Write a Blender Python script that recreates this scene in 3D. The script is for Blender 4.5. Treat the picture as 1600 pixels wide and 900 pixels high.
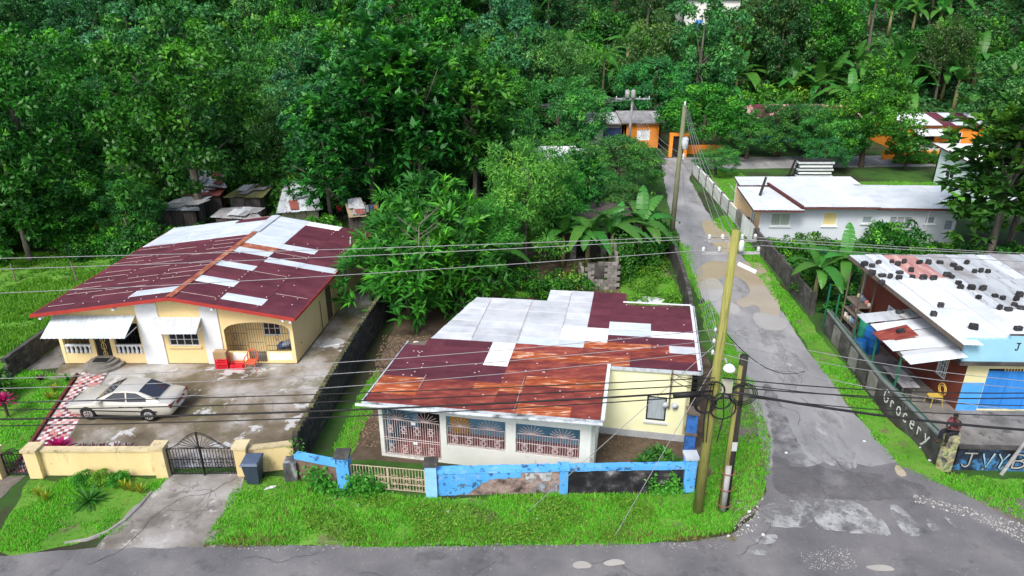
import bpy, bmesh, math, random
import numpy as np
from mathutils import Vector, Matrix

for o in list(bpy.data.objects):
    bpy.data.objects.remove(o)
scene = bpy.context.scene
COL = scene.collection

# ------------------------------------------------------------------ camera
CAM_H, FPX, PITCH = 17.6, 1100.0, math.radians(23.5)
cam_data = bpy.data.cameras.new('camera')
cam_data.sensor_width = 36.0
cam_data.lens = FPX / 1600.0 * 36.0
cam_data.clip_end = 2000.0
cam = bpy.data.objects.new('camera', cam_data)
cam.location = (0, 0, CAM_H)
cam.rotation_euler = (math.pi / 2 - PITCH, 0, 0)
COL.objects.link(cam)
scene.camera = cam

# ------------------------------------------------------------------ sky, sun, exposure
SUN_EL, SUN_AZ = math.radians(50), math.radians(205)
world = bpy.data.worlds.new('World')
scene.world = world
world.use_nodes = True
wn = world.node_tree.nodes
wl = world.node_tree.links
wn.clear()
sky = wn.new('ShaderNodeTexSky')
sky.sky_type = 'NISHITA'
sky.sun_disc = False
sky.sun_elevation = SUN_EL
sky.sun_rotation = SUN_AZ
sky.air_density = 1.0
sky.dust_density = 4.0
sky.ozone_density = 1.0
bg = wn.new('ShaderNodeBackground')
bg.inputs['Strength'].default_value = 0.12
wout = wn.new('ShaderNodeOutputWorld')
wl.new(sky.outputs[0], bg.inputs['Color'])
wl.new(bg.outputs[0], wout.inputs['Surface'])
sd = bpy.data.lights.new('sun', 'SUN')
sd.energy = 1.5
sd.angle = math.radians(18)
sd.color = (1.0, 0.98, 0.95)
sun = bpy.data.objects.new('sun', sd)
sun.rotation_euler = (math.pi / 2 - SUN_EL, 0, math.pi - SUN_AZ)
COL.objects.link(sun)
vs = scene.view_settings
vs.view_transform = 'Standard'
vs.look = 'None'
vs.gamma = 1.0
vs.exposure = 0.85
vs.use_curve_mapping = False

# ------------------------------------------------------------------ helpers
rng = np.random.default_rng(7)
random.seed(11)
_c, _s = math.cos(PITCH), math.sin(PITCH)

def P(px, py, z=0.0):
    """point at height z seen at photograph pixel (px, py): used to survey the site"""
    u, v = (px - 800) / FPX, (py - 450) / FPX
    d = (u, _c - v * _s, -(_s + v * _c))
    t = (z - CAM_H) / d[2]
    return Vector((d[0] * t, d[1] * t, z))

def Q(px, py, Y):
    u, v = (px - 800) / FPX, (py - 450) / FPX
    d = (u, _c - v * _s, -(_s + v * _c))
    t = Y / d[1]
    return Vector((d[0] * t, Y, CAM_H + d[2] * t))

def V(*a):
    return Vector(a)

def lin(c):
    return tuple(((x / 255) / 12.92 if x / 255 <= 0.04045 else ((x / 255 + 0.055) / 1.055) ** 2.4) for x in c)

MATS = {}

def mat(name, stops, scale=2.0, detail=6.0, rough=0.8, bump=0.15, bscale=None, stretch=(1, 1, 1), spots=None,
        metallic=0.0, spec=0.3, vary=0.06, coat=0.0, rough2=None, holes=None, spots2=None):
    """procedural material: noise -> colour ramp, optional stains with their own shape, bump, small per-object variation"""
    if name in MATS:
        return MATS[name]
    m = bpy.data.materials.new(name)
    m.use_nodes = True
    nt = m.node_tree
    N, L = nt.nodes, nt.links
    N.clear()
    out = N.new('ShaderNodeOutputMaterial')
    b = N.new('ShaderNodeBsdfPrincipled')
    L.new(b.outputs[0], out.inputs[0])
    tc = N.new('ShaderNodeTexCoord')
    oi = N.new('ShaderNodeObjectInfo')
    mp = N.new('ShaderNodeMapping')
    mp.inputs['Scale'].default_value = stretch
    add = N.new('ShaderNodeVectorMath')
    add.operation = 'ADD'
    sc = N.new('ShaderNodeVectorMath')
    sc.operation = 'SCALE'
    cmb = N.new('ShaderNodeCombineXYZ')
    for i in range(3):
        L.new(oi.outputs['Random'], cmb.inputs[i])
    L.new(cmb.outputs[0], sc.inputs[0])
    sc.inputs['Scale'].default_value = 17.0
    L.new(tc.outputs['Object'], add.inputs[0])
    L.new(sc.outputs[0], add.inputs[1])
    L.new(add.outputs[0], mp.inputs['Vector'])

    def noise(s, d, r=0.6):
        n = N.new('ShaderNodeTexNoise')
        n.inputs['Scale'].default_value = s
        n.inputs['Detail'].default_value = d
        n.inputs['Roughness'].default_value = r
        L.new(mp.outputs[0], n.inputs['Vector'])
        return n
    n1 = noise(scale, detail)
    ramp = N.new('ShaderNodeValToRGB')
    el = ramp.color_ramp.elements
    k = len(stops)
    for i, stp in enumerate(stops):
        pos, c = stp if isinstance(stp[0], (int, float)) and len(stp) == 2 else (0.3 + 0.4 * i / max(1, k - 1), stp)
        if i < 2:
            e = el[i]
            e.position = pos
        else:
            e = el.new(pos)
        e.color = (*c, 1)
    if k == 1:
        el[1].color = (*stops[0], 1)
        el[0].color = (*stops[0], 1)
    L.new(n1.outputs[0], ramp.inputs[0])
    col = ramp.outputs[0]
    for sp in (spots, spots2):
        if sp:
            scol, ss, th, soft, amt = sp
            n2 = noise(ss, 8.0, 0.68)
            mr = N.new('ShaderNodeMapRange')
            mr.inputs['From Min'].default_value = th
            mr.inputs['From Max'].default_value = th + soft
            mr.inputs['To Max'].default_value = amt
            L.new(n2.outputs[0], mr.inputs['Value'])
            mx = N.new('ShaderNodeMix')
            mx.data_type = 'RGBA'
            L.new(mr.outputs[0], mx.inputs['Factor'])
            L.new(col, mx.inputs['A'])
            mx.inputs['B'].default_value = (*scol, 1)
            col = mx.outputs['Result']
    if vary:
        hs = N.new('ShaderNodeHueSaturation')
        mr = N.new('ShaderNodeMapRange')
        mr.inputs['To Min'].default_value = 1 - vary * 2
        mr.inputs['To Max'].default_value = 1 + vary * 2
        L.new(oi.outputs['Random'], mr.inputs['Value'])
        L.new(mr.outputs[0], hs.inputs['Value'])
        L.new(col, hs.inputs['Color'])
        col = hs.outputs[0]
    L.new(col, b.inputs['Base Color'])
    b.inputs['Roughness'].default_value = rough
    if rough2 is not None:
        mr = N.new('ShaderNodeMapRange')
        mr.inputs['From Min'].default_value = 0.42
        mr.inputs['From Max'].default_value = 0.58
        mr.inputs['To Min'].default_value = rough
        mr.inputs['To Max'].default_value = rough2
        n4 = noise(scale * 0.7, 4)
        L.new(n4.outputs[0], mr.inputs['Value'])
        L.new(mr.outputs[0], b.inputs['Roughness'])
    b.inputs['Metallic'].default_value = metallic
    b.inputs['Specular IOR Level'].default_value = spec
    b.inputs['Coat Weight'].default_value = coat
    if bump:
        n3 = noise(bscale or scale * 5, 5)
        bp = N.new('ShaderNodeBump')
        bp.inputs['Strength'].default_value = bump
        bp.inputs['Distance'].default_value = 0.03
        L.new(n3.outputs[0], bp.inputs['Height'])
        L.new(bp.outputs[0], b.inputs['Normal'])
    if holes:
        nh = noise(holes[0], 9.0, 0.7)
        mh_ = N.new('ShaderNodeMapRange')
        mh_.inputs['From Min'].default_value = holes[1]
        mh_.inputs['From Max'].default_value = holes[1] + holes[2]
        L.new(nh.outputs[0], mh_.inputs['Value'])
        L.new(mh_.outputs[0], b.inputs['Alpha'])
    MATS[name] = m
    return m

def leafmat(name, dark, mid, young, rough=0.45, trans=0.3, hv=0.03, vv=0.25, spec=0.35):
    """foliage: colour by a value stored on each leaf, plus variation from plant to plant"""
    if name in MATS:
        return MATS[name]
    m = bpy.data.materials.new(name)
    m.use_nodes = True
    N, L = m.node_tree.nodes, m.node_tree.links
    N.clear()
    out = N.new('ShaderNodeOutputMaterial')
    b = N.new('ShaderNodeBsdfPrincipled')
    at = N.new('ShaderNodeAttribute')
    at.attribute_name = 'Col'
    ramp = N.new('ShaderNodeValToRGB')
    e = ramp.color_ramp.elements
    e[0].position, e[0].color = 0.0, (*dark, 1)
    e[1].position, e[1].color = 1.0, (*young, 1)
    k = e.new(0.6)
    k.color = (*mid, 1)
    L.new(at.outputs['Fac'], ramp.inputs[0])
    oi = N.new('ShaderNodeObjectInfo')
    hs = N.new('ShaderNodeHueSaturation')
    a = N.new('ShaderNodeMapRange')
    a.inputs['To Min'].default_value = 0.5 - hv
    a.inputs['To Max'].default_value = 0.5 + hv
    L.new(oi.outputs['Random'], a.inputs['Value'])
    L.new(a.outputs[0], hs.inputs['Hue'])
    fr = N.new('ShaderNodeMath')
    fr.operation = 'FRACT'
    ml = N.new('ShaderNodeMath')
    ml.operation = 'MULTIPLY'
    ml.inputs[1].default_value = 7.31
    L.new(oi.outputs['Random'], ml.inputs[0])
    L.new(ml.outputs[0], fr.inputs[0])
    a2 = N.new('ShaderNodeMapRange')
    a2.inputs['To Min'].default_value = 1 - vv
    a2.inputs['To Max'].default_value = 1 + vv
    L.new(fr.outputs[0], a2.inputs['Value'])
    L.new(a2.outputs[0], hs.inputs['Value'])
    L.new(ramp.outputs[0], hs.inputs['Color'])
    L.new(hs.outputs[0], b.inputs['Base Color'])
    b.inputs['Roughness'].default_value = rough
    b.inputs['Specular IOR Level'].default_value = spec
    tr = N.new('ShaderNodeBsdfTranslucent')
    L.new(hs.outputs[0], tr.inputs['Color'])
    mx = N.new('ShaderNodeMixShader')
    mx.inputs[0].default_value = trans
    L.new(b.outputs[0], mx.inputs[1])
    L.new(tr.outputs[0], mx.inputs[2])
    L.new(mx.outputs[0], out.inputs[0])
    MATS[name] = m
    return m

def glassmat(name, col, rough=0.08):
    if name in MATS:
        return MATS[name]
    m = bpy.data.materials.new(name)
    m.use_nodes = True
    b = m.node_tree.nodes['Principled BSDF']
    b.inputs['Base Color'].default_value = (*col, 1)
    b.inputs['Roughness'].default_value = rough
    b.inputs['Specular IOR Level'].default_value = 0.6
    MATS[name] = m
    return m

def tag(o, label=None, cat=None, group=None, kind=None):
    if label: o['label'] = label
    if cat: o['category'] = cat
    if group: o['group'] = group
    if kind: o['kind'] = kind
    return o

def thing(name, loc, label, cat, group=None, rz=0.0):
    o = bpy.data.objects.new(name, None)
    o.empty_display_size = 0.3
    o.location = loc
    o.rotation_euler = (0, 0, rz)
    COL.objects.link(o)
    return tag(o, label, cat, group)

def parented(o, parent, local=False):
    if parent is not None:
        o.parent = parent
        if not local:
            ms = []
            p = parent
            w = Matrix.Identity(4)
            while p is not None:
                w = p.matrix_parent_inverse @ Matrix.LocRotScale(p.location, p.rotation_euler, p.scale) if p.parent else Matrix.LocRotScale(p.location, p.rotation_euler, p.scale)
                ms.append(w)
                p = p.parent
            tot = Matrix.Identity(4)
            for w in reversed(ms):
                tot = tot @ w
            o.matrix_parent_inverse = tot.inverted()
    return o

def obj(name, me, parent=None, local=False):
    o = bpy.data.objects.new(name, me)
    COL.objects.link(o)
    return parented(o, parent, local)

def copy_tree(o, parent=None):
    c = o.copy()
    COL.objects.link(c)
    if parent is not None:
        c.parent = parent
    for ch in o.children:
        copy_tree(ch, c)
    return c

class MB:
    """collects shapes for ONE mesh object"""
    def __init__(self):
        self.v, self.f = [], []
    def add(self, vs, fs):
        n = len(self.v)
        self.v += [tuple(p) for p in vs]
        self.f += [tuple(i + n for i in f) for f in fs]
        return self
    def obox(self, c, a, b, d):
        c, a, b, d = Vector(c), Vector(a), Vector(b), Vector(d)
        vs = [c + i * a + j * b + k * d for k in (-1, 1) for j in (-1, 1) for i in (-1, 1)]
        return self.add(vs, [(0, 2, 3, 1), (4, 5, 7, 6), (0, 1, 5, 4), (2, 6, 7, 3), (0, 4, 6, 2), (1, 3, 7, 5)])
    def box(self, x0, x1, y0, y1, z0, z1):
        return self.obox(((x0 + x1) / 2, (y0 + y1) / 2, (z0 + z1) / 2), ((x1 - x0) / 2, 0, 0), (0, (y1 - y0) / 2, 0), (0, 0, (z1 - z0) / 2))
    def beam(self, p, q, w, h, up=(0, 0, 1)):
        p, q = Vector(p), Vector(q)
        d = q - p
        s = d.cross(Vector(up))
        if s.length < 1e-5:
            s = d.cross(Vector((1, 0, 0)))
        s.normalize()
        n = s.cross(d).normalized()
        return self.obox((p + q) / 2, d / 2, s * w / 2, n * h / 2)
    def quad(self, a, b, c, d):
        return self.add([a, b, c, d], [(0, 1, 2, 3)])
    def prism(self, poly, ext):
        ext = Vector(ext)
        n = len(poly)
        vs = [Vector(p) for p in poly] + [Vector(p) + ext for p in poly]
        fs = [tuple(range(n))[::-1], tuple(range(n, 2 * n))] + [(i, (i + 1) % n, n + (i + 1) % n, n + i) for i in range(n)]
        return self.add(vs, fs)
    def tube(self, path, r, n=6, cap=True, flat=None):
        path = [Vector(p) for p in path]
        k = len(path)
        rs = r if isinstance(r, (list, tuple)) else [r] * k
        rings = []
        ref = None
        for i, p in enumerate(path):
            d = (path[min(i + 1, k - 1)] - path[max(i - 1, 0)])
            if d.length < 1e-9:
                d = Vector((0, 0, 1))
            d.normalize()
            if ref is None:
                ref = d.orthogonal().normalized()
            s = (ref - d * ref.dot(d))
            if s.length < 1e-4:
                s = d.orthogonal()
            s.normalize()
            ref = s
            t = d.cross(s)
            ring = []
            for j in range(n):
                a = 2 * math.pi * j / n
                off = (s * math.cos(a) + t * math.sin(a)) * rs[i]
                if flat is not None:
                    fn = Vector(flat)
                    off = off - fn * off.dot(fn) * 0.75
                ring.append(p + off)
            rings.append(ring)
        vs = [q for ring in rings for q in ring]
        fs = []
        for i in range(k - 1):
            for j in range(n):
                a, b = i * n + j, i * n + (j + 1) % n
                fs.append((a, b, b + n, a + n))
        if cap:
            fs.append(tuple(range(n))[::-1])
            fs.append(tuple(range((k - 1) * n, k * n)))
        return self.add(vs, fs)
    def lathe(self, prof, c=(0, 0, 0), n=16, axis='z'):
        vs, fs = [], []
        for r, z in prof:
            for j in range(n):
                a = 2 * math.pi * j / n
                p = (r * math.cos(a), r * math.sin(a), z)
                if axis == 'y':
                    p = (p[0], p[2], p[1])
                elif axis == 'x':
                    p = (p[2], p[0], p[1])
                vs.append((p[0] + c[0], p[1] + c[1], p[2] + c[2]))
        for i in range(len(prof) - 1):
            for j in range(n):
                a, b = i * n + j, i * n + (j + 1) % n
                fs.append((a, b, b + n, a + n))
        fs.append(tuple(range(n))[::-1])
        fs.append(tuple(range((len(prof) - 1) * n, len(prof) * n)))
        return self.add(vs, fs)
    def build(self, name, m, parent=None, smooth=False, local=False, label=None, kind=None):
        me = bpy.data.meshes.new(name)
        me.from_pydata(self.v, [], self.f)
        bm = bmesh.new()
        bm.from_mesh(me)
        bmesh.ops.recalc_face_normals(bm, faces=bm.faces)
        bm.to_mesh(me)
        bm.free()
        me.materials.append(m)
        if smooth:
            me.polygons.foreach_set('use_smooth', [True] * len(me.polygons))
        o = obj(name, me, parent, local)
        if label: o['label'] = label
        if kind: o['kind'] = kind
        return o

def npmesh(name, verts, nper, m, cols=None, parent=None, local=False, smooth=False):
    """verts (n*nper,3): every nper vertices form one face; cols one value per face"""
    nf = len(verts) // nper
    me = bpy.data.meshes.new(name)
    me.vertices.add(len(verts))
    me.vertices.foreach_set('co', np.ascontiguousarray(verts, dtype=np.float32).ravel())
    me.loops.add(len(verts))
    me.loops.foreach_set('vertex_index', np.arange(len(verts), dtype=np.int32))
    me.polygons.add(nf)
    me.polygons.foreach_set('loop_start', np.arange(0, len(verts), nper, dtype=np.int32))
    if cols is not None:
        ca = me.color_attributes.new('Col', 'FLOAT_COLOR', 'POINT')
        c = np.repeat(np.asarray(cols, dtype=np.float32), nper)
        rgba = np.stack([c, c, c, np.ones_like(c)], 1)
        ca.data.foreach_set('color', rgba.ravel())
    me.update(calc_edges=True)
    me.validate()
    me.materials.append(m)
    return obj(name, me, parent, local) if parent is not False else me

def wall_grid(mb, p0, p1, th, ztop, openings=(), z0=0.0, extra=()):
    """wall between p0 and p1 (outer face), thickness th to the left of p0->p1, with real openings (s0,s1,za,zb); ztop number or [(s,z),...]"""
    p0, p1 = Vector((p0[0], p0[1], 0)), Vector((p1[0], p1[1], 0))
    d = p1 - p0
    Ln = d.length
    d.normalize()
    nrm = Vector((-d.y, d.x, 0)) * th
    if isinstance(ztop, (int, float)):
        prof = [(0, ztop), (Ln, ztop)]
    else:
        prof = ztop
    def zt(s):
        return float(np.interp(s, [a for a, _ in prof], [b for _, b in prof]))
    ss = sorted(set([0, Ln] + [a for a, _ in prof if 0 < a < Ln] + [x for o in openings for x in o[:2]] + list(extra)))
    zs = sorted(set([z0] + [x for o in openings for x in o[2:4]]))
    zs = zs + [None]
    def solid(i, j):
        if i < 0 or j < 0 or i >= len(ss) - 1 or j >= len(zs) - 1:
            return False
        sm = (ss[i] + ss[i + 1]) / 2
        zm = (zs[j] + (zs[j + 1] if zs[j + 1] is not None else zs[j] + 0.02)) / 2
        for o in openings:
            if o[0] < sm < o[1] and o[2] < zm < o[3]:
                return False
        return True
    def pt(i, j, k):
        z = zs[j] if zs[j] is not None else zt(ss[i])
        return p0 + d * ss[i] + nrm * k + Vector((0, 0, z))
    for i in range(len(ss) - 1):
        for j in range(len(zs) - 1):
            if not solid(i, j):
                continue
            mb.quad(pt(i, j, 0), pt(i + 1, j, 0), pt(i + 1, j + 1, 0), pt(i, j + 1, 0))
            mb.quad(pt(i + 1, j, 1), pt(i, j, 1), pt(i, j + 1, 1), pt(i + 1, j + 1, 1))
            if not solid(i - 1, j): mb.quad(pt(i, j, 1), pt(i, j, 0), pt(i, j + 1, 0), pt(i, j + 1, 1))
            if not solid(i + 1, j): mb.quad(pt(i + 1, j, 0), pt(i + 1, j, 1), pt(i + 1, j + 1, 1), pt(i + 1, j + 1, 0))
            if not solid(i, j - 1): mb.quad(pt(i, j, 0), pt(i, j, 1), pt(i + 1, j, 1), pt(i + 1, j, 0))
            if not solid(i, j + 1): mb.quad(pt(i, j + 1, 0), pt(i + 1, j + 1, 0), pt(i + 1, j + 1, 1), pt(i, j + 1, 1))
    return mb

def along(p0, p1, s, z=0.0, off=0.0):
    """point at distance s along the wall foot p0->p1, off metres outwards (to its right)"""
    p0, p1 = Vector((p0[0], p0[1], 0)), Vector((p1[0], p1[1], 0))
    d = (p1 - p0).normalized()
    return p0 + d * s + Vector((d.y, -d.x, 0)) * off + Vector((0, 0, z))

def sheet(name, A, B, C, D, m, parent, amp=0.012, pitch=0.15, lift=0.0):
    """one corrugated sheet with corners A,B,C,D; corrugations run A->B, repeat A->D"""
    A, B, C, D = Vector(A), Vector(B), Vector(C), Vector(D)
    n = (B - A).cross(D - A).normalized()
    if n.z < 0: n = -n
    k = max(4, int((D - A).length / pitch) * 2)
    vs, fs = [], []
    for i in range(k + 1):
        t = i / k
        o = n * (amp * (1 if i % 2 else -1) + lift)
        vs.append(A.lerp(D, t) + o)
        vs.append(B.lerp(C, t) + o)
    for i in range(k):
        fs.append((2 * i, 2 * i + 1, 2 * i + 3, 2 * i + 2))
    me = bpy.data.meshes.new(name)
    me.from_pydata([tuple(v) for v in vs], [], fs)
    me.polygons.foreach_set('use_smooth', [True] * len(fs))
    me.materials.append(m)
    return obj(name, me, parent)

def inpoly(x, y, poly):
    r = np.zeros(len(x), bool)
    n = len(poly)
    for i in range(n):
        x0, y0 = poly[i][0], poly[i][1]
        x1, y1 = poly[(i + 1) % n][0], poly[(i + 1) % n][1]
        c = ((y0 > y) != (y1 > y)) & (x < (x1 - x0) * (y - y0) / (y1 - y0 + 1e-12) + x0)
        r ^= c
    return r

def scatter(poly, n, holes=()):
    a = np.array([(p[0], p[1]) for p in poly])
    lo, hi = a.min(0), a.max(0)
    pts = rng.random((int(n), 2)) * (hi - lo) + lo
    k = inpoly(pts[:, 0], pts[:, 1], poly)
    for h in holes:
        k &= ~inpoly(pts[:, 0], pts[:, 1], h)
    return pts[k]

def ragged(poly, amp=0.12, step=0.35, seed=1):
    r = random.Random(seed)
    out = []
    n = len(poly)
    for i in range(n):
        a, b = Vector((poly[i][0], poly[i][1])), Vector((poly[(i + 1) % n][0], poly[(i + 1) % n][1]))
        L = (b - a).length
        k = max(1, min(80, int(L / step)))
        nn = Vector((-(b - a).y, (b - a).x)).normalized()
        w = 0.0
        for j in range(k):
            w = 0.6 * w + r.uniform(-amp, amp)
            q = a + (b - a) * j / k + nn * (w if j else 0)
            out.append((q.x, q.y))
    return out

def chaikin(p, n=2):
    for _ in range(n):
        q = []
        for i in range(len(p)):
            a, b = p[i], p[(i + 1) % len(p)]
            q += [(a[0] * 0.75 + b[0] * 0.25, a[1] * 0.75 + b[1] * 0.25), (a[0] * 0.25 + b[0] * 0.75, a[1] * 0.25 + b[1] * 0.75)]
        p = q
    return p

def patch(name, poly, z, m, amp=0.12, step=0.35, seed=1, parent=None, kind='structure'):
    if name in ('puddle', 'crossing_paint', 'road_scrape', 'dark_road_patch'):
        poly = chaikin([(p[0], p[1]) for p in poly])
    pts = ragged(poly, amp, step, seed) if amp else [(p[0], p[1]) for p in poly]
    me = bpy.data.meshes.new(name)
    bm = bmesh.new()
    f = bm.faces.new([bm.verts.new((x, y, z)) for x, y in pts])
    bmesh.ops.triangulate(bm, faces=[f])
    bmesh.ops.recalc_face_normals(bm, faces=bm.faces)
    if sum(fc.normal.z for fc in bm.faces) < 0:
        bmesh.ops.reverse_faces(bm, faces=bm.faces)
    bm.to_mesh(me)
    bm.free()
    me.materials.append(m)
    o = obj(name, me, parent)
    if parent is None: o['kind'] = kind
    return o
# ------------------------------------------------------------------ palette
M_SOIL = mat('soil', [(0.045, 0.033, 0.022), (0.09, 0.066, 0.042), (0.035, 0.06, 0.015)], scale=0.55, rough=0.95, bump=0.6, bscale=6)
M_FOREST = mat('forest_floor', [(0.03, 0.028, 0.014), (0.02, 0.05, 0.012), (0.06, 0.05, 0.03)], scale=0.3, rough=0.95, bump=0.6, bscale=4)
M_GRASS = mat('grass_ground', [(0.06, 0.16, 0.016), (0.09, 0.24, 0.022), (0.13, 0.28, 0.035)], scale=0.8, rough=0.9, bump=0.7, bscale=14, spots=((0.13, 0.11, 0.065), 0.9, 0.55, 0.1, 0.85), spots2=((0.17, 0.2, 0.05), 1.7, 0.58, 0.1, 0.6))
M_ASPH = mat('asphalt', [(0.1, 0.1, 0.108), (0.15, 0.147, 0.152), (0.205, 0.2, 0.2)], scale=0.45, detail=10, rough=0.55, rough2=0.85, bump=0.5, bscale=22,
             spots=((0.3, 0.295, 0.29), 9.0, 0.61, 0.06, 0.7), spots2=((0.06, 0.06, 0.064), 0.75, 0.56, 0.1, 0.6), vary=0)
M_ASPH2 = mat('old_asphalt', [(0.19, 0.19, 0.195), (0.26, 0.26, 0.265), (0.36, 0.36, 0.36)], scale=0.5, rough=0.36, rough2=0.75, bump=0.35, bscale=16,
              stretch=(1.0, 0.45, 1), spots=((0.14, 0.132, 0.125), 0.8, 0.56, 0.1, 0.7), spots2=((0.42, 0.42, 0.42), 1.7, 0.6, 0.12, 0.6), vary=0)
M_DIRT = mat('wet_dirt_edge', [(0.09, 0.078, 0.066), (0.15, 0.135, 0.115), (0.2, 0.185, 0.16)], scale=1.2, rough=0.8, bump=0.5, bscale=14, spots=((0.06, 0.12, 0.02), 1.4, 0.62, 0.06, 0.7), vary=0)
M_WORN = mat('worn_white_paint', [(0.2, 0.2, 0.205), (0.3, 0.31, 0.31), (0.4, 0.41, 0.415)], scale=1.6, rough=0.7, bump=0.3, bscale=18, spots=((0.13, 0.13, 0.13), 3.0, 0.57, 0.06, 0.85), holes=(1.5, 0.42, 0.12))
M_MUD = mat('muddy_water', [(0.36, 0.3, 0.2), (0.42, 0.36, 0.26)], scale=0.6, rough=0.04, bump=0.0, spec=0.7)
M_SKYPUD = mat('sky_toned_puddle', [(0.34, 0.32, 0.28), (0.4, 0.38, 0.34)], scale=0.6, rough=0.03, bump=0.0, spec=1.0)  # murky water; pale base colour also stands in for reflected bright sky
M_YARD = mat('yard_concrete', [(0.35, (0.09, 0.072, 0.045)), (0.46, (0.17, 0.142, 0.1)), (0.53, (0.29, 0.265, 0.23)), (0.63, (0.44, 0.435, 0.43))], scale=0.33, detail=8, rough=0.5, rough2=0.85, bump=0.2, bscale=12,
             spots=((0.1, 0.1, 0.035), 0.5, 0.54, 0.08, 0.6), spots2=((0.54, 0.55, 0.55), 0.6, 0.57, 0.03, 0.85), vary=0)
M_DRIVE = mat('driveway_concrete', [(0.13, 0.115, 0.095), (0.25, 0.235, 0.215), (0.4, 0.39, 0.375)], scale=0.7, detail=8, rough=0.75, bump=0.4, bscale=14,
              spots=((0.12, 0.115, 0.105), 1.2, 0.56, 0.05, 0.7), spots2=((0.46, 0.45, 0.43), 2.0, 0.6, 0.05, 0.7), vary=0)
M_CONC = mat('grey_concrete', [(0.12, 0.115, 0.105), (0.21, 0.2, 0.185), (0.3, 0.29, 0.275)], scale=1.0, rough=0.85, bump=0.3, bscale=10, spots=((0.05, 0.05, 0.045), 1.4, 0.56, 0.08, 0.7))
M_DCONC = mat('dark_stained_concrete', [(0.035, 0.034, 0.032), (0.075, 0.07, 0.066), (0.14, 0.135, 0.13)], scale=1.3, rough=0.9, bump=0.6, bscale=7, spots=((0.24, 0.235, 0.23), 2.0, 0.62, 0.06, 0.7))
M_KERB = mat('kerb_concrete', [(0.2, 0.195, 0.185), (0.32, 0.31, 0.3)], scale=2.5, rough=0.85, bump=0.4)

# ------------------------------------------------------------------ terrain
def hz(x, y):
    t = np.maximum(0, np.asarray(y, float) - (88 + 5 * np.sin(np.asarray(x, float) * 0.035 + 1.0)))
    return 0.47 * t * (t / (t + 14)) * (1 + 0.12 * np.sin(np.asarray(x, float) * 0.06))

xs = np.unique(np.concatenate([np.linspace(-320, -120, 11), np.linspace(-120, 120, 61), np.linspace(120, 320, 11)]))
ys = np.unique(np.concatenate([np.linspace(-120, 80, 11), np.linspace(80, 200, 41), np.linspace(200, 420, 12)]))
gx, gy = np.meshgrid(xs, ys)
gz = hz(gx, gy)
gv = np.stack([gx.ravel(), gy.ravel(), gz.ravel()], 1)
nx_, ny_ = len(xs), len(ys)
me = bpy.data.meshes.new('ground')
me.from_pydata(gv.tolist(), [], [(j * nx_ + i, j * nx_ + i + 1, (j + 1) * nx_ + i + 1, (j + 1) * nx_ + i) for j in range(ny_ - 1) for i in range(nx_ - 1)])
me.polygons.foreach_set('use_smooth', [True] * len(me.polygons))
M_GROUND = mat('village_ground', [(0.35, (0.03, 0.028, 0.016)), (0.46, (0.035, 0.05, 0.018)), (0.54, (0.03, 0.085, 0.014)), (0.66, (0.055, 0.14, 0.02))], scale=0.22, detail=8, rough=0.95, bump=0.6, bscale=5, vary=0)
me.materials.append(M_GROUND)
tag(obj('ground', me), kind='structure')

def PP(pts, z=0.0):
    return [tuple(P(a, b, z)[:2]) for a, b in pts]

# roads
patch('main_road', [(-130, 7), (130, 7), (130, 18.6), (18.6, 18.75), (16.9, 21.1), (15.4, 22.8), (15.2, 23.6), (10.0, 23.4), (9.6, 21.3), (8.6, 19.8), (7.6, 19.0), (6.5, 18.75), (4, 18.55), (-4.3, 18.4), (-10.2, 18.55), (-13.1, 18.5), (-17, 18.0), (-19, 18.1), (-130, 18.3)], 0.012, M_ASPH, 0.05, 0.4, 3)
side_poly = [(10.05, 22.6), (10.4, 24.5), (10.9, 26.8), (11.75, 32.8), (11.6, 38.5), (12.1, 46), (13.4, 58), (15.3, 70.6), (15.0, 76), (64, 78), (64, 73), (30, 71.5), (18.6, 70.8),
             (17.2, 67), (16.2, 54.8), (16.1, 46), (15.8, 38.5), (15.35, 31.5), (15.25, 26.8), (15.35, 23.0), (14.2, 22.7), (12.8, 23.1), (11.6, 22.7)]
patch('side_road', side_poly, 0.016, M_ASPH2, 0.06, 0.4, 5)
patch('road_shoulder', [(8.0, 19.3), (9.4, 20.9), (9.9, 22.9), (10.8, 26.9), (10.0, 27.5), (9.0, 24.0), (8.7, 21.7), (7.9, 20.4)], 0.008, M_DIRT, 0.12, 0.3, 6)
patch('road_shoulder', PP([(1180, 560), (1205, 640), (1215, 700), (1150, 690), (1130, 620), (1150, 575)]), 0.0095, M_DIRT, 0.1, 0.3, 7)
patch('road_shoulder', [(16.2, 21.6), (18.0, 20.9), (26, 20.2), (26, 18.5), (17.6, 18.4)], 0.009, M_DIRT, 0.12, 0.3, 8)

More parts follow.
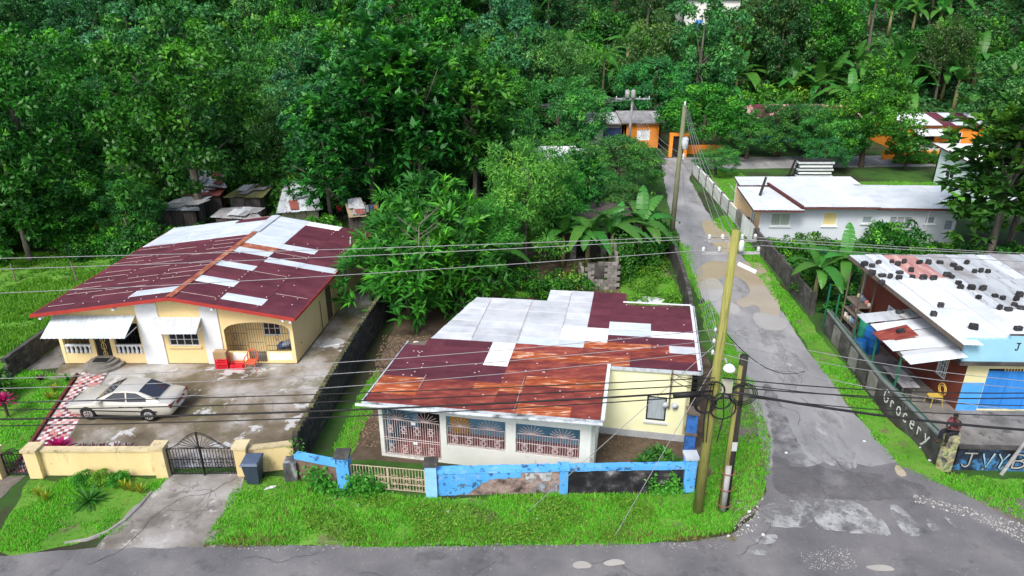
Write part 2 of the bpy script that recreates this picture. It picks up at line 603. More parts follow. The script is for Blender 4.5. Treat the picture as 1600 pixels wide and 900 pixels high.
# dark overlay at the junction, worn crossing, pale scrapes, potholes
jl = [[(1190, 785), (1262, 780), (1275, 805), (1262, 828), (1185, 822)], [(1266, 780), (1345, 784), (1372, 815), (1395, 838), (1330, 834), (1272, 826)],
      [(1362, 802), (1380, 812), (1395, 838), (1380, 839)], [(1384, 785), (1412, 794), (1448, 838), (1412, 840)], [(1444, 812), (1455, 813), (1472, 828), (1455, 832)],
      [(1472, 806), (1485, 812), (1506, 828), (1490, 826)], [(1180, 838), (1218, 834), (1210, 852), (1178, 850)], [(1168, 858), (1205, 862), (1203, 870), (1165, 866)]]
for i, q in enumerate(jl):
    patch('crossing_paint', PP(q), 0.0245 + 0.0004 * i, M_WORN, 0.05, 0.12, 20 + i)
M_WORN2 = mat('pale_scrape', [(0.24, 0.24, 0.245), (0.33, 0.33, 0.335), (0.42, 0.42, 0.42)], scale=1.2, rough=0.65, bump=0.2, bscale=14, stretch=(1.6, 0.6, 1), spots=((0.17, 0.17, 0.175), 2.2, 0.55, 0.1, 0.9), holes=(0.9, 0.42, 0.2))
for i, q in enumerate([[(1248, 655), (1290, 660), (1330, 700), (1345, 737), (1290, 728), (1256, 700)], [(1180, 505), (1200, 500), (1235, 560), (1250, 620), (1225, 610), (1200, 560)]]):
    patch('road_scrape', PP(q), 0.022 + 0.0004 * i, M_WORN2, 0.08, 0.1, 33 + i)
M_ASPHM = mat('tar_patch', [(0.1, 0.1, 0.107), (0.14, 0.137, 0.142), (0.18, 0.177, 0.177)], scale=0.6, rough=0.6, rough2=0.85, bump=0.35, bscale=22, holes=(0.7, 0.4, 0.28), vary=0)
patch('dark_road_patch', PP([(1202, 776), (1210, 700), (1202, 650), (1188, 600), (1206, 600), (1232, 660), (1255, 712), (1300, 738), (1400, 742), (1475, 776), (1380, 784), (1290, 780)]), 0.0225, M_ASPHM, 0.06, 0.12, 41)
mud = [[(1088, 420), (1110, 406), (1150, 412), (1185, 408), (1202, 430), (1208, 455), (1222, 485), (1212, 506), (1192, 500), (1184, 474), (1160, 484), (1146, 470), (1174, 462), (1168, 442), (1140, 428), (1118, 440), (1106, 468), (1088, 450)],
       [(1094, 345), (1118, 344), (1146, 370), (1142, 400), (1118, 388), (1104, 368)], [(1396, 728), (1405, 727), (1420, 745), (1402, 746)]]
clear = [[(1094, 440), (1115, 432), (1132, 448), (1127, 470), (1105, 472), (1091, 458)], [(1174, 488), (1200, 490), (1234, 500), (1230, 516), (1200, 518), (1180, 508)], [(1135, 470), (1158, 480), (1152, 495), (1136, 488)], [(893, 884), (899, 879), (908, 877), (918, 879), (926, 885), (920, 889), (910, 889), (900, 890)], [(1350, 886), (1362, 884), (1380, 883), (1392, 886), (1400, 892), (1385, 894), (1362, 892)], [(940, 881), (950, 876), (962, 874), (974, 877), (978, 882), (966, 884), (950, 886)]]  # pools where the sky reflection is put into the pale colour
for i, q in enumerate(mud):
    patch('puddle', PP(q), 0.026 + 0.0004 * i, M_MUD, 0.05, 0.2, 50 + i)
for i, q in enumerate(clear):
    patch('puddle', PP(q), 0.0275 + 0.0004 * i, M_SKYPUD, 0.02, 0.12, 60 + i)
M_CRACK = mat('road_crack', [(0.06, 0.057, 0.054), (0.1, 0.095, 0.09)], scale=4, rough=0.95, bump=0.2)
rk_ = random.Random(77)
def crack(x, y, a, n, z, w=0.011, m=None):
    L_, R_ = [], []
    for i in range(n):
        a += rk_.uniform(-0.5, 0.5)
        ww = w * rk_.uniform(0.4, 1.3) * (0.3 if i in (0, n - 1) else 1)
        L_.append((x - math.sin(a) * ww, y + math.cos(a) * ww)); R_.append((x + math.sin(a) * ww, y - math.cos(a) * ww))
        x += math.cos(a) * 0.16; y += math.sin(a) * 0.16
    mb = MB()
    for i in range(n - 1):
        mb.quad((*L_[i], z), (*L_[i + 1], z), (*R_[i + 1], z), (*R_[i], z))
    tag(mb.build('road_crack', m or M_CRACK), kind='structure')
for i, (x, y, a, n) in enumerate(((-5, 17.2, 0.1, 30), (-1.4, 16.9, 1.1, 9), (2, 17.6, 0.0, 34), (7.5, 18.0, 0.2, 24), (-14, 17.6, 0.05, 40), (11.0, 20.2, 0.4, 16), (13.5, 21.5, 1.4, 14), (12.4, 25.5, 1.5, 22), (13.8, 29, 1.2, 18), (12.6, 33, 1.7, 14), (-9, 17.9, -0.1, 18), (14.6, 26, 1.6, 16))):
    crack(x, y, a, n, 0.0262 + 0.0003 * i)
for i, (x, y, a, n) in enumerate(((-12.8, 21.8, -1.2, 15), (-11.4, 21.5, -1.9, 13), (-12.6, 20.2, 0.2, 12), (-11.9, 19.6, 0.6, 8), (-15.5, 24.6, 0.3, 26), (-11.8, 23.6, 1.6, 30), (-13.8, 28.6, 0.1, 22), (-9.4, 25, 1.5, 26))):
    crack(x, y, a, n, 0.0245 + 0.0003 * i, 0.009)
patch('side_entrance_lane', [(-24, 18.0), (-18.3, 18.1), (-18.2, 19.2), (-19.0, 20.8), (-18.9, 22.2), (-22.5, 22.2)], 0.0145, M_DIRT, 0.08, 0.3, 70)

# concrete yard of the yellow house, drive, tiled path, kerbs
patch('yard', [(-18.55, 22.35), (-8.62, 22.8), (-7.55, 33.5), (-6.6, 44), (-9.4, 43.5), (-10.75, 30.9), (-22.6, 30.9), (-22.3, 29.4), (-19.9, 29.6), (-19.5, 27), (-18.75, 24.5)], 0.02, M_YARD, 0)
drive = patch('driveway', [(-13.3, 22.3), (-10.5, 22.35), (-10.2, 21.2), (-10.5, 19.6), (-10.0, 18.35), (-14.1, 18.35), (-13.9, 20.1), (-13.6, 21.0)], 0.0175, M_DRIVE, 0.06, 0.3, 72)
pk = MB()
pk.tube([(-13.55, 21.2, 0.02), (-13.62, 20.4, 0.03), (-13.78, 19.7, 0.03), (-14.1, 19.1, 0.02), (-14.6, 18.75, 0.01), (-15.3, 18.6, 0.0)], [0.06, 0.08, 0.07, 0.08, 0.07, 0.05], 6)
tag(pk.build('drive_kerb', M_KERB), 'rough curved concrete kerb edging the grass beside the driveway', 'kerb')
walk = patch('tiled_path', [(-19.5, 22.3), (-18.1, 22.3), (-19.62, 29.4), (-19.8, 30.2), (-21.2, 30.2), (-20.9, 29.0)], 0.024, M_CONC, 0)
M_TW = mat('white_floor_tile', [(0.55, 0.52, 0.52), (0.66, 0.63, 0.63)], scale=4, rough=0.45, bump=0.05, vary=0.1)
M_TR = mat('dark_red_floor_tile', [(0.17, 0.035, 0.04), (0.27, 0.07, 0.075)], scale=4, rough=0.45, bump=0.05, vary=0.14)
M_TP = mat('pink_floor_tile', [(0.5, 0.22, 0.2), (0.6, 0.3, 0.28)], scale=4, rough=0.45, bump=0.05, vary=0.12)
tile_me = {}
for k, mm in (('w', M_TW), ('r', M_TR), ('p', M_TP)):
    t = MB().box(-0.5, 0.5, -0.5, 0.5, 0, 1)
    oo = t.build('tile', mm)
    tile_me[k] = oo.data
    bpy.data.objects.remove(oo)
NR, NC = 40, 7
for r_ in range(NR):
    t0 = (r_ + 0.5) / NR
    xl = -19.42 + t0 * (-21.1 + 19.42)
    xr = -18.15 + t0 * (-19.85 + 18.15)
    yy = 22.4 + t0 * 7.6
    wv = (xr - xl) / NC
    for c_ in range(NC):
        kk = ('w' if random.random() < 0.85 else 'p') if (r_ + c_) % 2 else ('r' if random.random() < 0.62 else 'p')
        o = bpy.data.objects.new('tile', tile_me[kk])
        COL.objects.link(o)
        o.parent = walk
        o.location = (xl + wv * (c_ + 0.5), yy, 0.0255)
        o.scale = (wv * 0.94, 7.6 / NR * 0.94, 0.014 + random.uniform(0, 0.004))
        o.rotation_euler = (0, 0, 0.2)
M_REDK = mat('dark_red_kerb', [(0.1, 0.03, 0.025), (0.2, 0.06, 0.045)], scale=3, rough=0.8, bump=0.3)
tag(MB().beam((-19.55, 22.4, 0.06), (-21.2, 29.8, 0.06), 0.12, 0.16).build('path_kerb', M_REDK), 'low dark kerb along the lawn side of the checkered path', 'kerb')

patch('side_passage', [(-24.1, 30.2), (-22.5, 30.5), (-21.4, 43), (-23.2, 43)], 0.0125, M_CONC, 0)
# other hard standings
patch('shop_forecourt', [(17.0, 22.75), (60, 22.0), (60, 26.9), (19.95, 26.9), (19.6, 35.5), (17.35, 35.5)], 0.012, M_CONC, 0)
patch('backlot_soil', [(-7.2, 23.2), (9.2, 22.0), (10.3, 38), (10.6, 47), (-6, 47)], 0.006, mat('leaf_litter', [(0.05, 0.036, 0.024), (0.1, 0.075, 0.05), (0.15, 0.11, 0.08)], scale=1.3, rough=0.95, bump=0.8, bscale=9, spots=((0.24, 0.19, 0.14), 9, 0.62, 0.05, 0.6), vary=0), 0.1, 0.5, 80)
patch('house_terrace', [(18.1, 49.5), (21.0, 49.2), (20.9, 55), (17.95, 55)], 0.018, mat('peach_tiles', [(0.5, 0.3, 0.2), (0.6, 0.38, 0.27)], scale=2, rough=0.6), 0)

# grass areas
V1 = PP([(0, 862), (0, 836), (25, 790), (45, 750), (262, 748), (232, 792), (195, 830), (120, 850), (60, 862)])
V2 = PP([(372, 752), (352, 790), (325, 835), (318, 852), (600, 856), (1000, 851), (1140, 832), (1192, 775), (1200, 740), (1125, 728), (1075, 772), (880, 772), (680, 780), (530, 766), (440, 745)])
V3 = PP([(1092, 478), (1108, 470), (1150, 540), (1172, 560), (1180, 610), (1205, 690), (1200, 742), (1100, 728), (1108, 640), (1125, 590), (1120, 545), (1100, 500)])
V4 = PP([(1112, 345), (1165, 405), (1212, 470), (1272, 562), (1332, 642), (1402, 732), (1500, 770), (1600, 815), (1600, 750), (1480, 742), (1462, 728), (1375, 642), (1285, 530), (1195, 412), (1135, 335)])
V5 = [(-21.25, 29.7), (-20.45, 26), (-19.6, 22.2), (-23.5, 22.2), (-60, 22.2), (-60, 40), (-40, 47), (-22.5, 46), (-24.2, 31.2), (-24.3, 29.9)]
V6 = PP([(770, 462), (790, 447), (845, 452), (850, 466)])
V7 = PP([(968, 452), (985, 424), (1035, 420), (1062, 450), (1068, 476), (985, 478)])
V8 = [(17.9, 51), (18.4, 70.3), (23, 70.6), (23, 57.5), (18, 56.5)]
V9 = [(24, 57.5), (24, 66), (42, 66), (40, 55.5), (34, 55)]
V10 = PP([(520, 700), (560, 620), (590, 575), (600, 590), (560, 690), (540, 720)])
V11 = PP([(1060, 380), (1078, 385), (1092, 440), (1096, 470), (1085, 455), (1068, 420)])
for i, q in enumerate((V1, V2, V3, V4, V5, V6, V7, V8, V9, V10, V11)):
    patch('lawn', q, 0.0075 + 0.0003 * i, M_GRASS, 0.12, 0.4, 90 + i)
# ------------------------------------------------------------------ building materials
M_YEL = mat('yellow_wall_paint', [(0.78, 0.60, 0.29), (0.83, 0.66, 0.35)], scale=0.8, rough=0.8, bump=0.08, spots=((0.6, 0.44, 0.2), 1.4, 0.58, 0.12, 0.4), spots2=((0.42, 0.32, 0.18), 3.5, 0.64, 0.08, 0.5))
M_YELF = mat('weathered_yellow_paint', [(0.68, 0.53, 0.26), (0.76, 0.62, 0.34)], scale=1.2, rough=0.85, bump=0.15, stretch=(1, 1, 0.35), spots=((0.3, 0.21, 0.1), 1.8, 0.55, 0.12, 0.6), spots2=((0.12, 0.1, 0.07), 3.0, 0.67, 0.06, 0.5))
M_WHT = mat('white_paint', [(0.66, 0.70, 0.73), (0.76, 0.79, 0.81)], scale=1.2, rough=0.75, bump=0.1, spots=((0.45, 0.46, 0.47), 2.2, 0.62, 0.1, 0.5))
M_CREAM = mat('cream_wall_paint', [(0.70, 0.70, 0.42), (0.78, 0.78, 0.52)], scale=0.7, rough=0.8, bump=0.08, spots=((0.55, 0.57, 0.42), 1.5, 0.6, 0.1, 0.5))
M_OFFW = mat('stained_white_wall', [(0.68, 0.72, 0.68), (0.78, 0.81, 0.76)], scale=0.9, rough=0.8, bump=0.1, stretch=(1, 1, 0.5), spots=((0.33, 0.35, 0.34), 1.7, 0.58, 0.12, 0.55), spots2=((0.2, 0.2, 0.18), 4.0, 0.65, 0.06, 0.6))
M_BLUE = mat('bright_blue_paint', [(0.07, 0.33, 0.75), (0.12, 0.42, 0.85)], scale=1.2, rough=0.75, bump=0.15, spots=((0.02, 0.035, 0.07), 3.6, 0.555, 0.05, 0.8), spots2=((0.36, 0.5, 0.66), 1.5, 0.57, 0.1, 0.45))
M_PEEL = mat('peeled_black_plaster', [(0.4, (0.01, 0.011, 0.015)), (0.52, (0.03, 0.03, 0.036)), (0.6, (0.1, 0.09, 0.095)), (0.7, (0.4, 0.41, 0.45))], scale=1.6, detail=8, rough=0.9, bump=0.6, bscale=6)
M_PEEL2 = mat('crumbled_pink_plaster', [(0.35, (0.03, 0.025, 0.025)), (0.46, (0.2, 0.14, 0.13)), (0.56, (0.34, 0.26, 0.24)), (0.68, (0.12, 0.1, 0.1))], scale=1.9, detail=8, rough=0.9, bump=0.7, bscale=6)
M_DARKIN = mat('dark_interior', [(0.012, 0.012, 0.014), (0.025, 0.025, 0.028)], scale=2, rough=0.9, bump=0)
M_BLACKFE = mat('black_ironwork', [(0.012, 0.012, 0.013), (0.03, 0.028, 0.027)], scale=8, rough=0.55, bump=0)
M_BROWNFE = mat('tan_painted_ironwork', [(0.28, 0.21, 0.17), (0.38, 0.3, 0.25)], scale=8, rough=0.6, bump=0)
M_PINKFE = mat('pinkish_white_ironwork', [(0.5, 0.4, 0.4), (0.6, 0.5, 0.49)], scale=8, rough=0.6, bump=0)
M_GLASSD = glassmat('dark_window_glass', (0.012, 0.016, 0.022), 0.06)
M_MAR = mat('maroon_roof_paint', [(0.082, 0.019, 0.03), (0.108, 0.026, 0.039), (0.138, 0.038, 0.05)], scale=1.2, rough=0.62, bump=0.1, stretch=(1, 1, 1), spots=((0.32, 0.13, 0.11), 4.0, 0.68, 0.05, 0.6), vary=0.09)
M_RED = mat('red_fascia_paint', [(0.35, 0.035, 0.03), (0.42, 0.05, 0.04)], scale=2, rough=0.6, bump=0.05)
M_GALV = mat('pale_zinc_sheet', [(0.46, 0.53, 0.58), (0.54, 0.61, 0.66), (0.62, 0.67, 0.71)], scale=0.9, rough=0.5, bump=0.08, stretch=(1, 2, 1), spots=((0.4, 0.38, 0.36), 2.6, 0.66, 0.06, 0.45), vary=0.04)
M_GALVO = mat('aged_white_zinc', [(0.4, 0.43, 0.46), (0.5, 0.53, 0.56), (0.58, 0.6, 0.62)], scale=1.1, rough=0.6, bump=0.1, spots=((0.4, 0.3, 0.25), 2.2, 0.63, 0.07, 0.5), spots2=((0.12, 0.1, 0.09), 7.0, 0.7, 0.04, 0.6), vary=0.05)
M_SHINY = mat('new_white_sheet', [(0.74, 0.76, 0.78), (0.8, 0.81, 0.82)], scale=1, rough=0.4, bump=0.03, spots=((0.5, 0.5, 0.5), 2.2, 0.6, 0.08, 0.55), spots2=((0.36, 0.3, 0.26), 6.0, 0.66, 0.05, 0.6), vary=0.03)
M_RUST = mat('rusty_roof_sheet', [(0.36, (0.12, 0.024, 0.024)), (0.5, (0.21, 0.042, 0.033)), (0.6, (0.28, 0.066, 0.045)), (0.7, (0.4, 0.15, 0.09))], scale=1.5, detail=8, rough=0.8, bump=0.2, stretch=(0.7, 2.2, 1),
             spots=((0.7, 0.6, 0.55), 3.2, 0.68, 0.03, 0.6), vary=0.07)
M_RUSTW = mat('bleached_rust_sheet', [(0.36, (0.2, 0.035, 0.018)), (0.5, (0.34, 0.075, 0.025)), (0.58, (0.46, 0.17, 0.07)), (0.68, (0.72, 0.58, 0.5))], scale=2.0, detail=9, rough=0.8, bump=0.2, stretch=(0.55, 4.0, 1), vary=0.06)
M_COPPER = mat('orange_rust_ridge_cap', [(0.2, 0.05, 0.03), (0.34, 0.11, 0.06), (0.5, 0.28, 0.21)], scale=2.5, rough=0.8, bump=0.15)
M_ZINCD = mat('dull_grey_zinc', [(0.2, 0.2, 0.2), (0.3, 0.3, 0.31), (0.4, 0.41, 0.42)], scale=1.4, rough=0.7, bump=0.2, spots=((0.09, 0.07, 0.05), 1.6, 0.58, 0.08, 0.7), vary=0.1)
M_WOOD = mat('grey_weathered_timber', [(0.1, 0.08, 0.06), (0.2, 0.17, 0.14)], scale=3, rough=0.9, bump=0.3, stretch=(6, 6, 1))
M_GUT = mat('grey_gutter', [(0.28, 0.32, 0.36), (0.55, 0.6, 0.64), (0.1, 0.11, 0.12)], scale=1.3, rough=0.6, bump=0.1)
M_REDBR = mat('red_brown_wall_paint', [(0.17, 0.045, 0.03), (0.23, 0.065, 0.045)], scale=1.2, rough=0.85, bump=0.1, spots=((0.4, 0.22, 0.12), 2.5, 0.68, 0.05, 0.6))
M_CYAN = mat('sky_blue_parapet_paint', [(0.28, 0.58, 0.75), (0.36, 0.66, 0.8)], scale=1.0, rough=0.8, bump=0.1, spots=((0.13, 0.2, 0.25), 2.5, 0.67, 0.05, 0.6))
M_AZURE = mat('azure_shop_paint', [(0.06, 0.33, 0.82), (0.1, 0.4, 0.88)], scale=1.0, rough=0.7, bump=0.08, spots=((0.04, 0.16, 0.45), 1.8, 0.62, 0.1, 0.5))
M_SHUT = mat('blue_roller_shutter', [(0.02, 0.2, 0.62), (0.05, 0.27, 0.72)], scale=1.2, rough=0.5, bump=0.1, stretch=(3, 1, 0.5))
M_GREENP = mat('dark_green_post_paint', [(0.01, 0.1, 0.055), (0.02, 0.15, 0.085)], scale=3, rough=0.6, bump=0.1)
M_ORANGE = mat('orange_wall_paint', [(0.75, 0.24, 0.025), (0.82, 0.3, 0.04)], scale=0.8, rough=0.8, bump=0.08)
M_TURQ = mat('turquoise_wall_paint', [(0.05, 0.5, 0.68), (0.1, 0.58, 0.74)], scale=0.8, rough=0.8, bump=0.08)
M_HWHT = mat('white_house_wall', [(0.6, 0.68, 0.76), (0.7, 0.76, 0.82)], scale=0.5, rough=0.8, bump=0.06, spots=((0.45, 0.48, 0.5), 1.2, 0.64, 0.1, 0.5))
M_CURT = mat('pale_curtain', [(0.25, 0.3, 0.34), (0.4, 0.45, 0.48)], scale=4, rough=0.8, bump=0, stretch=(4, 1, 0.4))

def window(parent, p0, p1, s0, s1, za, zb, frame_m, pane_m, nx=2, nz=2, inset=0.06, fw=0.05, sill=None, name='window'):
    """real window set in a wall opening: frame with bars, panes as sub-parts"""
    mb = MB()
    def seg(sa, sb, zA, zB, dep=0.05):
        a = along(p0, p1, (sa + sb) / 2, (zA + zB) / 2, -inset)
        d = (along(p0, p1, 1) - along(p0, p1, 0))
        nr = Vector((d.y, -d.x, 0))
        mb.obox(a, d * (sb - sa) / 2, nr * dep / 2, (0, 0, (zB - zA) / 2))
    seg(s0, s0 + fw, za, zb); seg(s1 - fw, s1, za, zb); seg(s0 + fw, s1 - fw, za, za + fw); seg(s0 + fw, s1 - fw, zb - fw, zb)
    for i in range(1, nx):
        s = s0 + (s1 - s0) * i / nx
        seg(s - fw / 3, s + fw / 3, za + fw, zb - fw, 0.04)
    for j in range(1, nz):
        z = za + (zb - za) * j / nz
        seg(s0 + fw, s1 - fw, z - fw / 4, z + fw / 4, 0.035)
    w = mb.build(name, frame_m, parent)
    g = MB()
    d = (along(p0, p1, 1) - along(p0, p1, 0))
    nr = Vector((d.y, -d.x, 0))
    for i in range(nx):
        g = MB()
        sa, sb = s0 + (s1 - s0) * i / nx, s0 + (s1 - s0) * (i + 1) / nx
        g.obox(along(p0, p1, (sa + sb) / 2, (za + zb) / 2, -inset - 0.03), d * (sb - sa) / 2 * 0.98, nr * 0.006, (0, 0, (zb - za) / 2 - 0.01))
        g.build('pane', pane_m, w)
    if sill:
        MB().obox(along(p0, p1, (s0 + s1) / 2, za - 0.045, 0.03), d * ((s1 - s0) / 2 + 0.08), nr * 0.07, (0, 0, 0.04)).build('sill', sill, w)
    return w

def grille(mb, p0, p1, s0, s1, za, zb, off=0.02, step=0.14, r=0.011, rails=(0.0, 0.5, 1.0), suns=(), diamonds=(), ztopf=None):
    """ironwork: uprights, rails, sunburst fans and lozenge ornaments"""
    def pt(s, z):
        return along(p0, p1, s, z, off)
    n = max(2, int(round((s1 - s0) / step)))
    for i in range(n + 1):
        s = s0 + (s1 - s0) * i / n
        zt = zb if ztopf is None else ztopf(s)
        mb.beam(pt(s, za), pt(s, zt), 2 * r, 2 * r, (0, 1, 0.01))
    for k in rails:
        z = za + (zb - za) * k
        mb.beam(pt(s0, z), pt(s1, z), 2.4 * r, 2.4 * r)
    for (sc, zc, rad) in suns:
        for a in np.linspace(0, math.pi, 11):
            mb.beam(pt(sc, zc), pt(sc + math.cos(a) * rad, zc + math.sin(a) * rad * 0.8), 1.8 * r, 1.8 * r, (0.02, 1, 0.01))
    for (sc, zc, w, h) in diamonds:
        q = [(sc - w, zc), (sc, zc + h), (sc + w, zc), (sc, zc - h)]
        for i in range(4):
            mb.beam(pt(*q[i]), pt(*q[(i + 1) % 4]), 2 * r, 2 * r, (0.02, 1, 0.01))
        q = [(sc + w * 0.55 * math.cos(a), zc + h * 0.5 * math.sin(a)) for a in np.linspace(0, 2 * math.pi, 9)]
        for i in range(8):
            mb.beam(pt(*q[i]), pt(*q[i + 1]), 1.8 * r, 1.8 * r, (0.02, 1, 0.01))
        mb.beam(pt(sc - w, zc - h), pt(sc + w, zc - h), 2 * r, 2 * r, (0.02, 0, 1))
        mb.beam(pt(sc - w, zc + h), pt(sc + w, zc + h), 2 * r, 2 * r, (0.02, 0, 1))
    return mb

def awning(parent, x0, x1, y0, z0, depth, drop, m, n, ang_side=True):
    """sloped sheet-metal window awning made of slats side by side"""
    a = MB()
    a.beam((x0 + 0.05, y0, z0 - 0.03), (x1 - 0.05, y0, z0 - 0.03), 0.05, 0.05)
    a.beam((x0 + 0.05, y0, z0 - drop), (x0 + 0.05, y0 - depth + 0.04, z0 - drop - 0.02), 0.03, 0.03)
    a.beam((x1 - 0.05, y0, z0 - drop), (x1 - 0.05, y0 - depth + 0.04, z0 - drop - 0.02), 0.03, 0.03)
    fr = a.build('awning', M_WHT, parent)
    for i in range(n):
        xa, xb = x0 + (x1 - x0) * i / n, x0 + (x1 - x0) * (i + 1) / n
        sheet('awning_sheet', (xa, y0, z0), (xa - 0.02, y0 - depth, z0 - drop), (xb - 0.02, y0 - depth, z0 - drop), (xb, y0, z0), m, fr, 0.018, 0.15, 0.004 * (i % 2))
    if ang_side:
        return fr

# ------------------------------------------------------------------ yellow house with maroon gable roof
yh = thing('yellow_house', (-16.3, 36.5, 0), 'yellow single-storey house with patched maroon and pale zinc gable roof', 'house')
FA, FB = (-22.45, 30.95), (-10.8, 30.95)
BRC, BLC = (-9.6, 42.3), (-21.4, 42.6)
wlen = FB[0] - FA[0]
f = MB()
ops = [(0.13, 1.5, 0.55, 2.25), (1.72, 2.5, 0.05, 2.25), (2.72, 4.05, 0.55, 2.25), (5.45, 6.95, 1.0, 2.05), (8.25, 11.5, 0.66, 2.32)]
gate_op = (9.33, 10.2, 0.05, 0.66)
wall_grid(f, FA, FB, 0.18, [(0, 2.78), (wlen / 2 + 0.4, 3.72), (wlen, 2.62)], ops + [gate_op])
f.build('front_wall', M_YEL, yh)
# arch spandrels
sp = MB()
s0, s1, zsp, ztp = 8.25, 11.5, 1.88, 2.3
arc = [(s0 + (s1 - s0) * i / 16, zsp + (ztp - zsp) * math.sqrt(max(0, 1 - (2 * i / 16 - 1) ** 2))) for i in range(17)]
for i in range(16):
    (sa, za), (sb, zb) = arc[i], arc[i + 1]
    sp.prism([along(FA, FB, sa, za, -0.004), along(FA, FB, sb, zb, -0.004), along(FA, FB, sb, 2.325, -0.004), along(FA, FB, sa, 2.325, -0.004)], (0, 0.17, 0))
sp.build('arch', M_YEL, yh)
rt = MB()
wall_grid(rt, FB, BRC, 0.18, 2.62, [(4.6, 5.5, 0.05, 2.1), (7.6, 8.5, 1.1, 2.0)])
rt.build('side_wall', M_YEL, yh)
bk = MB()
wall_grid(bk, BRC, BLC, 0.18, [(0, 2.62), (5.7, 3.7), (11.8, 2.8)])
wall_grid(bk, BLC, FA, 0.18, 2.78)
bk.build('rear_wall', M_YEL, yh)
MB().obox(along(FB, BRC, 5.05, 1.06, -0.06), (0.04, 0.44, 0), (-0.03, 0.003, 0), (0, 0, 1.02)).build('side_door', M_WOOD, yh)
window(yh, FB, BRC, 7.6, 8.5, 1.1, 2.0, M_WHT, M_GLASSD, 2, 1)
# dark rooms behind the openings: inner partition and floor
MB().box(-14.4, -10.95, 32.15, 32.25, 0.0, 2.6).build('inner_wall', M_YEL, yh)
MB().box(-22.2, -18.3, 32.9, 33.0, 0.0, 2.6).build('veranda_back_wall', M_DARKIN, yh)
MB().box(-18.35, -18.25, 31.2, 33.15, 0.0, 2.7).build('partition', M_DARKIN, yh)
MB().box(-14.45, -14.35, 31.2, 33.15, 0.0, 2.7).build('partition', M_YEL, yh)
MB().box(-22.2, -10.95, 31.14, 33.2, 0.028, 0.06).build('veranda_floor', M_CONC, yh)
# white pilasters
for xa, xb, zt in ((-18.3, -17.25, 3.36), (-15.2, -14.35, 3.3)):
    MB().box(xa, xb, 30.885, 30.945, 0.0, zt).build('pilaster', M_WHT, yh)
# balustrades
for sa, sb in ((0.13, 1.5), (2.72, 4.05)):
    bl = MB()
    bl.box(FA[0] + sa, FA[0] + sb, 30.96, 31.08, 0.97, 1.05)
    b0 = bl.build('balustrade', M_WHT, yh)
    for i in range(6):
        x = FA[0] + sa + (sb - sa) * (i + 0.5) / 6
        MB().lathe([(0.055, 0.55), (0.075, 0.68), (0.045, 0.82), (0.07, 0.97)], (x, 31.02, 0), 8).build('baluster', M_WHT, b0)
# ornate black door with brass scrollwork
dr = MB().box(FA[0] + 1.74, FA[0] + 2.48, 31.03, 31.08, 0.06, 2.2).build('door', M_BLACKFE, yh)
M_BRASS = mat('brass_ornament', [(0.5, 0.36, 0.12), (0.62, 0.48, 0.2)], scale=5, rough=0.5, bump=0)
orn = MB()
xc = FA[0] + 2.11
for zc, w, h in ((1.75, 0.22, 0.16), (1.35, 0.12, 0.2), (0.95, 0.12, 0.2), (0.5, 0.1, 0.2)):
    q = [(xc + w * math.cos(a), 31.018, zc + h * math.sin(a)) for a in np.linspace(0, 2 * math.pi, 11)]
    orn.tube(q, 0.018, 4)
orn.beam((xc - 0.3, 31.018, 1.6), (xc + 0.3, 31.018, 1.6), 0.03, 0.03)
orn.beam((xc, 31.018, 0.3), (xc, 31.018, 1.95), 0.03, 0.03, (0, 1, 0))
orn.build('scrollwork', M_BRASS, dr)
orn = MB()
for sa, sb in ((0.13, 1.5), (2.72, 4.05)):
    for k in range(7):
        x = FA[0] + sa + (sb - sa) * (k + 0.5) / 7
        orn.beam((x, 31.07, 1.05), (x, 31.07, 2.24), 0.016, 0.016, (0, 1, 0))
    orn.beam((FA[0] + sa, 31.07, 1.5), (FA[0] + sb, 31.07, 1.5), 0.016, 0.016)
    orn.build('veranda_grille', M_BLACKFE, yh)
    orn = MB()
window(yh, FA, FB, 5.45, 6.95, 1.0, 2.05, M_WHT, M_GLASSD, 4, 3, 0.05, 0.05, M_YEL)
# arched porch grille with gate, and windows in the porch back wall
gr = MB()
def arch_top(s):
    t = (s - s0) / (s1 - s0) * 2 - 1
    return zsp + (ztp - zsp) * math.sqrt(max(0, 1 - t * t)) - 0.02
grille(gr, FA, FB, 8.28, 9.31, 0.68, 1.9, -0.09, 0.13, 0.006, (0.02, 0.25, 0.8), ztopf=arch_top, diamonds=((8.75, 1.5, 0.14, 0.2),))
gr.build('porch_grille', M_BLACKFE, yh)
gr = MB()
grille(gr, FA, FB, 10.24, 11.48, 0.68, 1.9, -0.09, 0.13, 0.006, (0.02, 0.25, 0.8), ztopf=arch_top, diamonds=((10.8, 1.45, 0.12, 0.18),))
gr.build('porch_grille', M_BLACKFE, yh)
gr = MB()
grille(gr, FA, FB, 9.36, 10.18, 0.08, 1.9, -0.075, 0.12, 0.006, (0.02, 0.28, 0.6, 1.0), ztopf=arch_top)
gr.build('porch_gate', M_BLACKFE, yh)
for sa, sb in ((9.75, 10.65), (11.0, 11.6)):
    window(yh, (FA[0], 32.15), (FB[0], 32.15), sa, sb, 1.0, 2.2, M_WHT, M_GLASSD, 3, 3, -0.03, 0.05)
M_SCRAPE = mat('chalk_white_patch', [(0.75, 0.74, 0.7), (0.82, 0.8, 0.77)], scale=3, rough=0.9, bump=0.1)
for xa, xb in ((-13.95, -13.2), (-12.15, -11.0)):
    pts = ragged([(xa, 0.2), (xb, 0.2), (xb, 0.6), (xa, 0.6)], 0.03, 0.08, int(-xa * 10))
    MB().prism([(x, 30.946, z) for x, z in pts], (0, -0.006, 0)).build('bare_plaster_patch', M_SCRAPE, yh)
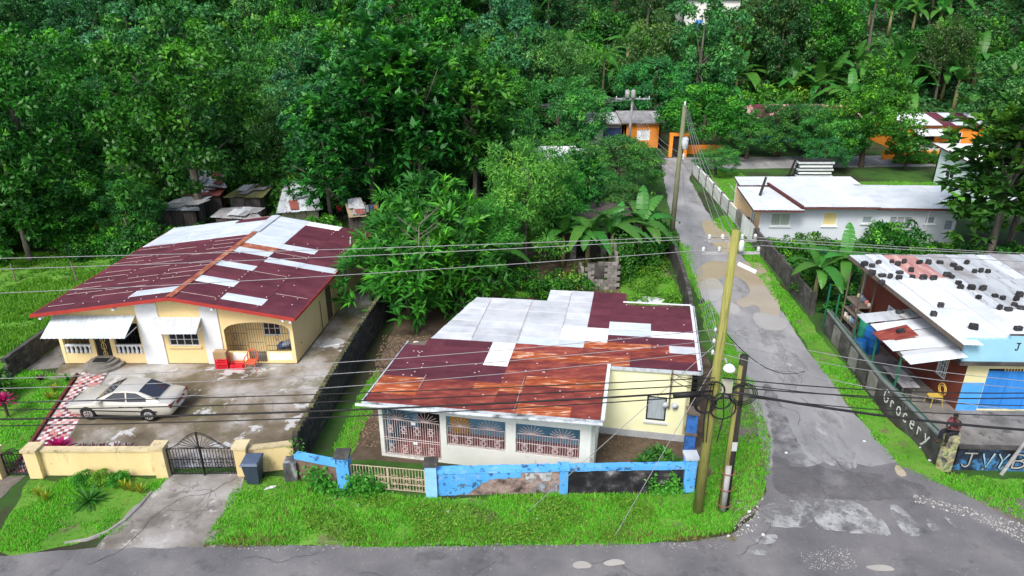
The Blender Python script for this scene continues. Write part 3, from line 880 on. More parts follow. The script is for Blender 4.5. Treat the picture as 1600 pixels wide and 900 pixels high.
# curved front step
stp = MB()
for k, (r_, z0_, z1_) in enumerate(((0.95, 0.0, 0.16), (0.72, 0.16, 0.32), (0.5, 0.32, 0.42))):
    stp.lathe([(r_, z0_ + 0.004), (r_, z1_)], (-20.35, 30.75, 0), 20)
stp.build('step', M_CONC, yh)
MB().box(-20.7, -20.0, 30.35, 30.75, 0.422, 0.44).build('door_mat', M_DARKIN, yh)
awning(yh, -22.35, -18.35, 30.88, 2.72, 1.25, 0.62, M_GALV, 9)
awning(yh, -17.45, -15.15, 30.88, 2.62, 0.8, 0.52, M_GALVO, 6)

# roof: planes in (t along ridge, s down slope)
R0, R1 = V(-16.22, 30.3, 3.92), V(-15.0, 42.9, 3.92)
E0, E1 = V(-10.4, 30.3, 2.83), V(-9.0, 42.9, 2.83)
L0, L1 = V(-23.0, 30.3, 3.02), V(-21.85, 43.3, 3.0)
roof = MB()
roof.quad(R0 - V(0, 0, .06), R1 - V(0, 0, .06), E1 - V(0, 0, .06), E0 - V(0, 0, .06))
roof.quad(R0 - V(0, 0, .06), R1 - V(0, 0, .06), L1 - V(0, 0, .06), L0 - V(0, 0, .06))
roof = roof.build('roof', M_WOOD, yh)
NROW = 18
def bil(a0, a1, b0, b1, t, s):
    return a0.lerp(a1, t).lerp(b0.lerp(b1, t), s)
def rmat_right(t, s):
    if t < 0.11 and t > 0.055 and 0.3 < s < 0.68: return M_GALV
    if 0.16 < t < 0.245 and s < 0.33: return M_GALV
    if 0.33 < t < 0.39 and s < 0.33: return M_GALV
    if 0.42 < t < 0.48 and s > 0.33: return M_GALV
    if 0.5 < t < 0.555 and s < 0.33: return M_GALV
    if 0.555 < t < 0.6 and s < 0.33: return M_COPPER
    if 0.6 < t < 0.66 and 0.33 < s < 0.68: return M_GALV
    if t > 0.6 and s < 0.35: return M_GALV
    if t > 0.94 and 0.33 < s < 0.7: return M_SHINY
    return M_MAR
def rmat_left(t, s):
    if 0.04 < t < 0.12 and s < 0.4: return M_GALV
    if t > 0.93 and s < 0.3: return M_MAR
    if t > 0.72: return M_GALV
    return M_MAR
COLS3 = (0.0, 0.335, 0.672, 1.0)
lap, nails = MB(), MB()
for r_ in range(NROW):
    t0, t1 = r_ / NROW, (r_ + 1) / NROW
    for c_ in range(3):
        sA, sB = COLS3[c_], COLS3[c_ + 1] + (0.015 if c_ < 2 else 0)
        tm, sm = (t0 + t1) / 2, (sA + sB) / 2
        lift = 0.010 * (r_ % 2) + 0.016 * (2 - c_)
        sheet('roof_sheet', bil(R0, R1, E0, E1, t0, sA), bil(R0, R1, E0, E1, t0, sB), bil(R0, R1, E0, E1, t1 + 0.003, sB), bil(R0, R1, E0, E1, t1 + 0.003, sA), rmat_right(tm, sm), roof, 0.011, 0.14, lift)
        sheet('roof_sheet', bil(R0, R1, L0, L1, t0, sA), bil(R0, R1, L0, L1, t0, sB), bil(R0, R1, L0, L1, t1 + 0.003, sB), bil(R0, R1, L0, L1, t1 + 0.003, sA), rmat_left(tm, sm), roof, 0.011, 0.14, lift)
        # bare overlap edges, brighter where the paint has gone
        if rmat_left(tm, sm) is M_MAR and random.random() < 0.72:
            a, b = bil(R0, R1, L0, L1, t1, sA), bil(R0, R1, L0, L1, t1, sB)
            k0, k1 = random.uniform(0, 0.25), random.uniform(0.7, 1)
            lap.beam(a.lerp(b, k0) + V(0, 0, 0.055), a.lerp(b, k1) + V(0, 0, 0.055), 0.035, 0.01)
        if rmat_right(tm, sm) is M_MAR and random.random() < 0.16:
            a, b = bil(R0, R1, E0, E1, t1, sA), bil(R0, R1, E0, E1, t1, sB)
            lap.beam(a.lerp(b, 0.1) + V(0, 0, 0.055), a.lerp(b, 0.9) + V(0, 0, 0.055), 0.03, 0.01)
for (A0, A1) in ((E0, E1), (L0, L1)):
    for s_ in (0.1, 0.21, 0.33, 0.44, 0.55, 0.665, 0.78, 0.9):
        for r_ in range(NROW * 2):
            t = (r_ + 0.5) / (NROW * 2)
            if random.random() < (0.42 if s_ in (0.33, 0.665) else 0.14):
                p = bil(R0, R1, A0, A1, t, s_) + V(0, 0, 0.07)
                nails.box(p.x - 0.022, p.x + 0.022, p.y - 0.03, p.y + 0.03, p.z - 0.02, p.z)
tag(lap.build('lap_edge', mat('bare_pink_edge', [(0.45, 0.3, 0.28), (0.6, 0.48, 0.45)], scale=4, rough=0.8), roof), kind='stuff')
tag(nails.build('roof_nail', mat('pale_nail_washer', [(0.5, 0.42, 0.42), (0.62, 0.55, 0.55)], scale=4, rough=0.7), roof), kind='stuff')
for i in range(9):
    a, b = R0.lerp(R1, i / 12), R0.lerp(R1, (i + 1.03) / 12)
    cp = MB()
    for dx, dz in ((0.17, -0.03), (-0.17, -0.03)):
        cp.quad(a + V(0, 0, 0.075 + 0.003 * (i % 2)), b + V(0, 0, 0.075 + 0.003 * (i % 2)), b + V(dx, 0, dz + 0.075), a + V(dx, 0, dz + 0.075))
    cp.build('ridge_cap', M_COPPER, roof)
cp = MB()
for i in range(9, 12):
    a, b = R0.lerp(R1, i / 12), R0.lerp(R1, (i + 1.03) / 12)
    for dx in (0.26, -0.26):
        cp.quad(a + V(0, 0, 0.085), b + V(0, 0, 0.085), b + V(dx, 0, 0.055), a + V(dx, 0, 0.055))
cp.build('ridge_cap', M_GALV, roof)
fa = MB()
for a, b in ((R0, E0), (R0, L0)):
    fa.beam(a + V(0, -0.05, -0.04), b + V(0, -0.05, -0.04), 0.03, 0.17)
fa.beam(E0 + V(0.02, 0, -0.06), E1 + V(0.02, 0, -0.06), 0.03, 0.13)
fa.beam(L0 + V(-0.02, 0, -0.06), L1 + V(-0.02, 0, -0.06), 0.03, 0.13)
fa.build('fascia', M_RED, roof)
for x in (-22.6, -19.0, -14.3, -11.0, -10.65):
    z = float(np.interp(x, [L0.x, R0.x, E0.x], [L0.z, R0.z, E0.z])) - 0.2
    MB().box(x - 0.06, x + 0.06, 30.3, 30.93, z - 0.1, z - 0.0).build('rafter_end', M_WHT, roof)
tag(MB().tube([(-9.95, 40.5, 2.2), (-9.8, 40.4, 3.4)], 0.04, 6).build('vent_pipe', M_WHT, yh))
# rain pipe on side wall
p = along(FB, BRC, 3.6, 0, 0.05)
MB().tube([p, p + V(0, 0, 1.8)], 0.025, 6).build('pipe', M_WOOD, yh)

# ------------------------------------------------------------------ middle house with rusted roof
PH = math.radians(-10.5)
mux, muy = V(math.cos(PH), math.sin(PH), 0), V(-math.sin(PH), math.cos(PH), 0)
MO = V(-5.6, 22.75, 0)
def mz(u, v):
    return 3.0 + 0.028 * u + 0.006 * v
def ML(u, v, z=None):
    p = MO + mux * u + muy * v
    p.z = mz(u, v) if z is None else z
    return p
mh = thing('cream_house', (0.5, 26.5, 0), 'cream house with rust-streaked red and bare zinc roof behind the blue wall', 'house')
a0, a1 = ML(0.2, 0.75, 0), ML(8.72, 0.75, 0)
c0, c1 = ML(8.72, 3.95, 0), ML(12.3, 3.95, 0)
f = MB()
mops = [(0.12, 2.5, 0.1, 2.28), (2.75, 5.1, 0.88, 2.24), (5.5, 7.95, 0.88, 2.24)]
wall_grid(f, a0, a1, 0.16, [(0, mz(0, 0.7) - 0.1), (8.5, mz(8.7, 0.7) - 0.1)], mops)
f.build('carport_wall', M_OFFW, mh)
f = MB()
wall_grid(f, a1, c0, 0.16, mz(8.7, 2) - 0.1)
f.build('carport_side_wall', M_OFFW, mh)
f = MB()
wall_grid(f, ML(8.56, 3.95, 0), c1, 0.16, mz(10, 4) - 0.1, [(2.05, 2.85, 0.88, 2.05)])
f.build('wing_wall', M_CREAM, mh)
window(mh, ML(8.56, 3.95, 0), c1, 2.05, 2.85, 0.88, 2.05, M_GLASSD, M_CURT, 1, 1, 0.05, 0.06, M_WHT)
f = MB()
wall_grid(f, c1, ML(12.3, 9.9, 0), 0.16, mz(12, 7) - 0.1)
f.build('side_wall', M_CREAM, mh)
f = MB()
wall_grid(f, ML(12.3, 9.9, 0), ML(1.9, 9.6, 0), 0.16, mz(5, 9) - 0.14)
wall_grid(f, ML(1.9, 9.6, 0), ML(1.5, 5.2, 0), 0.16, mz(1, 5) - 0.1)
f.build('rear_wall', M_CREAM, mh)
f = MB()
wall_grid(f, ML(1.5, 5.2, 0), ML(0.3, 5.2, 0), 0.16, mz(0, 5) - 0.1)
wall_grid(f, ML(0.3, 5.2, 0), a0, 0.16, mz(0, 3) - 0.12)
f.build('carport_left_wall', M_OFFW, mh)
MB().obox(ML(0.5, 1.85, 1.25), mux * 0.03, muy * 0.88, (0, 0, 1.2)).build('inner_lining', mat('dull_blue_lining', [(0.14, 0.36, 0.5), (0.2, 0.44, 0.58)], scale=1, rough=0.85), mh)
# carport interior: blue rear wall, dark red floor, yellow door
f = MB()
wall_grid(f, ML(0.4, 2.75, 0), ML(8.5, 2.75, 0), 0.1, 2.8)
f.build('carport_rear_wall', mat('carport_blue_paint', [(0.16, 0.44, 0.64), (0.22, 0.52, 0.72)], scale=1, rough=0.8), mh)
MB().obox(ML(4.45, 1.84, 0.05), mux * 4.1, muy * 0.9, (0, 0, 0.045)).build('carport_floor', mat('red_oxide_floor', [(0.3, 0.11, 0.11), (0.38, 0.16, 0.15)], scale=1.2, rough=0.5), mh)
MB().obox(ML(2.95, 2.71, 1.15), mux * 0.4, muy * 0.03, (0, 0, 1.05)).build('door', mat('mustard_door', [(0.5, 0.3, 0.03), (0.6, 0.36, 0.05)], scale=2, rough=0.6), mh)
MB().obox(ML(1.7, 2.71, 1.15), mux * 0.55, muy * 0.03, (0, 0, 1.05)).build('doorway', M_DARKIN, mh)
gr = MB()
grille(gr, a0, a1, 0.16, 2.46, 0.14, 1.8, -0.02, 0.095, 0.009, (0.0, 0.42, 0.48, 1.0), suns=((0.75, 1.8, 0.55), (1.9, 1.8, 0.55)),
       diamonds=[(0.45 + 0.55 * k, z, 0.12, 0.17) for k in range(4) for z in (0.45, 1.35)])
gr.build('carport_gate', M_PINKFE, mh)
for k in (0, 1):
    MB().obox(along(a0, a1, 1.42 + 0.04 * k, 1.72 - 0.92 * k, 0.012), mux * 0.09, muy * 0.004, (0, 0, 0.07)).build('gate_plate', M_WHT, mh)
for sa, sb in ((2.8, 5.06), (5.55, 7.9)):
    gr = MB()
    mid = (sa + sb) / 2
    grille(gr, a0, a1, sa, sb, 0.9, 1.78, -0.03, 0.098, 0.009, (0.0, 0.52, 1.0), suns=((sa + 0.55, 1.78, 0.52), (sb - 0.6, 1.78, 0.52)), diamonds=[(sa + (sb - sa) * (k + 0.5) / 4, 1.12, 0.13, 0.18) for k in range(4)])
    gr.build('opening_grille', M_PINKFE, mh)
MB().obox(ML(4.2, 0.74, 0.25), mux * 4.2, muy * 0.02, (0, 0, 0.1))
MB().obox(ML(10.5, 3.925, 0.16), mux * 1.75, muy * 0.02, (0, 0, 0.16)).build('plinth', mat('grey_plinth', [(0.3, 0.32, 0.33), (0.4, 0.42, 0.43)], scale=2, rough=0.85), mh)
# roof: rows of sheets laid across
rf = MB()
def quadz(us, z=-0.06):
    return [ML(u, v) + V(0, 0, z) for u, v in us]
rf.prism(quadz([(0.02, 0.1), (8.88, 0.1), (8.88, 3.9), (12.5, 3.9), (12.45, 10.0), (9.4, 10.0), (9.3, 11.1), (5.65, 10.8), (5.6, 9.9), (2.0, 9.6), (1.05, 5.3), (0.25, 4.9)], -0.05), (0, 0, -0.05))
mroof = rf.build('roof', M_WOOD, mh)
def mmat(u, v):
    if v < 5.2:
        if 3.8 < u < 4.9 and 3.4 < v: return M_SHINY
        if u < 4.9 and 2.0 < v: return M_MAR
        if u < 1.8 and v > 1.35: return M_RUSTW
        if u < 1.8 and 0.6 < v < 1.3: return M_RUSTW
        if 3.7 < u < 5.75 and 1.25 < v < 2.0: return M_RUSTW
        if 5.7 < u < 7.85 and v < 0.7: return M_RUSTW
        if 6.6 < u < 8.9 and 2.0 < v < 2.7: return M_RUSTW
        if 4.9 < u < 9.8 and 4.0 < v < 4.7: return M_RUSTW
        if u > 10.5 and 4.0 < v < 4.6: return M_MAR
        return M_RUST
    if 11.3 < u and v < 6.1: return M_GALVO
    if 6.65 < u < 8.8 and 5.9 < v < 7.05: return M_SHINY
    if 7.7 < u < 9.8 and v < 6.0: return M_RUSTW
    if 8.75 < u < 10.6 and 6.7 < v < 8.1: return M_GALV
    if u > 10.55 and 6.7 < v < 7.3: return M_SHINY
    if u > 8.7 and v > 6.7 and not (u < 9.4 and v > 10.2): return M_MAR
    if u > 7.7: return M_MAR if v > 6.0 else M_RUST
    if v < 5.6 and u > 1.0: return M_MAR if u < 5.0 else M_RUST
    if u > 5.7 and v < 5.9: return M_GALV
    return M_GALVO
RH = 0.66
for i in range(17):
    v0, v1 = 0.06 + i * RH, 0.06 + (i + 1) * RH
    vm = (v0 + v1) / 2
    ul = 0.0 if vm < 5.0 else (1.0 + (vm - 5.2) * 0.22)
    ur = 8.9 if vm < 3.9 else 12.6
    if vm > 10.1: ul, ur = 5.6, 9.4
    if vm > 9.6 and vm < 10.1: ul = 2.0
    if vm < 5.2: cuts = [ul, 1.78, 3.8, 4.88, 5.74, 7.8, 8.9, 9.8, 11.4, ur]
    else: cuts = [ul, 2.85, 4.88, 6.7, 7.75, 8.78, 10.57, 11.4, ur]
    cuts = sorted(set(c for c in cuts if ul <= c <= ur))
    cuts = [c for k, c in enumerate(cuts) if k == 0 or c - cuts[k - 1] > 0.25]
    cuts[-1] = ur
    for k in range(len(cuts) - 1):
        u0, u1 = cuts[k], cuts[k + 1] + (0.06 if k < len(cuts) - 2 else random.uniform(-0.04, 0.05))
        if k == 0: u0 += random.uniform(-0.02, 0.02)
        lf = 0.012 * (i % 2) + 0.008 * (k % 2) + random.uniform(0, 0.004)
        sk = 0.22 * RH / 2 if (k == 0 and 5.2 < vm < 9.7) else 0.0
        sheet('roof_sheet', ML(u0 - sk, v0 - 0.02), ML(u1, v0 - 0.02), ML(u1, v1 + 0.02), ML(u0 + sk, v1 + 0.02), mmat((u0 + u1) / 2, vm), mroof, 0.011, 0.14, lf)
fa = MB()
for a, b in (((-0.05, -0.05), (8.95, -0.05)), ((8.98, -0.05), (8.98, 3.85)), ((9.0, 3.86), (12.62, 3.86)), ((12.66, 3.9), (12.62, 10.1)), ((-0.1, 0.0), (0.12, 4.95))):
    fa.beam(ML(*a) + V(0, 0, -0.03), ML(*b) + V(0, 0, -0.03), 0.05, 0.14)
fa.beam(ML(-0.02, -0.02) + V(0, -0.02, -0.14), ML(8.9, -0.02) + V(0, -0.02, -0.14), 0.04, 0.04)
fa.build('fascia', M_GUT, mroof)
gt = MB()
gt.tube([ML(-0.3, -0.13) + V(0, 0, -0.06), ML(4, -0.13) + V(0, 0, -0.08), ML(9.0, -0.13) + V(0, 0, -0.06)], 0.065, 8)
gt.build('gutter', M_GUT, mroof)
for ta, tb_, tw in (((8.98, 0), (8.98, 4.0), 0.13), ((12.55, 4.0), (12.5, 10.08), 0.12), ((9.3, 10.15), (12.5, 10.15), 0.1)):
    MB().beam(ML(*ta) + V(0, 0, 0.05), ML(*tb_) + V(0, 0, 0.05), tw, 0.03).build('verge_trim', M_SHINY, mroof)
seam = MB()
for uc, va, vb in ((2.85, 5.6, 9.6), (4.88, 5.6, 9.9), (6.7, 7.0, 10.9), (5.74, 0.1, 2.6), (1.78, 1.2, 2.2)):
    seam.beam(ML(uc, va) + V(0, 0, 0.048), ML(uc, vb) + V(0, 0, 0.048), 0.022, 0.012)
tag(seam.build('lap_seam', mat('stained_lap_seam', [(0.36, 0.35, 0.34), (0.44, 0.42, 0.41), (0.3, 0.24, 0.21)], scale=2.5, rough=0.8, holes=(3.0, 0.38, 0.1)), mroof), kind='stuff')
nails = MB()
for i in range(17):
    for k in range(60):
        u, v = random.uniform(0, 12.5), 0.06 + i * RH + random.choice((0.05, 0.35, 0.6))
        if mmat(u, v) in (M_MAR, M_RUST) and (v < 5 or u > 8.8) and (v > 4 or u < 8.8) and v < 10 and random.random() < 0.13:
            p = ML(u, v) + V(0, 0, 0.045)
            nails.box(p.x - 0.03, p.x + 0.03, p.y - 0.02, p.y + 0.02, p.z - 0.02, p.z)
tag(nails.build('roof_nail', MATS['pale_nail_washer'], mroof), kind='stuff')
mt = MB()
for u in (11.35, 11.72):
    p = ML(u, 3.9, 1.75)
    mt.lathe([(0.13, 0), (0.13, 0.06), (0.11, 0.14)], (p.x, p.y - 0.12, p.z), 12, 'y')
pm = mt.build('electric_meter', M_GUT, mh, True)
MB().beam(ML(11.5, 3.86, 1.6), ML(11.5, 3.86, 3.4), 0.06, 0.06, (0, 1, 0)).build('service_mast', M_WOOD, mh)
# blue outhouse door beside the wing
ot = thing('blue_pillar', ML(12.5, 3.3, 0), 'dark blue weathered pillar with shelf against the cream wing corner', 'pillar')
MB().obox(ML(12.42, 3.35, 0.95), mux * 0.2, muy * 0.2, (0, 0, 0.95)).build('shaft', mat('deep_blue_weathered', [(0.02, 0.06, 0.22), (0.04, 0.16, 0.5), (0.02, 0.03, 0.06)], scale=1.8, rough=0.8, bump=0.3), ot)
MB().obox(ML(12.42, 3.33, 1.93), mux * 0.26, muy * 0.26, (0, 0, 0.05)).build('cap', M_WOOD, ot)
MB().obox(ML(12.42, 3.32, 0.95), mux * 0.24, muy * 0.24, (0, 0, 0.05)).build('shelf', M_WOOD, ot)
# ------------------------------------------------------------------ yellow front wall, gates
def wallbox(mb, a, b, th, h, z0=0.0):
    a, b = Vector((a[0], a[1], 0)), Vector((b[0], b[1], 0))
    return mb.beam(a + V(0, 0, z0 + h / 2), b + V(0, 0, z0 + h / 2), th, h)
M_MOSS = mat('mossy_coping', [(0.5, 0.42, 0.25), (0.66, 0.56, 0.34)], scale=2, rough=0.9, bump=0.2, spots=((0.14, 0.12, 0.06), 3.0, 0.56, 0.08, 0.7))
def fence_pillar(p, w, h, m, parent, cap=None, name='pillar'):
    o = MB().box(p[0] - w / 2, p[0] + w / 2, p[1] - w / 2, p[1] + w / 2, 0, h).build(name, m, parent)
    MB().box(p[0] - w / 2 - 0.05, p[0] + w / 2 + 0.05, p[1] - w / 2 - 0.05, p[1] + w / 2 + 0.05, h, h + 0.1).build('cap', cap or m, o)
    return o
fw = thing('front_wall', (-16, 22.3, 0), 'long weathered yellow garden wall with square pillars beside the arched iron gate', 'wall')
mb = MB(); wallbox(mb, (-18.1, 22.3), (-13.7, 22.3), 0.2, 1.12); mb.build('wall_panel', M_YELF, fw)
mb = MB(); wallbox(mb, (-18.05, 22.3), (-13.75, 22.3), 0.3, 0.08, 1.12); mb.build('coping', M_MOSS, fw)
fence_pillar((-18.35, 22.25), 0.5, 1.22, M_YELF, fw, M_MOSS)
fence_pillar((-13.5, 22.25), 0.46, 1.32, M_YELF, fw, M_MOSS)
fw2 = thing('front_wall', (-9.5, 22.4, 0), 'short yellow garden wall with one pillar behind the wheelie bin', 'wall')
fence_pillar((-10.4, 22.35), 0.46, 1.28, M_YELF, fw2, M_MOSS)
mb = MB(); wallbox(mb, (-10.17, 22.42), (-8.55, 22.75), 0.2, 1.1); mb.build('wall_panel', M_YELF, fw2)
mb = MB(); wallbox(mb, (-10.15, 22.42), (-8.55, 22.75), 0.28, 0.07, 1.1); mb.build('coping', M_MOSS, fw2)
gp = thing('gate_pillar', (-19.55, 22.2, 0), 'yellow gate pillar at the lane end of the checkered path', 'pillar')
fence_pillar((-19.85, 22.15), 0.42, 1.2, M_YELF, gp, M_MOSS, 'shaft')
mb = MB(); wallbox(mb, (-20.07, 22.15), (-32, 21.9), 0.2, 1.1)
tag(mb.build('boundary_wall', M_YELF), 'yellow boundary wall running on past the checkered path gate', 'wall')

def swing_gate(root, a, b, h, m, arch=0.0, leaves=2, z0=0.06):
    """iron gate in leaves: frame, bars, scroll panels, optional arched sunburst top"""
    a, b = Vector((a[0], a[1], 0)), Vector((b[0], b[1], 0))
    L = (b - a).length
    for k in range(leaves):
        sa, sb = L * k / leaves + 0.015, L * (k + 1) / leaves - 0.015
        lf = MB()
        n = int((sb - sa) / 0.11)
        for i in range(n + 1):
            s = sa + (sb - sa) * i / n
            lf.beam(along(a, b, s, z0), along(a, b, s, h), 0.02 if 0 < i < n else 0.045, 0.02 if 0 < i < n else 0.045, (0, 1, 0.01))
        for z in (z0 + 0.02, z0 + 0.3, h * 0.6, h):
            lf.beam(along(a, b, sa, z), along(a, b, sb, z), 0.025, 0.025)
        o = lf.build('gate_leaf', m, root)
        sc = MB()
        for i in range(3):
            s = sa + (sb - sa) * (i + 0.5) / 3
            z = h * 0.5
            for (w, hh) in ((0.16, 0.24), (0.09, 0.14)):
                q = [along(a, b, s + w * math.cos(t), z + hh * math.sin(t), 0.01) for t in np.linspace(0, 2 * math.pi, 9)]
                sc.tube(q, 0.011, 4)
            for i2 in range(3):
                zz = z0 + 0.1 + i2 * 0.22
                sc.beam(along(a, b, s - 0.14, zz, 0.012), along(a, b, s + 0.14, zz, 0.012), 0.018, 0.018)
        sc.build('scroll_panel', m, o)
        if arch:
            ar = MB()
            def top(s):
                t = abs(s - L / 2) / (L / 2)
                return h + arch * (1 - t) ** 0.75 if t > 0.12 else h + arch * 0.93
            q = [along(a, b, sa + (sb - sa) * i / 10, h + arch * (math.cos(abs(sa + (sb - sa) * i / 10 - L / 2) / (L / 2) * math.pi) * 0.5 + 0.5)) for i in range(11)]
            ar.tube(q, 0.02, 5)
            q2 = [p + V(0, 0, -0.07) for p in q]
            ar.tube(q2, 0.012, 4)
            cen = along(a, b, L / 2, h)
            for t in np.linspace(0.12, math.pi / 2, 7):
                sg = -1 if k == 0 else 1
                e = along(a, b, L / 2 + sg * math.cos(t) * L * 0.33, h + math.sin(t) * arch * 0.82)
                ar.beam(cen, e, 0.016, 0.016, (0, 1, 0.01))
            ar.build('arched_top', m, o)
g = thing('driveway_gate', (-11.95, 22.25, 0), 'black wrought iron double gate with arched sunburst top across the driveway', 'gate')
swing_gate(g, (-13.22, 22.2), (-10.66, 22.25), 1.25, M_BLACKFE, 0.72)
MB().beam((-11.93, 22.16, 0.05), (-11.93, 22.16, 2.05), 0.05, 0.05, (0, 1, 0)).build('centre_post', M_BLACKFE, g)
g = thing('path_gate', (-19.1, 22.2, 0), 'small black iron gate at the end of the checkered path', 'gate')
swing_gate(g, (-19.6, 22.2), (-18.62, 22.2), 1.0, M_BLACKFE, 0.25, 1)

# ------------------------------------------------------------------ dark block wall between the two plots
bw = thing('block_boundary_wall', (-8.0, 30, 0), 'dark mossy concrete block wall with toothed top between the two houses', 'wall')
M_BLKW = mat('blackened_block_wall', [(0.02, 0.02, 0.022), (0.045, 0.044, 0.046), (0.085, 0.082, 0.08)], scale=1.1, rough=0.9, bump=0.8, bscale=5, spots=((0.15, 0.15, 0.145), 2.4, 0.64, 0.06, 0.6))
M_BLKM = mat('mossy_block', [(0.03, 0.03, 0.028), (0.09, 0.088, 0.05), (0.14, 0.15, 0.04)], scale=3, rough=0.95, bump=0.5, vary=0.3)
bp = [V(-8.42, 22.7, 0), V(-7.7, 31.5, 0), V(-6.9, 39.0, 0), V(-6.5, 44, 0)]
Hs = [1.5, 1.72, 1.75, 1.6]
mb = MB()
for i in range(3):
    a, b = bp[i], bp[i + 1]
    n = V(-0.1, 0, 0)
    mb.prism([a + n, b + n, b + n + V(0, 0, Hs[i + 1]), a + n + V(0, 0, Hs[i])], (0.2, 0.02, 0))
mb.build('wall_body', M_BLKW, bw)
cnt = 0
for i in range(2):
    a, b = bp[i], bp[i + 1]
    L = (b - a).length
    k = int(L / 0.30)
    for j in range(k):
        t = (j + 0.5) / k
        p = a.lerp(b, t)
        h = Hs[i] + (Hs[i + 1] - Hs[i]) * t
        MB().obox(p + V(0, 0, h + 0.05 + random.uniform(-0.01, 0.02)), (b - a).normalized() * 0.09, V(0.09, 0, 0), (0, 0, 0.055)).build('coping_block', M_BLKM, bw)
# rough courses visible on the wall face
for i in range(2):
    a, b = bp[i], bp[i + 1]
    L = (b - a).length
    for r_ in range(7):
        k = int(L / 0.85)
        for j in range(k):
            t = (j + 0.5 + 0.5 * (r_ % 2)) / k
            if t > 0.99: continue
            p = a.lerp(b, t)
            MB().obox(p + V(0.1 + random.uniform(0.002, 0.02), 0, 0.12 + r_ * 0.215), (b - a).normalized() * 0.40, V(0.012, 0, 0), (0, 0, 0.098)).build('block', M_BLKW, bw)

mw = thing('meadow_wall', (-24.2, 33, 0), 'low dark block wall between the meadow and the side of the yellow house', 'wall')
for k in range(30):
    y = 29.6 + k * 0.46
    for r_ in range(5):
        MB().obox((-24.25 + 0.045 * (y - 29.6) * 0.9, y + 0.23 * (r_ % 2), 0.12 + r_ * 0.23), (0.1 + random.uniform(-0.012, 0.012), 0, 0), (0.01, 0.222, 0), (0, 0, 0.112)).build('block', M_DCONC, mw)
# ------------------------------------------------------------------ blue fence wall of the cream house
bf = thing('blue_fence_wall', (1.8, 21.3, 0), 'bright blue plastered fence wall with crumbling black and pink patches', 'wall')
F0, F1, F2 = (-2.78, 21.12), (1.9, 21.28), (6.45, 21.4)
for (a, b, kind) in ((F0, F1, 0), (F1, F2, 1)):
    d = (Vector(b) - Vector(a))
    mb = MB(); wallbox(mb, a, b, 0.2, 1.0); mb.build('wall_core', M_PEEL if kind else M_PEEL2, bf)
    mb = MB()
    nseg = 9
    for i in range(nseg):
        p, q = Vector(a).lerp(Vector(b), i / nseg), Vector(a).lerp(Vector(b), (i + 1) / nseg)
        mb.beam((p.x, p.y, 1.09), (q.x, q.y, 1.09), 0.27, 0.17 + 0.02 * math.sin(i * 2.1))
    mb.build('coping', M_BLUE, bf)
# surviving blue render on the first bay (ragged lower edge)
dx = (Vector(F1) - Vector(F0)).normalized()
rn = random.Random(5)
def skin(poly, m, off, name='render_patch'):
    pts = ragged(poly, 0.03, 0.08, rn.randint(0, 999))
    MB().prism([along(F0, F2, s, z, 0.1 + off) for s, z in pts], (0, -0.012, 0)).build(name, m, bf)
skin([(0.05, 0.02), (1.05, 0.02), (1.55, 0.4), (1.95, 0.72), (3.1, 0.78), (3.15, 1.0), (0.05, 1.0)], M_BLUE, 0.0)
skin([(3.3, 0.55), (4.2, 0.6), (4.25, 0.98), (3.25, 0.95)], mat('flaking_white_render', [(0.3, 0.31, 0.34), (0.6, 0.62, 0.66)], scale=2, rough=0.9, bump=0.3, holes=(3.0, 0.44, 0.06)), 0.0)
skin([(3.5, 0.05), (4.45, 0.05), (4.45, 0.5), (3.7, 0.45)], mat('pale_blue_render', [(0.2, 0.23, 0.3), (0.34, 0.38, 0.46)], scale=2, rough=0.9, bump=0.3, holes=(2.4, 0.46, 0.06)), 0.001)
fence_pillar((1.92, 21.24), 0.32, 1.12, M_BLUE, bf)
fence_pillar((6.62, 21.4), 0.42, 1.5, M_BLUE, bf, mat('pale_grey_cap', [(0.4, 0.45, 0.5), (0.55, 0.6, 0.64)], scale=3, rough=0.85))
gpost = fence_pillar((-2.98, 21.1), 0.42, 1.42, mat('two_tone_blue_paint', [(0.16, 0.42, 0.8), (0.3, 0.56, 0.86)], scale=1.6, rough=0.75, bump=0.15, spots=((0.6, 0.7, 0.8), 1.5, 0.6, 0.05, 0.6)), bf, M_DCONC)
fp = thing('blue_gate_pillar', (-6.3, 21.5, 0), 'blue gate pillar with stained top between the iron gate and low blue wall', 'pillar')
fence_pillar((-6.3, 21.5), 0.46, 1.5, M_BLUE, fp, M_DCONC, 'shaft')
lw = thing('low_blue_wall', (-7.4, 21.9, 0), 'low wall with blue coping and creeper beside the blocky dark stub', 'wall')
mb = MB(); wallbox(mb, (-8.25, 22.1), (-6.55, 21.6), 0.2, 0.95); mb.build('wall_core', mat('brown_bare_wall', [(0.12, 0.08, 0.06), (0.2, 0.14, 0.11)], scale=2, rough=0.9, bump=0.4), lw)
mb = MB(); wallbox(mb, (-8.25, 22.1), (-6.55, 21.6), 0.28, 0.18, 0.95); mb.build('coping', M_BLUE, lw)
st = MB().box(-8.7, -8.2, 21.8, 22.3, 0, 0.85).build('concrete_stub', mat('black_white_stub', [(0.03, 0.03, 0.035), (0.1, 0.1, 0.11), (0.5, 0.52, 0.55)], scale=2.4, rough=0.9, bump=0.4, stretch=(1, 1, 0.4)))
tag(st, 'squat black and white stained concrete block at the wall end', 'concrete block')
g = thing('tan_iron_gate', (-4.6, 21.3, 0), 'tan ironwork double gate overgrown with weeds between two blue pillars', 'gate')
M_TAN = mat('tan_gate_paint', [(0.42, 0.33, 0.24), (0.52, 0.43, 0.33)], scale=5, rough=0.7)
swing_gate(g, (-6.05, 21.48), (-3.22, 21.12), 1.08, M_TAN, 0.0, 2)

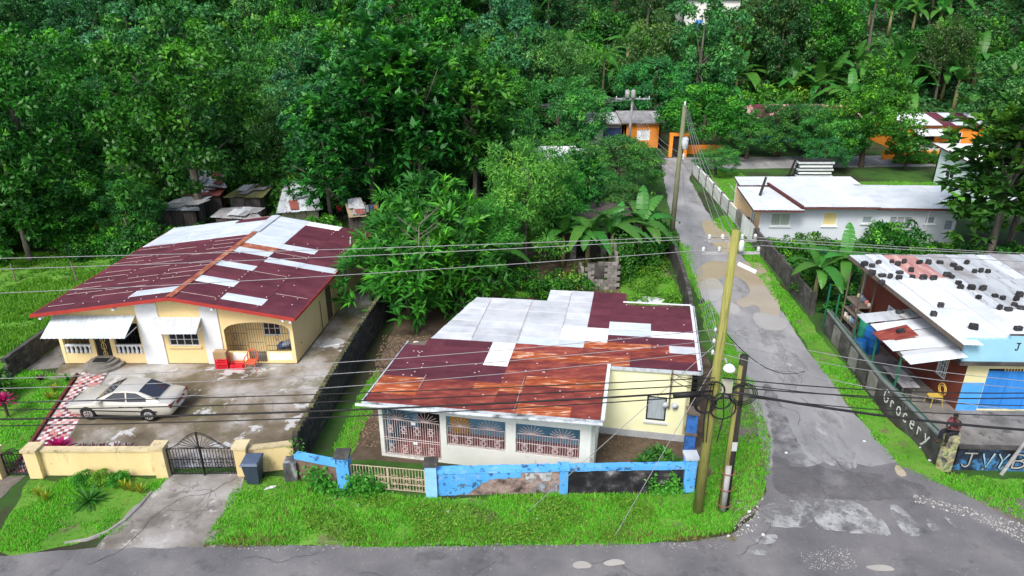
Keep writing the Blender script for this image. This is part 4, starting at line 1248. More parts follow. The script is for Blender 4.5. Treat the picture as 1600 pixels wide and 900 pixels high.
# ------------------------------------------------------------------ wall along the side road (west side)
sw = thing('roadside_block_wall', (9.4, 36, 0), 'dark block wall along the side road beside the empty overgrown plot', 'wall')
pts = [V(8.3, 27.2, 0), V(9.2, 31.5, 0), V(10.2, 38.0, 0), V(10.9, 45.0, 0), V(11.0, 47.5, 0)]
mb = MB()
for a, b in zip(pts, pts[1:]):
    mb.prism([a, b, b + V(0, 0, 1.35), a + V(0, 0, 1.3)], (0.2, 0, 0))
mb.build('wall_body', M_DCONC, sw)
cb = MB()
for a, b in zip(pts, pts[1:]):
    n = max(2, int((b - a).length / 0.42))
    for j in range(n):
        if random.random() < 0.8:
            p = a.lerp(b, (j + 0.5) / n)
            MB().obox(p + V(0.1, 0, 1.4 + random.uniform(0, 0.04)), (b - a).normalized() * 0.19, V(0.11, 0, 0), (0, 0, 0.06)).build('coping_block', M_DCONC, sw)

# ------------------------------------------------------------------ east side: graffiti wall, corner pillar
gw = thing('grocery_wall', (16.9, 25, 0), 'low concrete wall beside the side road with white Grocery lettering', 'wall')
W0, W1, W2 = V(17.1, 34.5, 0), V(16.62, 27.5, 0), V(16.85, 22.95, 0)
mb = MB()
for a, b in ((W0, W1), (W1, W2)):
    mb.prism([a, b, b + V(0, 0, 1.15), a + V(0, 0, 1.2)], (0.2, 0, 0))
mb.build('wall_body', M_DCONC, gw)
for a, b, h0, h1 in ((W0, W1, 1.2, 1.15), (W1, W2, 1.15, 1.15)):
    MB().beam(a + V(0.1, 0, h0 + 0.035), b + V(0.1, 0, h1 + 0.035), 0.26, 0.08).build('coping', mat('green_grey_coping', [(0.12, 0.15, 0.14), (0.2, 0.23, 0.22)], scale=2, rough=0.85), gw)
for k in range(6):
    t = (k + 0.5) / 6
    p = W0.lerp(W1, t)
    MB().obox(p + V(-0.015, 0, 0.56), (0.02, 0, 0), (0, 0.42, 0), (0, 0, 0.5)).build('wall_panel', M_CONC if k % 2 else M_DCONC, gw)

M_SPRAY = mat('white_spray_paint', [(0.5, 0.5, 0.5), (0.66, 0.66, 0.66)], scale=6, rough=0.8, bump=0, holes=(7.0, 0.33, 0.08))
def arcp(cx, cy, rx, ry, a0_, a1_, n=10):
    return [(cx + rx * math.cos(math.radians(a0_ + (a1_ - a0_) * i / n)), cy + ry * math.sin(math.radians(a0_ + (a1_ - a0_) * i / n))) for i in range(n + 1)]
GLY = {
    'G': [arcp(0.5, 0.5, 0.45, 0.5, 50, 330) + [(0.95, 0.45), (0.55, 0.45)]],
    'r': [[(0.15, 0.6), (0.2, 0.0)], arcp(0.45, 0.35, 0.28, 0.22, 175, 30, 6)],
    'o': [arcp(0.45, 0.3, 0.36, 0.32, 90, 450, 14)],
    'c': [arcp(0.45, 0.3, 0.36, 0.32, 50, 320, 12)],
    'e': [[(0.1, 0.32), (0.8, 0.36)] + arcp(0.45, 0.32, 0.36, 0.32, 10, 310, 12)],
    'y': [[(0.05, 0.6), (0.4, 0.1)], [(0.85, 0.62), (0.4, 0.08), (-0.05, -0.3), (-0.3, -0.42)]],
    'J': [[(0.05, 1.0), (0.95, 1.0)], [(0.6, 1.0), (0.58, 0.3)] + arcp(0.33, 0.25, 0.25, 0.23, 0, -170, 7)],
    'V': [[(0.0, 1.0), (0.42, 0.0), (0.85, 1.0)]],
    'Y': [[(0.0, 1.0), (0.42, 0.5), (0.85, 1.0)], [(0.42, 0.5), (0.3, 0.0)]],
    'B': [[(0.12, 0.0), (0.15, 1.0)], [(0.15, 1.0)] + arcp(0.35, 0.77, 0.4, 0.23, 90, -90, 8) + [(0.15, 0.54)] + arcp(0.38, 0.27, 0.48, 0.27, 90, -90, 8) + [(0.12, 0.0)]],
    'Z': [[(0.0, 0.95), (0.85, 1.0), (0.05, 0.05), (0.9, 0.0)]],
    'b': [[(0.12, 1.0), (0.1, 0.0)], arcp(0.38, 0.27, 0.28, 0.27, 170, -170, 10)],
    'z': [[(0.0, 0.5), (0.6, 0.52), (0.05, 0.02), (0.65, 0.0)]],
}
def write(parent, text, org, du, dv, nrm, h, w, gap, r, m, name='lettering'):
    """hand-painted strokes lying on a wall: one flat mesh per letter"""
    org, du, dv = Vector(org), Vector(du), Vector(dv)
    s = 0.0
    for ch in text:
        if ch == ' ':
            s += gap * 2.2
            continue
        mb = MB()
        for st_ in GLY[ch]:
            mb.tube([org + du * (s + x * w) + dv * (y * h) for x, y in st_], r, 5, True, nrm)
        mb.build(name, m, parent)
        s += w + gap
wd = (W2 - W1).normalized()
write(gw, 'Grocery', W1 + wd * 0.55 + V(-0.012, 0, 0.42), wd, (0, 0, 1), (1, 0, 0), 0.6, 0.35, 0.16, 0.042, M_SPRAY)

cpil = MB()
rr = random.Random(3)
prof = []
for k in range(9):
    z = k * 0.2
    w = 0.25 * (1 + rr.uniform(-0.08, 0.08))
    prof.append((w, z))
cpil.lathe([(a * 1.25, z) for a, z in prof], (17.02, 22.68, 0), 6)
cp = cpil.build('corner_pillar', mat('colour_splashed_pillar', [(0.36, (0.05, 0.06, 0.05)), (0.46, (0.26, 0.24, 0.2)), (0.53, (0.48, 0.46, 0.2)), (0.6, (0.1, 0.2, 0.12)), (0.68, (0.4, 0.15, 0.1))], scale=2.6, detail=8, rough=0.9, bump=0.5, bscale=5))
tag(cp, 'squat stone corner pillar splashed with paint where a person sits', 'pillar')

gf = thing('graffiti_wall', (19.5, 22.5, 0), 'low black wall sprayed with blue and white graffiti letters along the main road', 'wall')
mb = MB(); wallbox(mb, (17.35, 22.65), (30, 22.1), 0.2, 1.0)
mb.build('wall_body', mat('blue_black_sprayed_wall', [(0.36, (0.01, 0.012, 0.016)), (0.47, (0.02, 0.035, 0.07)), (0.56, (0.05, 0.2, 0.42)), (0.62, (0.015, 0.02, 0.03)), (0.7, (0.2, 0.4, 0.55))], scale=1.4, detail=5, rough=0.7, bump=0.2), gf)
MB().beam((17.35, 22.65, 1.03), (30, 22.1, 1.03), 0.24, 0.06).build('coping', M_DCONC, gf)
gd = (V(30, 22.1, 0) - V(17.35, 22.65, 0)).normalized()
gn = V(gd.y, -gd.x, 0)
base = V(17.35, 22.65, 0) + gd * 0.22 + gn * 0.105 + V(0, 0, 0.16)
M_BLKP = mat('black_spray_paint', [(0.006, 0.006, 0.008), (0.014, 0.014, 0.016)], scale=5, rough=0.6, bump=0)
M_SKYP = mat('light_blue_spray', [(0.2, 0.42, 0.62), (0.32, 0.55, 0.72)], scale=5, rough=0.7, bump=0)
s_ = 0.0
for ch, w_ in (('J', 0.55), ('V', 0.5), ('Y', 0.45), ('B', 0.6), ('Z', 0.6)):
    for rad, mm, off in ((0.085, M_BLKP, 0.002), (0.05, M_SPRAY, 0.012), (0.028, M_SKYP if ch in 'VY' else M_ZINCD, 0.022)):
        mb = MB()
        for st_ in GLY[ch]:
            mb.tube([base + gn * off + gd * (s_ + x * w_) + V(0, 0, y * 0.66) for x, y in st_], rad, 6, True, gn)
        mb.build('lettering', mm, gf)
    s_ += w_ + (0.2 if ch == 'J' else 0.1)
lp = MB().tube([(19.05, 22.25, 0), (20.0, 22.35, 2.6)], [0.07, 0.06], 8).build('leaning_post', M_ZINCD)
tag(lp, 'slanting grey pole leaning in front of the graffiti wall', 'pole')

# ------------------------------------------------------------------ shop with weighted zinc roof
shp = thing('corner_shop', (23, 30, 0), 'red-brown and blue corner shop with white zinc roof held down by blocks', 'shop')
S0, S1 = V(19.85, 26.75, 0), V(60, 25.6, 0)
sdir = (S1 - S0).normalized()
f = MB()
wall_grid(f, S0, S0 + sdir * 12, 0.2, 2.6, [(0.95, 5.6, 0.05, 2.15)])
sw0 = f.build('front_wall', mat('pale_yellow_shop_band', [(0.72, 0.68, 0.36), (0.8, 0.76, 0.45)], scale=1, rough=0.8), shp)
lowp = MB().obox(along(S0, S1, 0.46, 0.72, 0.012), sdir * 0.455, V(0, 0.012, 0), (0, 0, 0.72)).build('painted_dado', M_AZURE, shp)
MB().obox(along(S0, S1, 8.8, 0.72, 0.012), sdir * 3.15, V(0, 0.012, 0), (0, 0, 0.72)).build('painted_dado', M_AZURE, shp)
sh = MB().obox(along(S0, S1, 3.27, 1.02, -0.1), sdir * 2.31, V(0, 0.02, 0), (0, 0, 0.97)).build('shutter', M_SHUT, shp)
for k in range(5):
    MB().obox(along(S0, S1, 0.98 + 0.46 + k * 0.93, 1.02, -0.07), sdir * 0.445, V(0, 0.012, 0), (0, 0, 0.94)).build('shutter_panel', M_SHUT, sh)
gg = MB()
gg.obox(along(S0, S1, 3.27, 2.07, -0.1), sdir * 2.3, V(0, 0.01, 0), (0, 0, 0.075))
gb = gg.build('vent_strip', M_DARKIN, shp)
for k in range(30):
    s = 1.7 + k * 0.13
    MB().obox(along(S0, S1, s, 2.07, -0.07), sdir * 0.025, V(0, 0.012, 0), (0, 0, 0.072)).build('slat', M_BRASS, gb)
# parapet with writing
pp = MB()
A = along(S0, S1, -0.62, 0, 0.35)
for sa, sb, zt in ((-0.62, 1.15, 3.78), (1.15, 12, 3.95)):
    pp.prism([along(S0, S1, sa, 2.72, 0.4), along(S0, S1, sb, 2.72, 0.4), along(S0, S1, sb, zt, 0.4), along(S0, S1, sa, zt, 0.4)], (0, 0.15, 0))
par = pp.build('parapet', M_CYAN, shp)
MB().prism([along(S0, S1, -0.7, 2.56, 0.5), along(S0, S1, 12, 2.56, 0.5), along(S0, S1, 12, 2.715, 0.5), along(S0, S1, -0.7, 2.715, 0.5)], (0, 0.7, 0)).build('canopy_slab', M_DCONC, shp)
write(par, 'J Vybz', along(S0, S1, 1.45, 3.28, 0.412), sdir, (0, 0, 1), V(0, 1, 0), 0.34, 0.2, 0.12, 0.028, M_BLKP)
MB().prism([along(S0, S1, 1.15, 3.95, 0.38), along(S0, S1, 12, 3.95, 0.38), along(S0, S1, 12, 4.0, 0.38), along(S0, S1, 1.15, 4.0, 0.38)], (0, 0.1, 0)).build('parapet_cap', M_DCONC, shp)
# west side wall with grated window
B0, B1 = V(19.3, 35.6, 0), V(19.85, 26.75, 0)
f = MB()
wall_grid(f, B0, B1, 0.2, 3.5, [(7.1, 7.75, 0.9, 1.95), (2.6, 3.5, 1.1, 2.3)])
f.build('side_wall', M_REDBR, shp)
window(shp, B0, B1, 7.1, 7.75, 0.9, 1.95, M_WHT, M_GLASSD, 4, 4, 0.02, 0.05)
window(shp, B0, B1, 2.6, 3.5, 1.1, 2.3, M_WHT, M_CURT, 1, 1, 0.02, 0.06)
f = MB()
wall_grid(f, B0 + V(14, 0.4, 0), B0, 0.2, 3.5)
f.build('rear_wall', M_CONC, shp)
# open timber bay at the rear corner, racks of goods
rk = MB()
for z in (0.5, 1.1, 1.7):
    rk.box(18.35, 19.1, 33.8, 35.4, z, z + 0.04)
for x, y in ((18.37, 33.85), (19.05, 33.85), (18.37, 35.35), (19.05, 35.35)):
    rk.box(x - 0.03, x + 0.03, y - 0.03, y + 0.03, 0, 3.2)
rk = tag(rk.build('storage_rack', M_WOOD), 'timber rack of bundled goods under the eave of the corner shop', 'rack')
pal = [(0.5, 0.2, 0.15), (0.3, 0.4, 0.5), (0.6, 0.55, 0.5), (0.15, 0.2, 0.3), (0.55, 0.5, 0.3)]
for i in range(15):
    x, y, z = 18.5 + (i % 3) * 0.24, 33.95 + (i // 3 % 5) * 0.3, (0.545, 1.145, 1.745)[i % 3]
    w_, h_ = random.uniform(0.1, 0.12), random.uniform(0.2, 0.4)
    b_ = MB().lathe([(w_, 0), (w_ * 1.08, h_ * 0.5), (w_ * 0.9, h_)], (x, y, z), 8).build('bundle', mat('bundle_%d' % (i % 5), [pal[i % 5], tuple(c * 1.2 for c in pal[i % 5])], scale=4, rough=0.8), None, True)
    tag(b_, 'small wrapped bundle on the timber rack by the corner shop', 'bundle', 'bundles on the rack')
# main roof of wide sheets
C0, C1 = V(18.85, 25.95, 3.72), V(18.1, 35.3, 4.15)
C2, C3 = V(33, 25.0, 3.75), V(33, 35.3, 4.2)
rf = MB()
rf.prism([C0 + V(0.05, 0.5, -0.1), C1 + V(0.05, 0, -0.1), C3 + V(0, 0, -0.1), C2 + V(0, 0.9, -0.1)], (0, 0, -0.08))
sroof = rf.build('roof', M_WOOD, shp)
M_SHOPW = mat('white_painted_zinc', [(0.52, 0.57, 0.61), (0.62, 0.66, 0.7), (0.7, 0.73, 0.75)], scale=0.7, rough=0.55, bump=0.06, spots=((0.5, 0.5, 0.5), 1.6, 0.63, 0.08, 0.4), vary=0.04)
M_SHOPG = mat('streaked_pale_zinc', [(0.36, 0.4, 0.44), (0.48, 0.52, 0.55), (0.58, 0.61, 0.64)], scale=1.0, rough=0.6, bump=0.1, stretch=(3, 0.5, 1), spots=((0.2, 0.16, 0.14), 1.5, 0.56, 0.06, 0.75), vary=0.12)
M_PINKS = mat('faded_pink_zinc', [(0.3, 0.13, 0.12), (0.42, 0.22, 0.2), (0.55, 0.4, 0.38)], scale=1.0, rough=0.7, bump=0.1, stretch=(3, 0.6, 1), vary=0.1)
def SR(a, b):
    return C0.lerp(C2, a).lerp(C1.lerp(C3, a), b)
nc = 18
for i in range(nc):
    a0_, a1_ = i / nc, (i + 1.06) / nc
    for b0_, b1_ in ((0.0, 0.36), (0.35, 0.70), (0.69, 1.0)):
        if b0_ < 0.3: mm = M_SHOPW if i < 5 or random.random() < 0.6 else M_SHOPG
        elif b0_ < 0.6: mm = M_SHOPW if i < 4 else M_SHOPG
        else: mm = M_ZINCD if i in (5, 9) else (M_PINKS if 0 < i < 5 and random.random() < 0.6 else M_SHOPG)
        sheet('roof_sheet', SR(a0_, b0_ + (0.06 if b0_ == 0 and i > 0 else 0)), SR(a0_, b1_ + random.uniform(-0.006, 0.006)), SR(a1_, b1_), SR(a1_, b0_ + (0.06 if b0_ == 0 and i > 0 else 0)), mm, sroof, 0.01, 0.16, 0.025 * (i % 2) + 0.03 * b0_ + random.uniform(0, 0.012))
bargeb = MB().beam(C0 + V(-0.03, 0, -0.1), C1 + V(-0.03, 0, -0.1), 0.04, 0.18).build('barge_board', M_WOOD, sroof)
# blocks and stones holding the sheets down
M_BLK = mat('dark_weight_block', [(0.012, 0.012, 0.015), (0.03, 0.03, 0.034), (0.07, 0.068, 0.066)], scale=3, rough=0.9, bump=0.5, vary=0.2)
bpx = [(1350, 412), (1362, 414), (1372, 409), (1393, 408), (1402, 412), (1412, 408), (1423, 421), (1436, 409), (1450, 409), (1468, 409), (1489, 414), (1497, 419), (1510, 409), (1378, 429), (1390, 431), (1405, 425), (1404, 433), (1425, 431), (1442, 433), (1458, 434), (1479, 429), (1486, 431),
       (1497, 441), (1500, 448), (1517, 449), (1535, 450), (1528, 463), (1554, 461), (1566, 465), (1587, 466), (1592, 460), (1469, 477), (1458, 490), (1561, 480), (1575, 482), (1584, 475), (1522, 423), (1532, 422), (1543, 423), (1377, 440), (1362, 425), (1594, 480), (1520, 511), (1590, 513)]
SN = (C1 - C0).cross(C2 - C0).normalized()
if SN.z < 0: SN = -SN
blk_mesh = []
for k in range(3):
    bm = bmesh.new()
    bmesh.ops.create_cube(bm, size=1)
    bmesh.ops.bevel(bm, geom=bm.edges[:], offset=0.12, segments=1, affect='EDGES')
    for v_ in bm.verts:
        v_.co += Vector((random.uniform(-0.06, 0.06), random.uniform(-0.06, 0.06), random.uniform(-0.05, 0.05)))
    zmin = min(v_.co.z for v_ in bm.verts)
    for v_ in bm.verts: v_.co.z -= zmin
    m_ = bpy.data.meshes.new('weight_block')
    bm.to_mesh(m_); bm.free()
    m_.materials.append(M_BLK)
    blk_mesh.append(m_)
for i, (px, py) in enumerate(bpx):
    u_, v_ = (px - 800) / FPX, (py + 4 - 450) / FPX
    d = V(u_, _c - v_ * _s, -(_s + v_ * _c))
    t = (C0 - V(0, 0, CAM_H)).dot(SN) / d.dot(SN)
    p = V(0, 0, CAM_H) + d * t
    o = bpy.data.objects.new('weight_block', blk_mesh[i % 3])
    COL.objects.link(o)
    o.location = p + V(0, 0, 0.02)
    o.rotation_euler = (0.02, -0.02, random.uniform(-0.6, 0.6))
    o.scale = (random.uniform(0.2, 0.38), random.uniform(0.15, 0.24), random.uniform(0.15, 0.24))
    tag(o, 'dark concrete block weighing down the white shop roof', 'block', 'blocks on the shop roof')

# lean-to on green posts
lt = thing('lean_to', (18.1, 29.5, 0), 'patchwork zinc lean-to on green posts along the red-brown shop wall', 'lean-to')
posts = [(17.05, 33.6), (16.95, 31.2), (16.85, 29.0), (16.88, 26.9)]
for x, y in posts:
    MB().tube([(x + 0.08, y, 1.1), (x + 0.08, y, 2.62)], 0.05, 8).build('post', M_GREENP, lt)
x, y = 17.25, 35.0
MB().tube([(x, y, 0), (x, y, 2.6)], 0.055, 8).build('post', M_GREENP, lt)
MB().beam((16.98, 26.6, 2.62), (17.1, 31.5, 2.66), 0.07, 0.09).build('beam', M_WOOD, lt)
specs = [(30.9, 29.95, 16.75, 19.7, M_SHOPG, 0.06), (29.9, 28.9, 16.95, 19.9, M_SHOPW, 0.02), (29.15, 28.05, 16.7, 18.2, M_RUST, -0.02), (28.95, 28.0, 17.4, 20.0, M_SHOPW, 0.0), (28.2, 27.2, 16.7, 19.75, M_SHOPW, 0.04), (27.25, 26.75, 17.0, 19.5, M_GALVO, 0.0), (26.85, 26.1, 16.9, 19.2, M_SHOPW, 0.0)]
for ya, yb, xa, xb, mm, dz in specs:
    za, zb = 2.72 + dz, 3.12 + dz
    sk = random.uniform(-0.12, 0.12)
    sheet('lean_to_sheet', (xa, ya, za), (xb, ya + sk, zb), (xb, yb + sk, zb), (xa, yb, za), mm, lt, 0.01, 0.16)
for x, y, z in ((18.6, 30.5, 2.99), (17.7, 28.6, 2.93)):
    o = bpy.data.objects.new('weight_block', blk_mesh[0]); COL.objects.link(o)
    o.location = (x, y, z); o.scale = (0.36, 0.22, 0.18)
    tag(o, 'grey block resting on the patchwork lean-to roof', 'block', 'blocks on the lean-to')
# table of boards, wrought chair, drums
tb = thing('board_table', (17.9, 28.4, 0), 'grey plank table standing under the zinc lean-to', 'table')
tp = MB()
for k in range(3):
    tp = MB().obox((17.75 + k * 0.27, 28.3, 0.82), (0.125, 0, 0), (0, 0.95, 0), (0, 0, 0.02)).build('plank', M_ZINCD, tb)
for dx_, dy_ in ((-0.05, -0.8), (0.45, -0.8), (-0.05, 0.8), (0.45, 0.8)):
    MB().box(17.8 + dx_ - 0.03, 17.8 + dx_ + 0.03, 28.3 + dy_ - 0.03, 28.3 + dy_ + 0.03, 0.012, 0.8).build('leg', M_WOOD, tb)
M_YEW = mat('yellow_metal_paint', [(0.55, 0.38, 0.06), (0.65, 0.48, 0.12)], scale=4, rough=0.6)
wc = thing('wrought_chair', (19.1, 27.25, 0), 'yellow wrought metal chair in front of the red-brown wall', 'chair')
q = [(19.1 + 0.3 * math.cos(a), 27.2 + 0.3 * math.sin(a), 0.47) for a in np.linspace(0, 2 * math.pi, 13)]
MB().tube(q, 0.025, 5).lathe([(0.28, 0.46), (0.28, 0.475)], (19.1, 27.2, 0), 12).build('seat', M_YEW, wc)
bk_ = MB()
for rr_ in (0.28, 0.18):
    bk_.tube([(19.1 + 0.24, 27.2 + rr_ * math.cos(a), 0.82 + rr_ * math.sin(a)) for a in np.linspace(0, 2 * math.pi, 13)], 0.022, 5)
bk_.build('backrest', M_YEW, wc)
for dx_, dy_ in ((-0.22, -0.22), (0.22, -0.22), (-0.22, 0.22), (0.22, 0.22)):
    MB().tube([(19.1 + dx_, 27.2 + dy_, 0.46), (19.1 + dx_ * 1.2, 27.2 + dy_ * 1.2, 0.012)], 0.018, 5).build('leg', M_YEW, wc)
M_DRUM = mat('blue_plastic', [(0.02, 0.16, 0.5), (0.04, 0.22, 0.6)], scale=2, rough=0.45, bump=0)
def drum(x, y, z, r, h, m, label, cat='drum'):
    t = thing('drum', (x, y, z), label, cat)
    MB().lathe([(r * 0.94, 0), (r, 0.04), (r, h * 0.3), (r * 1.04, h * 0.33), (r, h * 0.36), (r, h * 0.64), (r * 1.04, h * 0.67), (r, h * 0.7), (r, h - 0.05), (r * 0.92, h)], (x, y, z), 18).build('body', m, t, True)
    MB().lathe([(r * 0.86, h + 0.002), (r * 0.86, h + 0.03)], (x, y, z), 18).build('lid', m, t)
drum(18.55, 32.2, 0.012, 0.42, 1.35, M_DRUM, 'large blue plastic drum standing behind the zinc lean-to')
drum(18.6, 33.15, 0.012, 0.33, 1.5, mat('green_plastic', [(0.02, 0.2, 0.12), (0.03, 0.26, 0.16)], scale=2, rough=0.5, bump=0), 'tall green drum beside the large blue drum')
drum(17.75, 31.7, 0.012, 0.3, 0.9, M_DRUM, 'small blue drum by the roadside wall')
fnc = thing('rail_fence', (16.9, 30, 1.2), 'green pipe rail on top of the wall beside the side road', 'railing')
MB().tube([(17.2, 34.4, 1.3), (16.78, 27.5, 1.3), (16.95, 23.4, 1.28)], 0.022, 6).build('rail', M_GREENP, fnc)

# far wall on the east side of the side road
ew = thing('east_roadside_wall', (17.5, 50, 0), 'long pale garden wall with white panels along the east side of the side road', 'wall')
epts = [V(17.2, 36.6, 0), V(17.45, 42.5, 0), V(17.6, 48.0, 0), V(17.75, 53, 0), V(17.9, 58, 0), V(18.1, 69, 0)]
for i, (a, b) in enumerate(zip(epts, epts[1:])):
    n = max(1, int((b - a).length / 2.4))
    for k in range(n):
        p, q = a.lerp(b, k / n), a.lerp(b, (k + 0.97) / n)
        hh = 1.3 if i < 3 else 1.15
        MB().beam(p + V(0, 0, hh / 2), q + V(0, 0, hh / 2), 0.15, hh).build('wall_panel', (M_DCONC if i < 2 else M_CONC if i == 2 else M_OFFW), ew)
        MB().box(p.x - 0.13, p.x + 0.13, p.y - 0.13, p.y + 0.13, 0, hh + 0.12).build('pillar', M_DCONC if i < 3 else M_CONC, ew)
g = thing('white_road_gate', (17.62, 50, 0), 'white slatted metal gate in the garden wall of the long white house', 'gate')
for k in range(9):
    MB().box(17.5, 17.53, 48.6 + k * 0.3, 48.6 + k * 0.3 + 0.22, 0.1, 1.45).build('slat', M_WHT, g)
MB().beam((17.55, 48.5, 1.3), (17.55, 51.3, 1.3), 0.04, 0.05).build('rail', M_WHT, g)
MB().beam((17.55, 48.5, 0.3), (17.55, 51.3, 0.3), 0.04, 0.05).build('rail', M_WHT, g)
# ------------------------------------------------------------------ other houses
def house(name, label, x0, x1, y0, y1, h, wm, rm, wins=(), doors=(), gable=None, base=0.0, over=0.4, rise=0.4, west=(), ncol=8, fascia=None, cat='house', rz=0.0):
    """small block house: four walls with real openings, windows, doors, roof of sheets"""
    t = thing(name, ((x0 + x1) / 2, (y0 + y1) / 2, base), label, cat)
    A, B, C, D = V(x0, y0, 0), V(x1, y0, 0), V(x1, y1, 0), V(x0, y1, 0)
    def up(o): 
        if base: o.location.z += base
        return o
    ops = [w[:4] for w in wins] + [d[:4] for d in doors]
    f = MB(); wall_grid(f, A, B, 0.18, h, ops); up(f.build('front_wall', wm, t))
    f = MB(); wall_grid(f, B, C, 0.18, [(0, h), ((y1 - y0) / 2, h + (rise if gable == 'x' else rise / 2)), (y1 - y0, h + (0 if gable == 'x' else rise))] if gable != 'y' else h); up(f.build('side_wall', wm, t))
    f = MB(); wall_grid(f, C, D, 0.18, h + (0 if gable else rise)); up(f.build('rear_wall', wm, t))
    f = MB(); wall_grid(f, D, A, 0.18, [(0, h + (0 if gable else rise)), ((y1 - y0) / 2, h + (rise if gable == 'x' else rise / 2)), (y1 - y0, h)] if gable != 'y' else h, [w[:4] for w in west]); up(f.build('side_wall', wm, t))
    for w in wins:
        up(window(t, A, B, *w[:4], M_WHT, w[4] if len(w) > 4 else M_GLASSD, w[5] if len(w) > 5 else 2, 2, 0.04, 0.06))
    for w in west:
        up(window(t, D, A, *w[:4], M_WHT, M_GLASSD, 2, 2, 0.04, 0.06))
    for d in doors:
        up(MB().obox(along(A, B, (d[0] + d[1]) / 2, (d[2] + d[3]) / 2, -0.08), V((d[1] - d[0]) / 2, 0, 0), V(0, 0.03, 0), (0, 0, (d[3] - d[2]) / 2)).build('door', d[4] if len(d) > 4 else M_DARKIN, t))
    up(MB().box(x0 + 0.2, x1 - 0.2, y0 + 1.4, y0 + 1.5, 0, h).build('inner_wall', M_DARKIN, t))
    planes = []
    o = over
    if gable == 'x':
        ym = (y0 + y1) / 2
        k = (rise) / (ym - y0)
        planes.append((V(x0 - o, ym, h + rise + 0.1), V(x1 + o, ym, h + rise + 0.1), V(x1 + o, y0 - o, h + 0.1 - k * o), V(x0 - o, y0 - o, h + 0.1 - k * o)))
        planes.append((V(x0 - o, ym, h + rise + 0.1), V(x1 + o, ym, h + rise + 0.1), V(x1 + o, y1 + o, h + 0.1 - k * o), V(x0 - o, y1 + o, h + 0.1 - k * o)))
    elif gable == 'y':
        xm = (x0 + x1) / 2
        planes.append((V(xm, y0 - o, h + rise), V(xm, y1 + o, h + rise), V(x0 - o, y1 + o, h + 0.05), V(x0 - o, y0 - o, h + 0.05)))
        planes.append((V(xm, y0 - o, h + rise), V(xm, y1 + o, h + rise), V(x1 + o, y1 + o, h + 0.05), V(x1 + o, y0 - o, h + 0.05)))
    else:
        planes.append((V(x0 - o, y1 + o, h + rise + 0.1), V(x1 + o, y1 + o, h + rise + 0.1), V(x1 + o, y0 - o, h + 0.06), V(x0 - o, y0 - o, h + 0.06)))
    rb = MB()
    for a, b, c, d in planes:
        rb.quad(a + V(0, 0, -0.05), b + V(0, 0, -0.05), c + V(0, 0, -0.05), d + V(0, 0, -0.05))
        rb.beam(d + V(0, 0, -0.08), c + V(0, 0, -0.08), 0.05, 0.15)
        rb.beam(a + V(0, 0, -0.08), d + V(0, 0, -0.08), 0.05, 0.13)
        rb.beam(b + V(0, 0, -0.08), c + V(0, 0, -0.08), 0.05, 0.13)
    r = up(rb.build('roof', fascia or M_WOOD, t))
    for a, b, c, d in planes:
        for i in range(ncol):
            t0, t1 = i / ncol, (i + 1.02) / ncol
            mm = rm[i % len(rm)] if isinstance(rm, (list, tuple)) else rm
            s = sheet('roof_sheet', a.lerp(b, t0), d.lerp(c, t0), d.lerp(c, t1), a.lerp(b, t1), mm, r, 0.012, 0.2, 0.01 * (i % 2))
            if base: s.location.z += base
    return t

M_CURG = mat('sage_curtain', [(0.28, 0.36, 0.3), (0.4, 0.48, 0.4)], scale=4, rough=0.8, bump=0, stretch=(5, 1, 0.3))
M_CURY = mat('yellow_curtain', [(0.55, 0.48, 0.2), (0.65, 0.58, 0.3)], scale=4, rough=0.8, bump=0, stretch=(5, 1, 0.3))
M_LOUV = mat('grey_louvre_glass', [(0.2, 0.25, 0.3), (0.32, 0.38, 0.42)], scale=3, rough=0.3, bump=0, stretch=(1, 1, 6))
WX0, WX1, WY0, WY1 = 17.9, 31.9, 48.6, 54.9
wh = thing('long_white_house', (25, 51, 0), 'long low white house with pale flat zinc roof beside the side road', 'house')
A, B, C, D = V(WX0, WY0, 0), V(WX1, WY0 - 0.3, 0), V(WX1 + 0.6, WY1 - 1, 0), V(WX0, WY1, 0)
def wx(px, py): return (Q(px, py, WY0) - A).x, Q(px, py, WY0).z
ww = []
for (xa, ya, xb, yb, mm, n) in ((1206, 333, 1233, 353, M_CURG, 2), (1287, 331, 1305, 352, M_CURY, 1), (1347, 337, 1360, 348, M_LOUV, 1), (1389, 337, 1420, 357, M_CURT, 3), (1444, 337, 1457, 348, M_LOUV, 1), (1474, 342, 1488, 358, M_LOUV, 1)):
    s0_, zt_ = wx(xa, ya); s1_, zb_ = wx(xb, yb)
    ww.append((max(0.2, s0_), s1_, zb_, zt_, mm, n))
f = MB(); wall_grid(f, A, B, 0.18, 2.75, [w[:4] for w in ww]); f.build('front_wall', M_HWHT, wh)
for w in ww: window(wh, A, B, *w[:4], M_WHT, w[4], w[5], 1, 0.05, 0.05, M_WHT)
f = MB(); wall_grid(f, B, C, 0.18, 2.8); wall_grid(f, C, D, 0.18, 2.9); f.build('rear_wall', M_HWHT, wh)
f = MB(); wall_grid(f, D, A, 0.18, 2.78, [(4.2, 5.2, 0.9, 2.0)]); f.build('west_wall', mat('peach_wall', [(0.68, 0.48, 0.26), (0.74, 0.54, 0.32)], scale=1, rough=0.8), wh)
window(wh, D, A, 4.2, 5.2, 0.9, 2.0, M_WHT, M_CURG, 2, 2)
M_HROOF = mat('pale_house_zinc', [(0.52, 0.58, 0.63), (0.62, 0.67, 0.71), (0.7, 0.74, 0.77)], scale=0.6, rough=0.5, bump=0.06, stretch=(1, 2, 1), spots=((0.45, 0.44, 0.43), 1.3, 0.62, 0.08, 0.5), vary=0.04)
M_DKRED = mat('dark_maroon_trim', [(0.1, 0.03, 0.03), (0.15, 0.05, 0.045)], scale=2, rough=0.7)
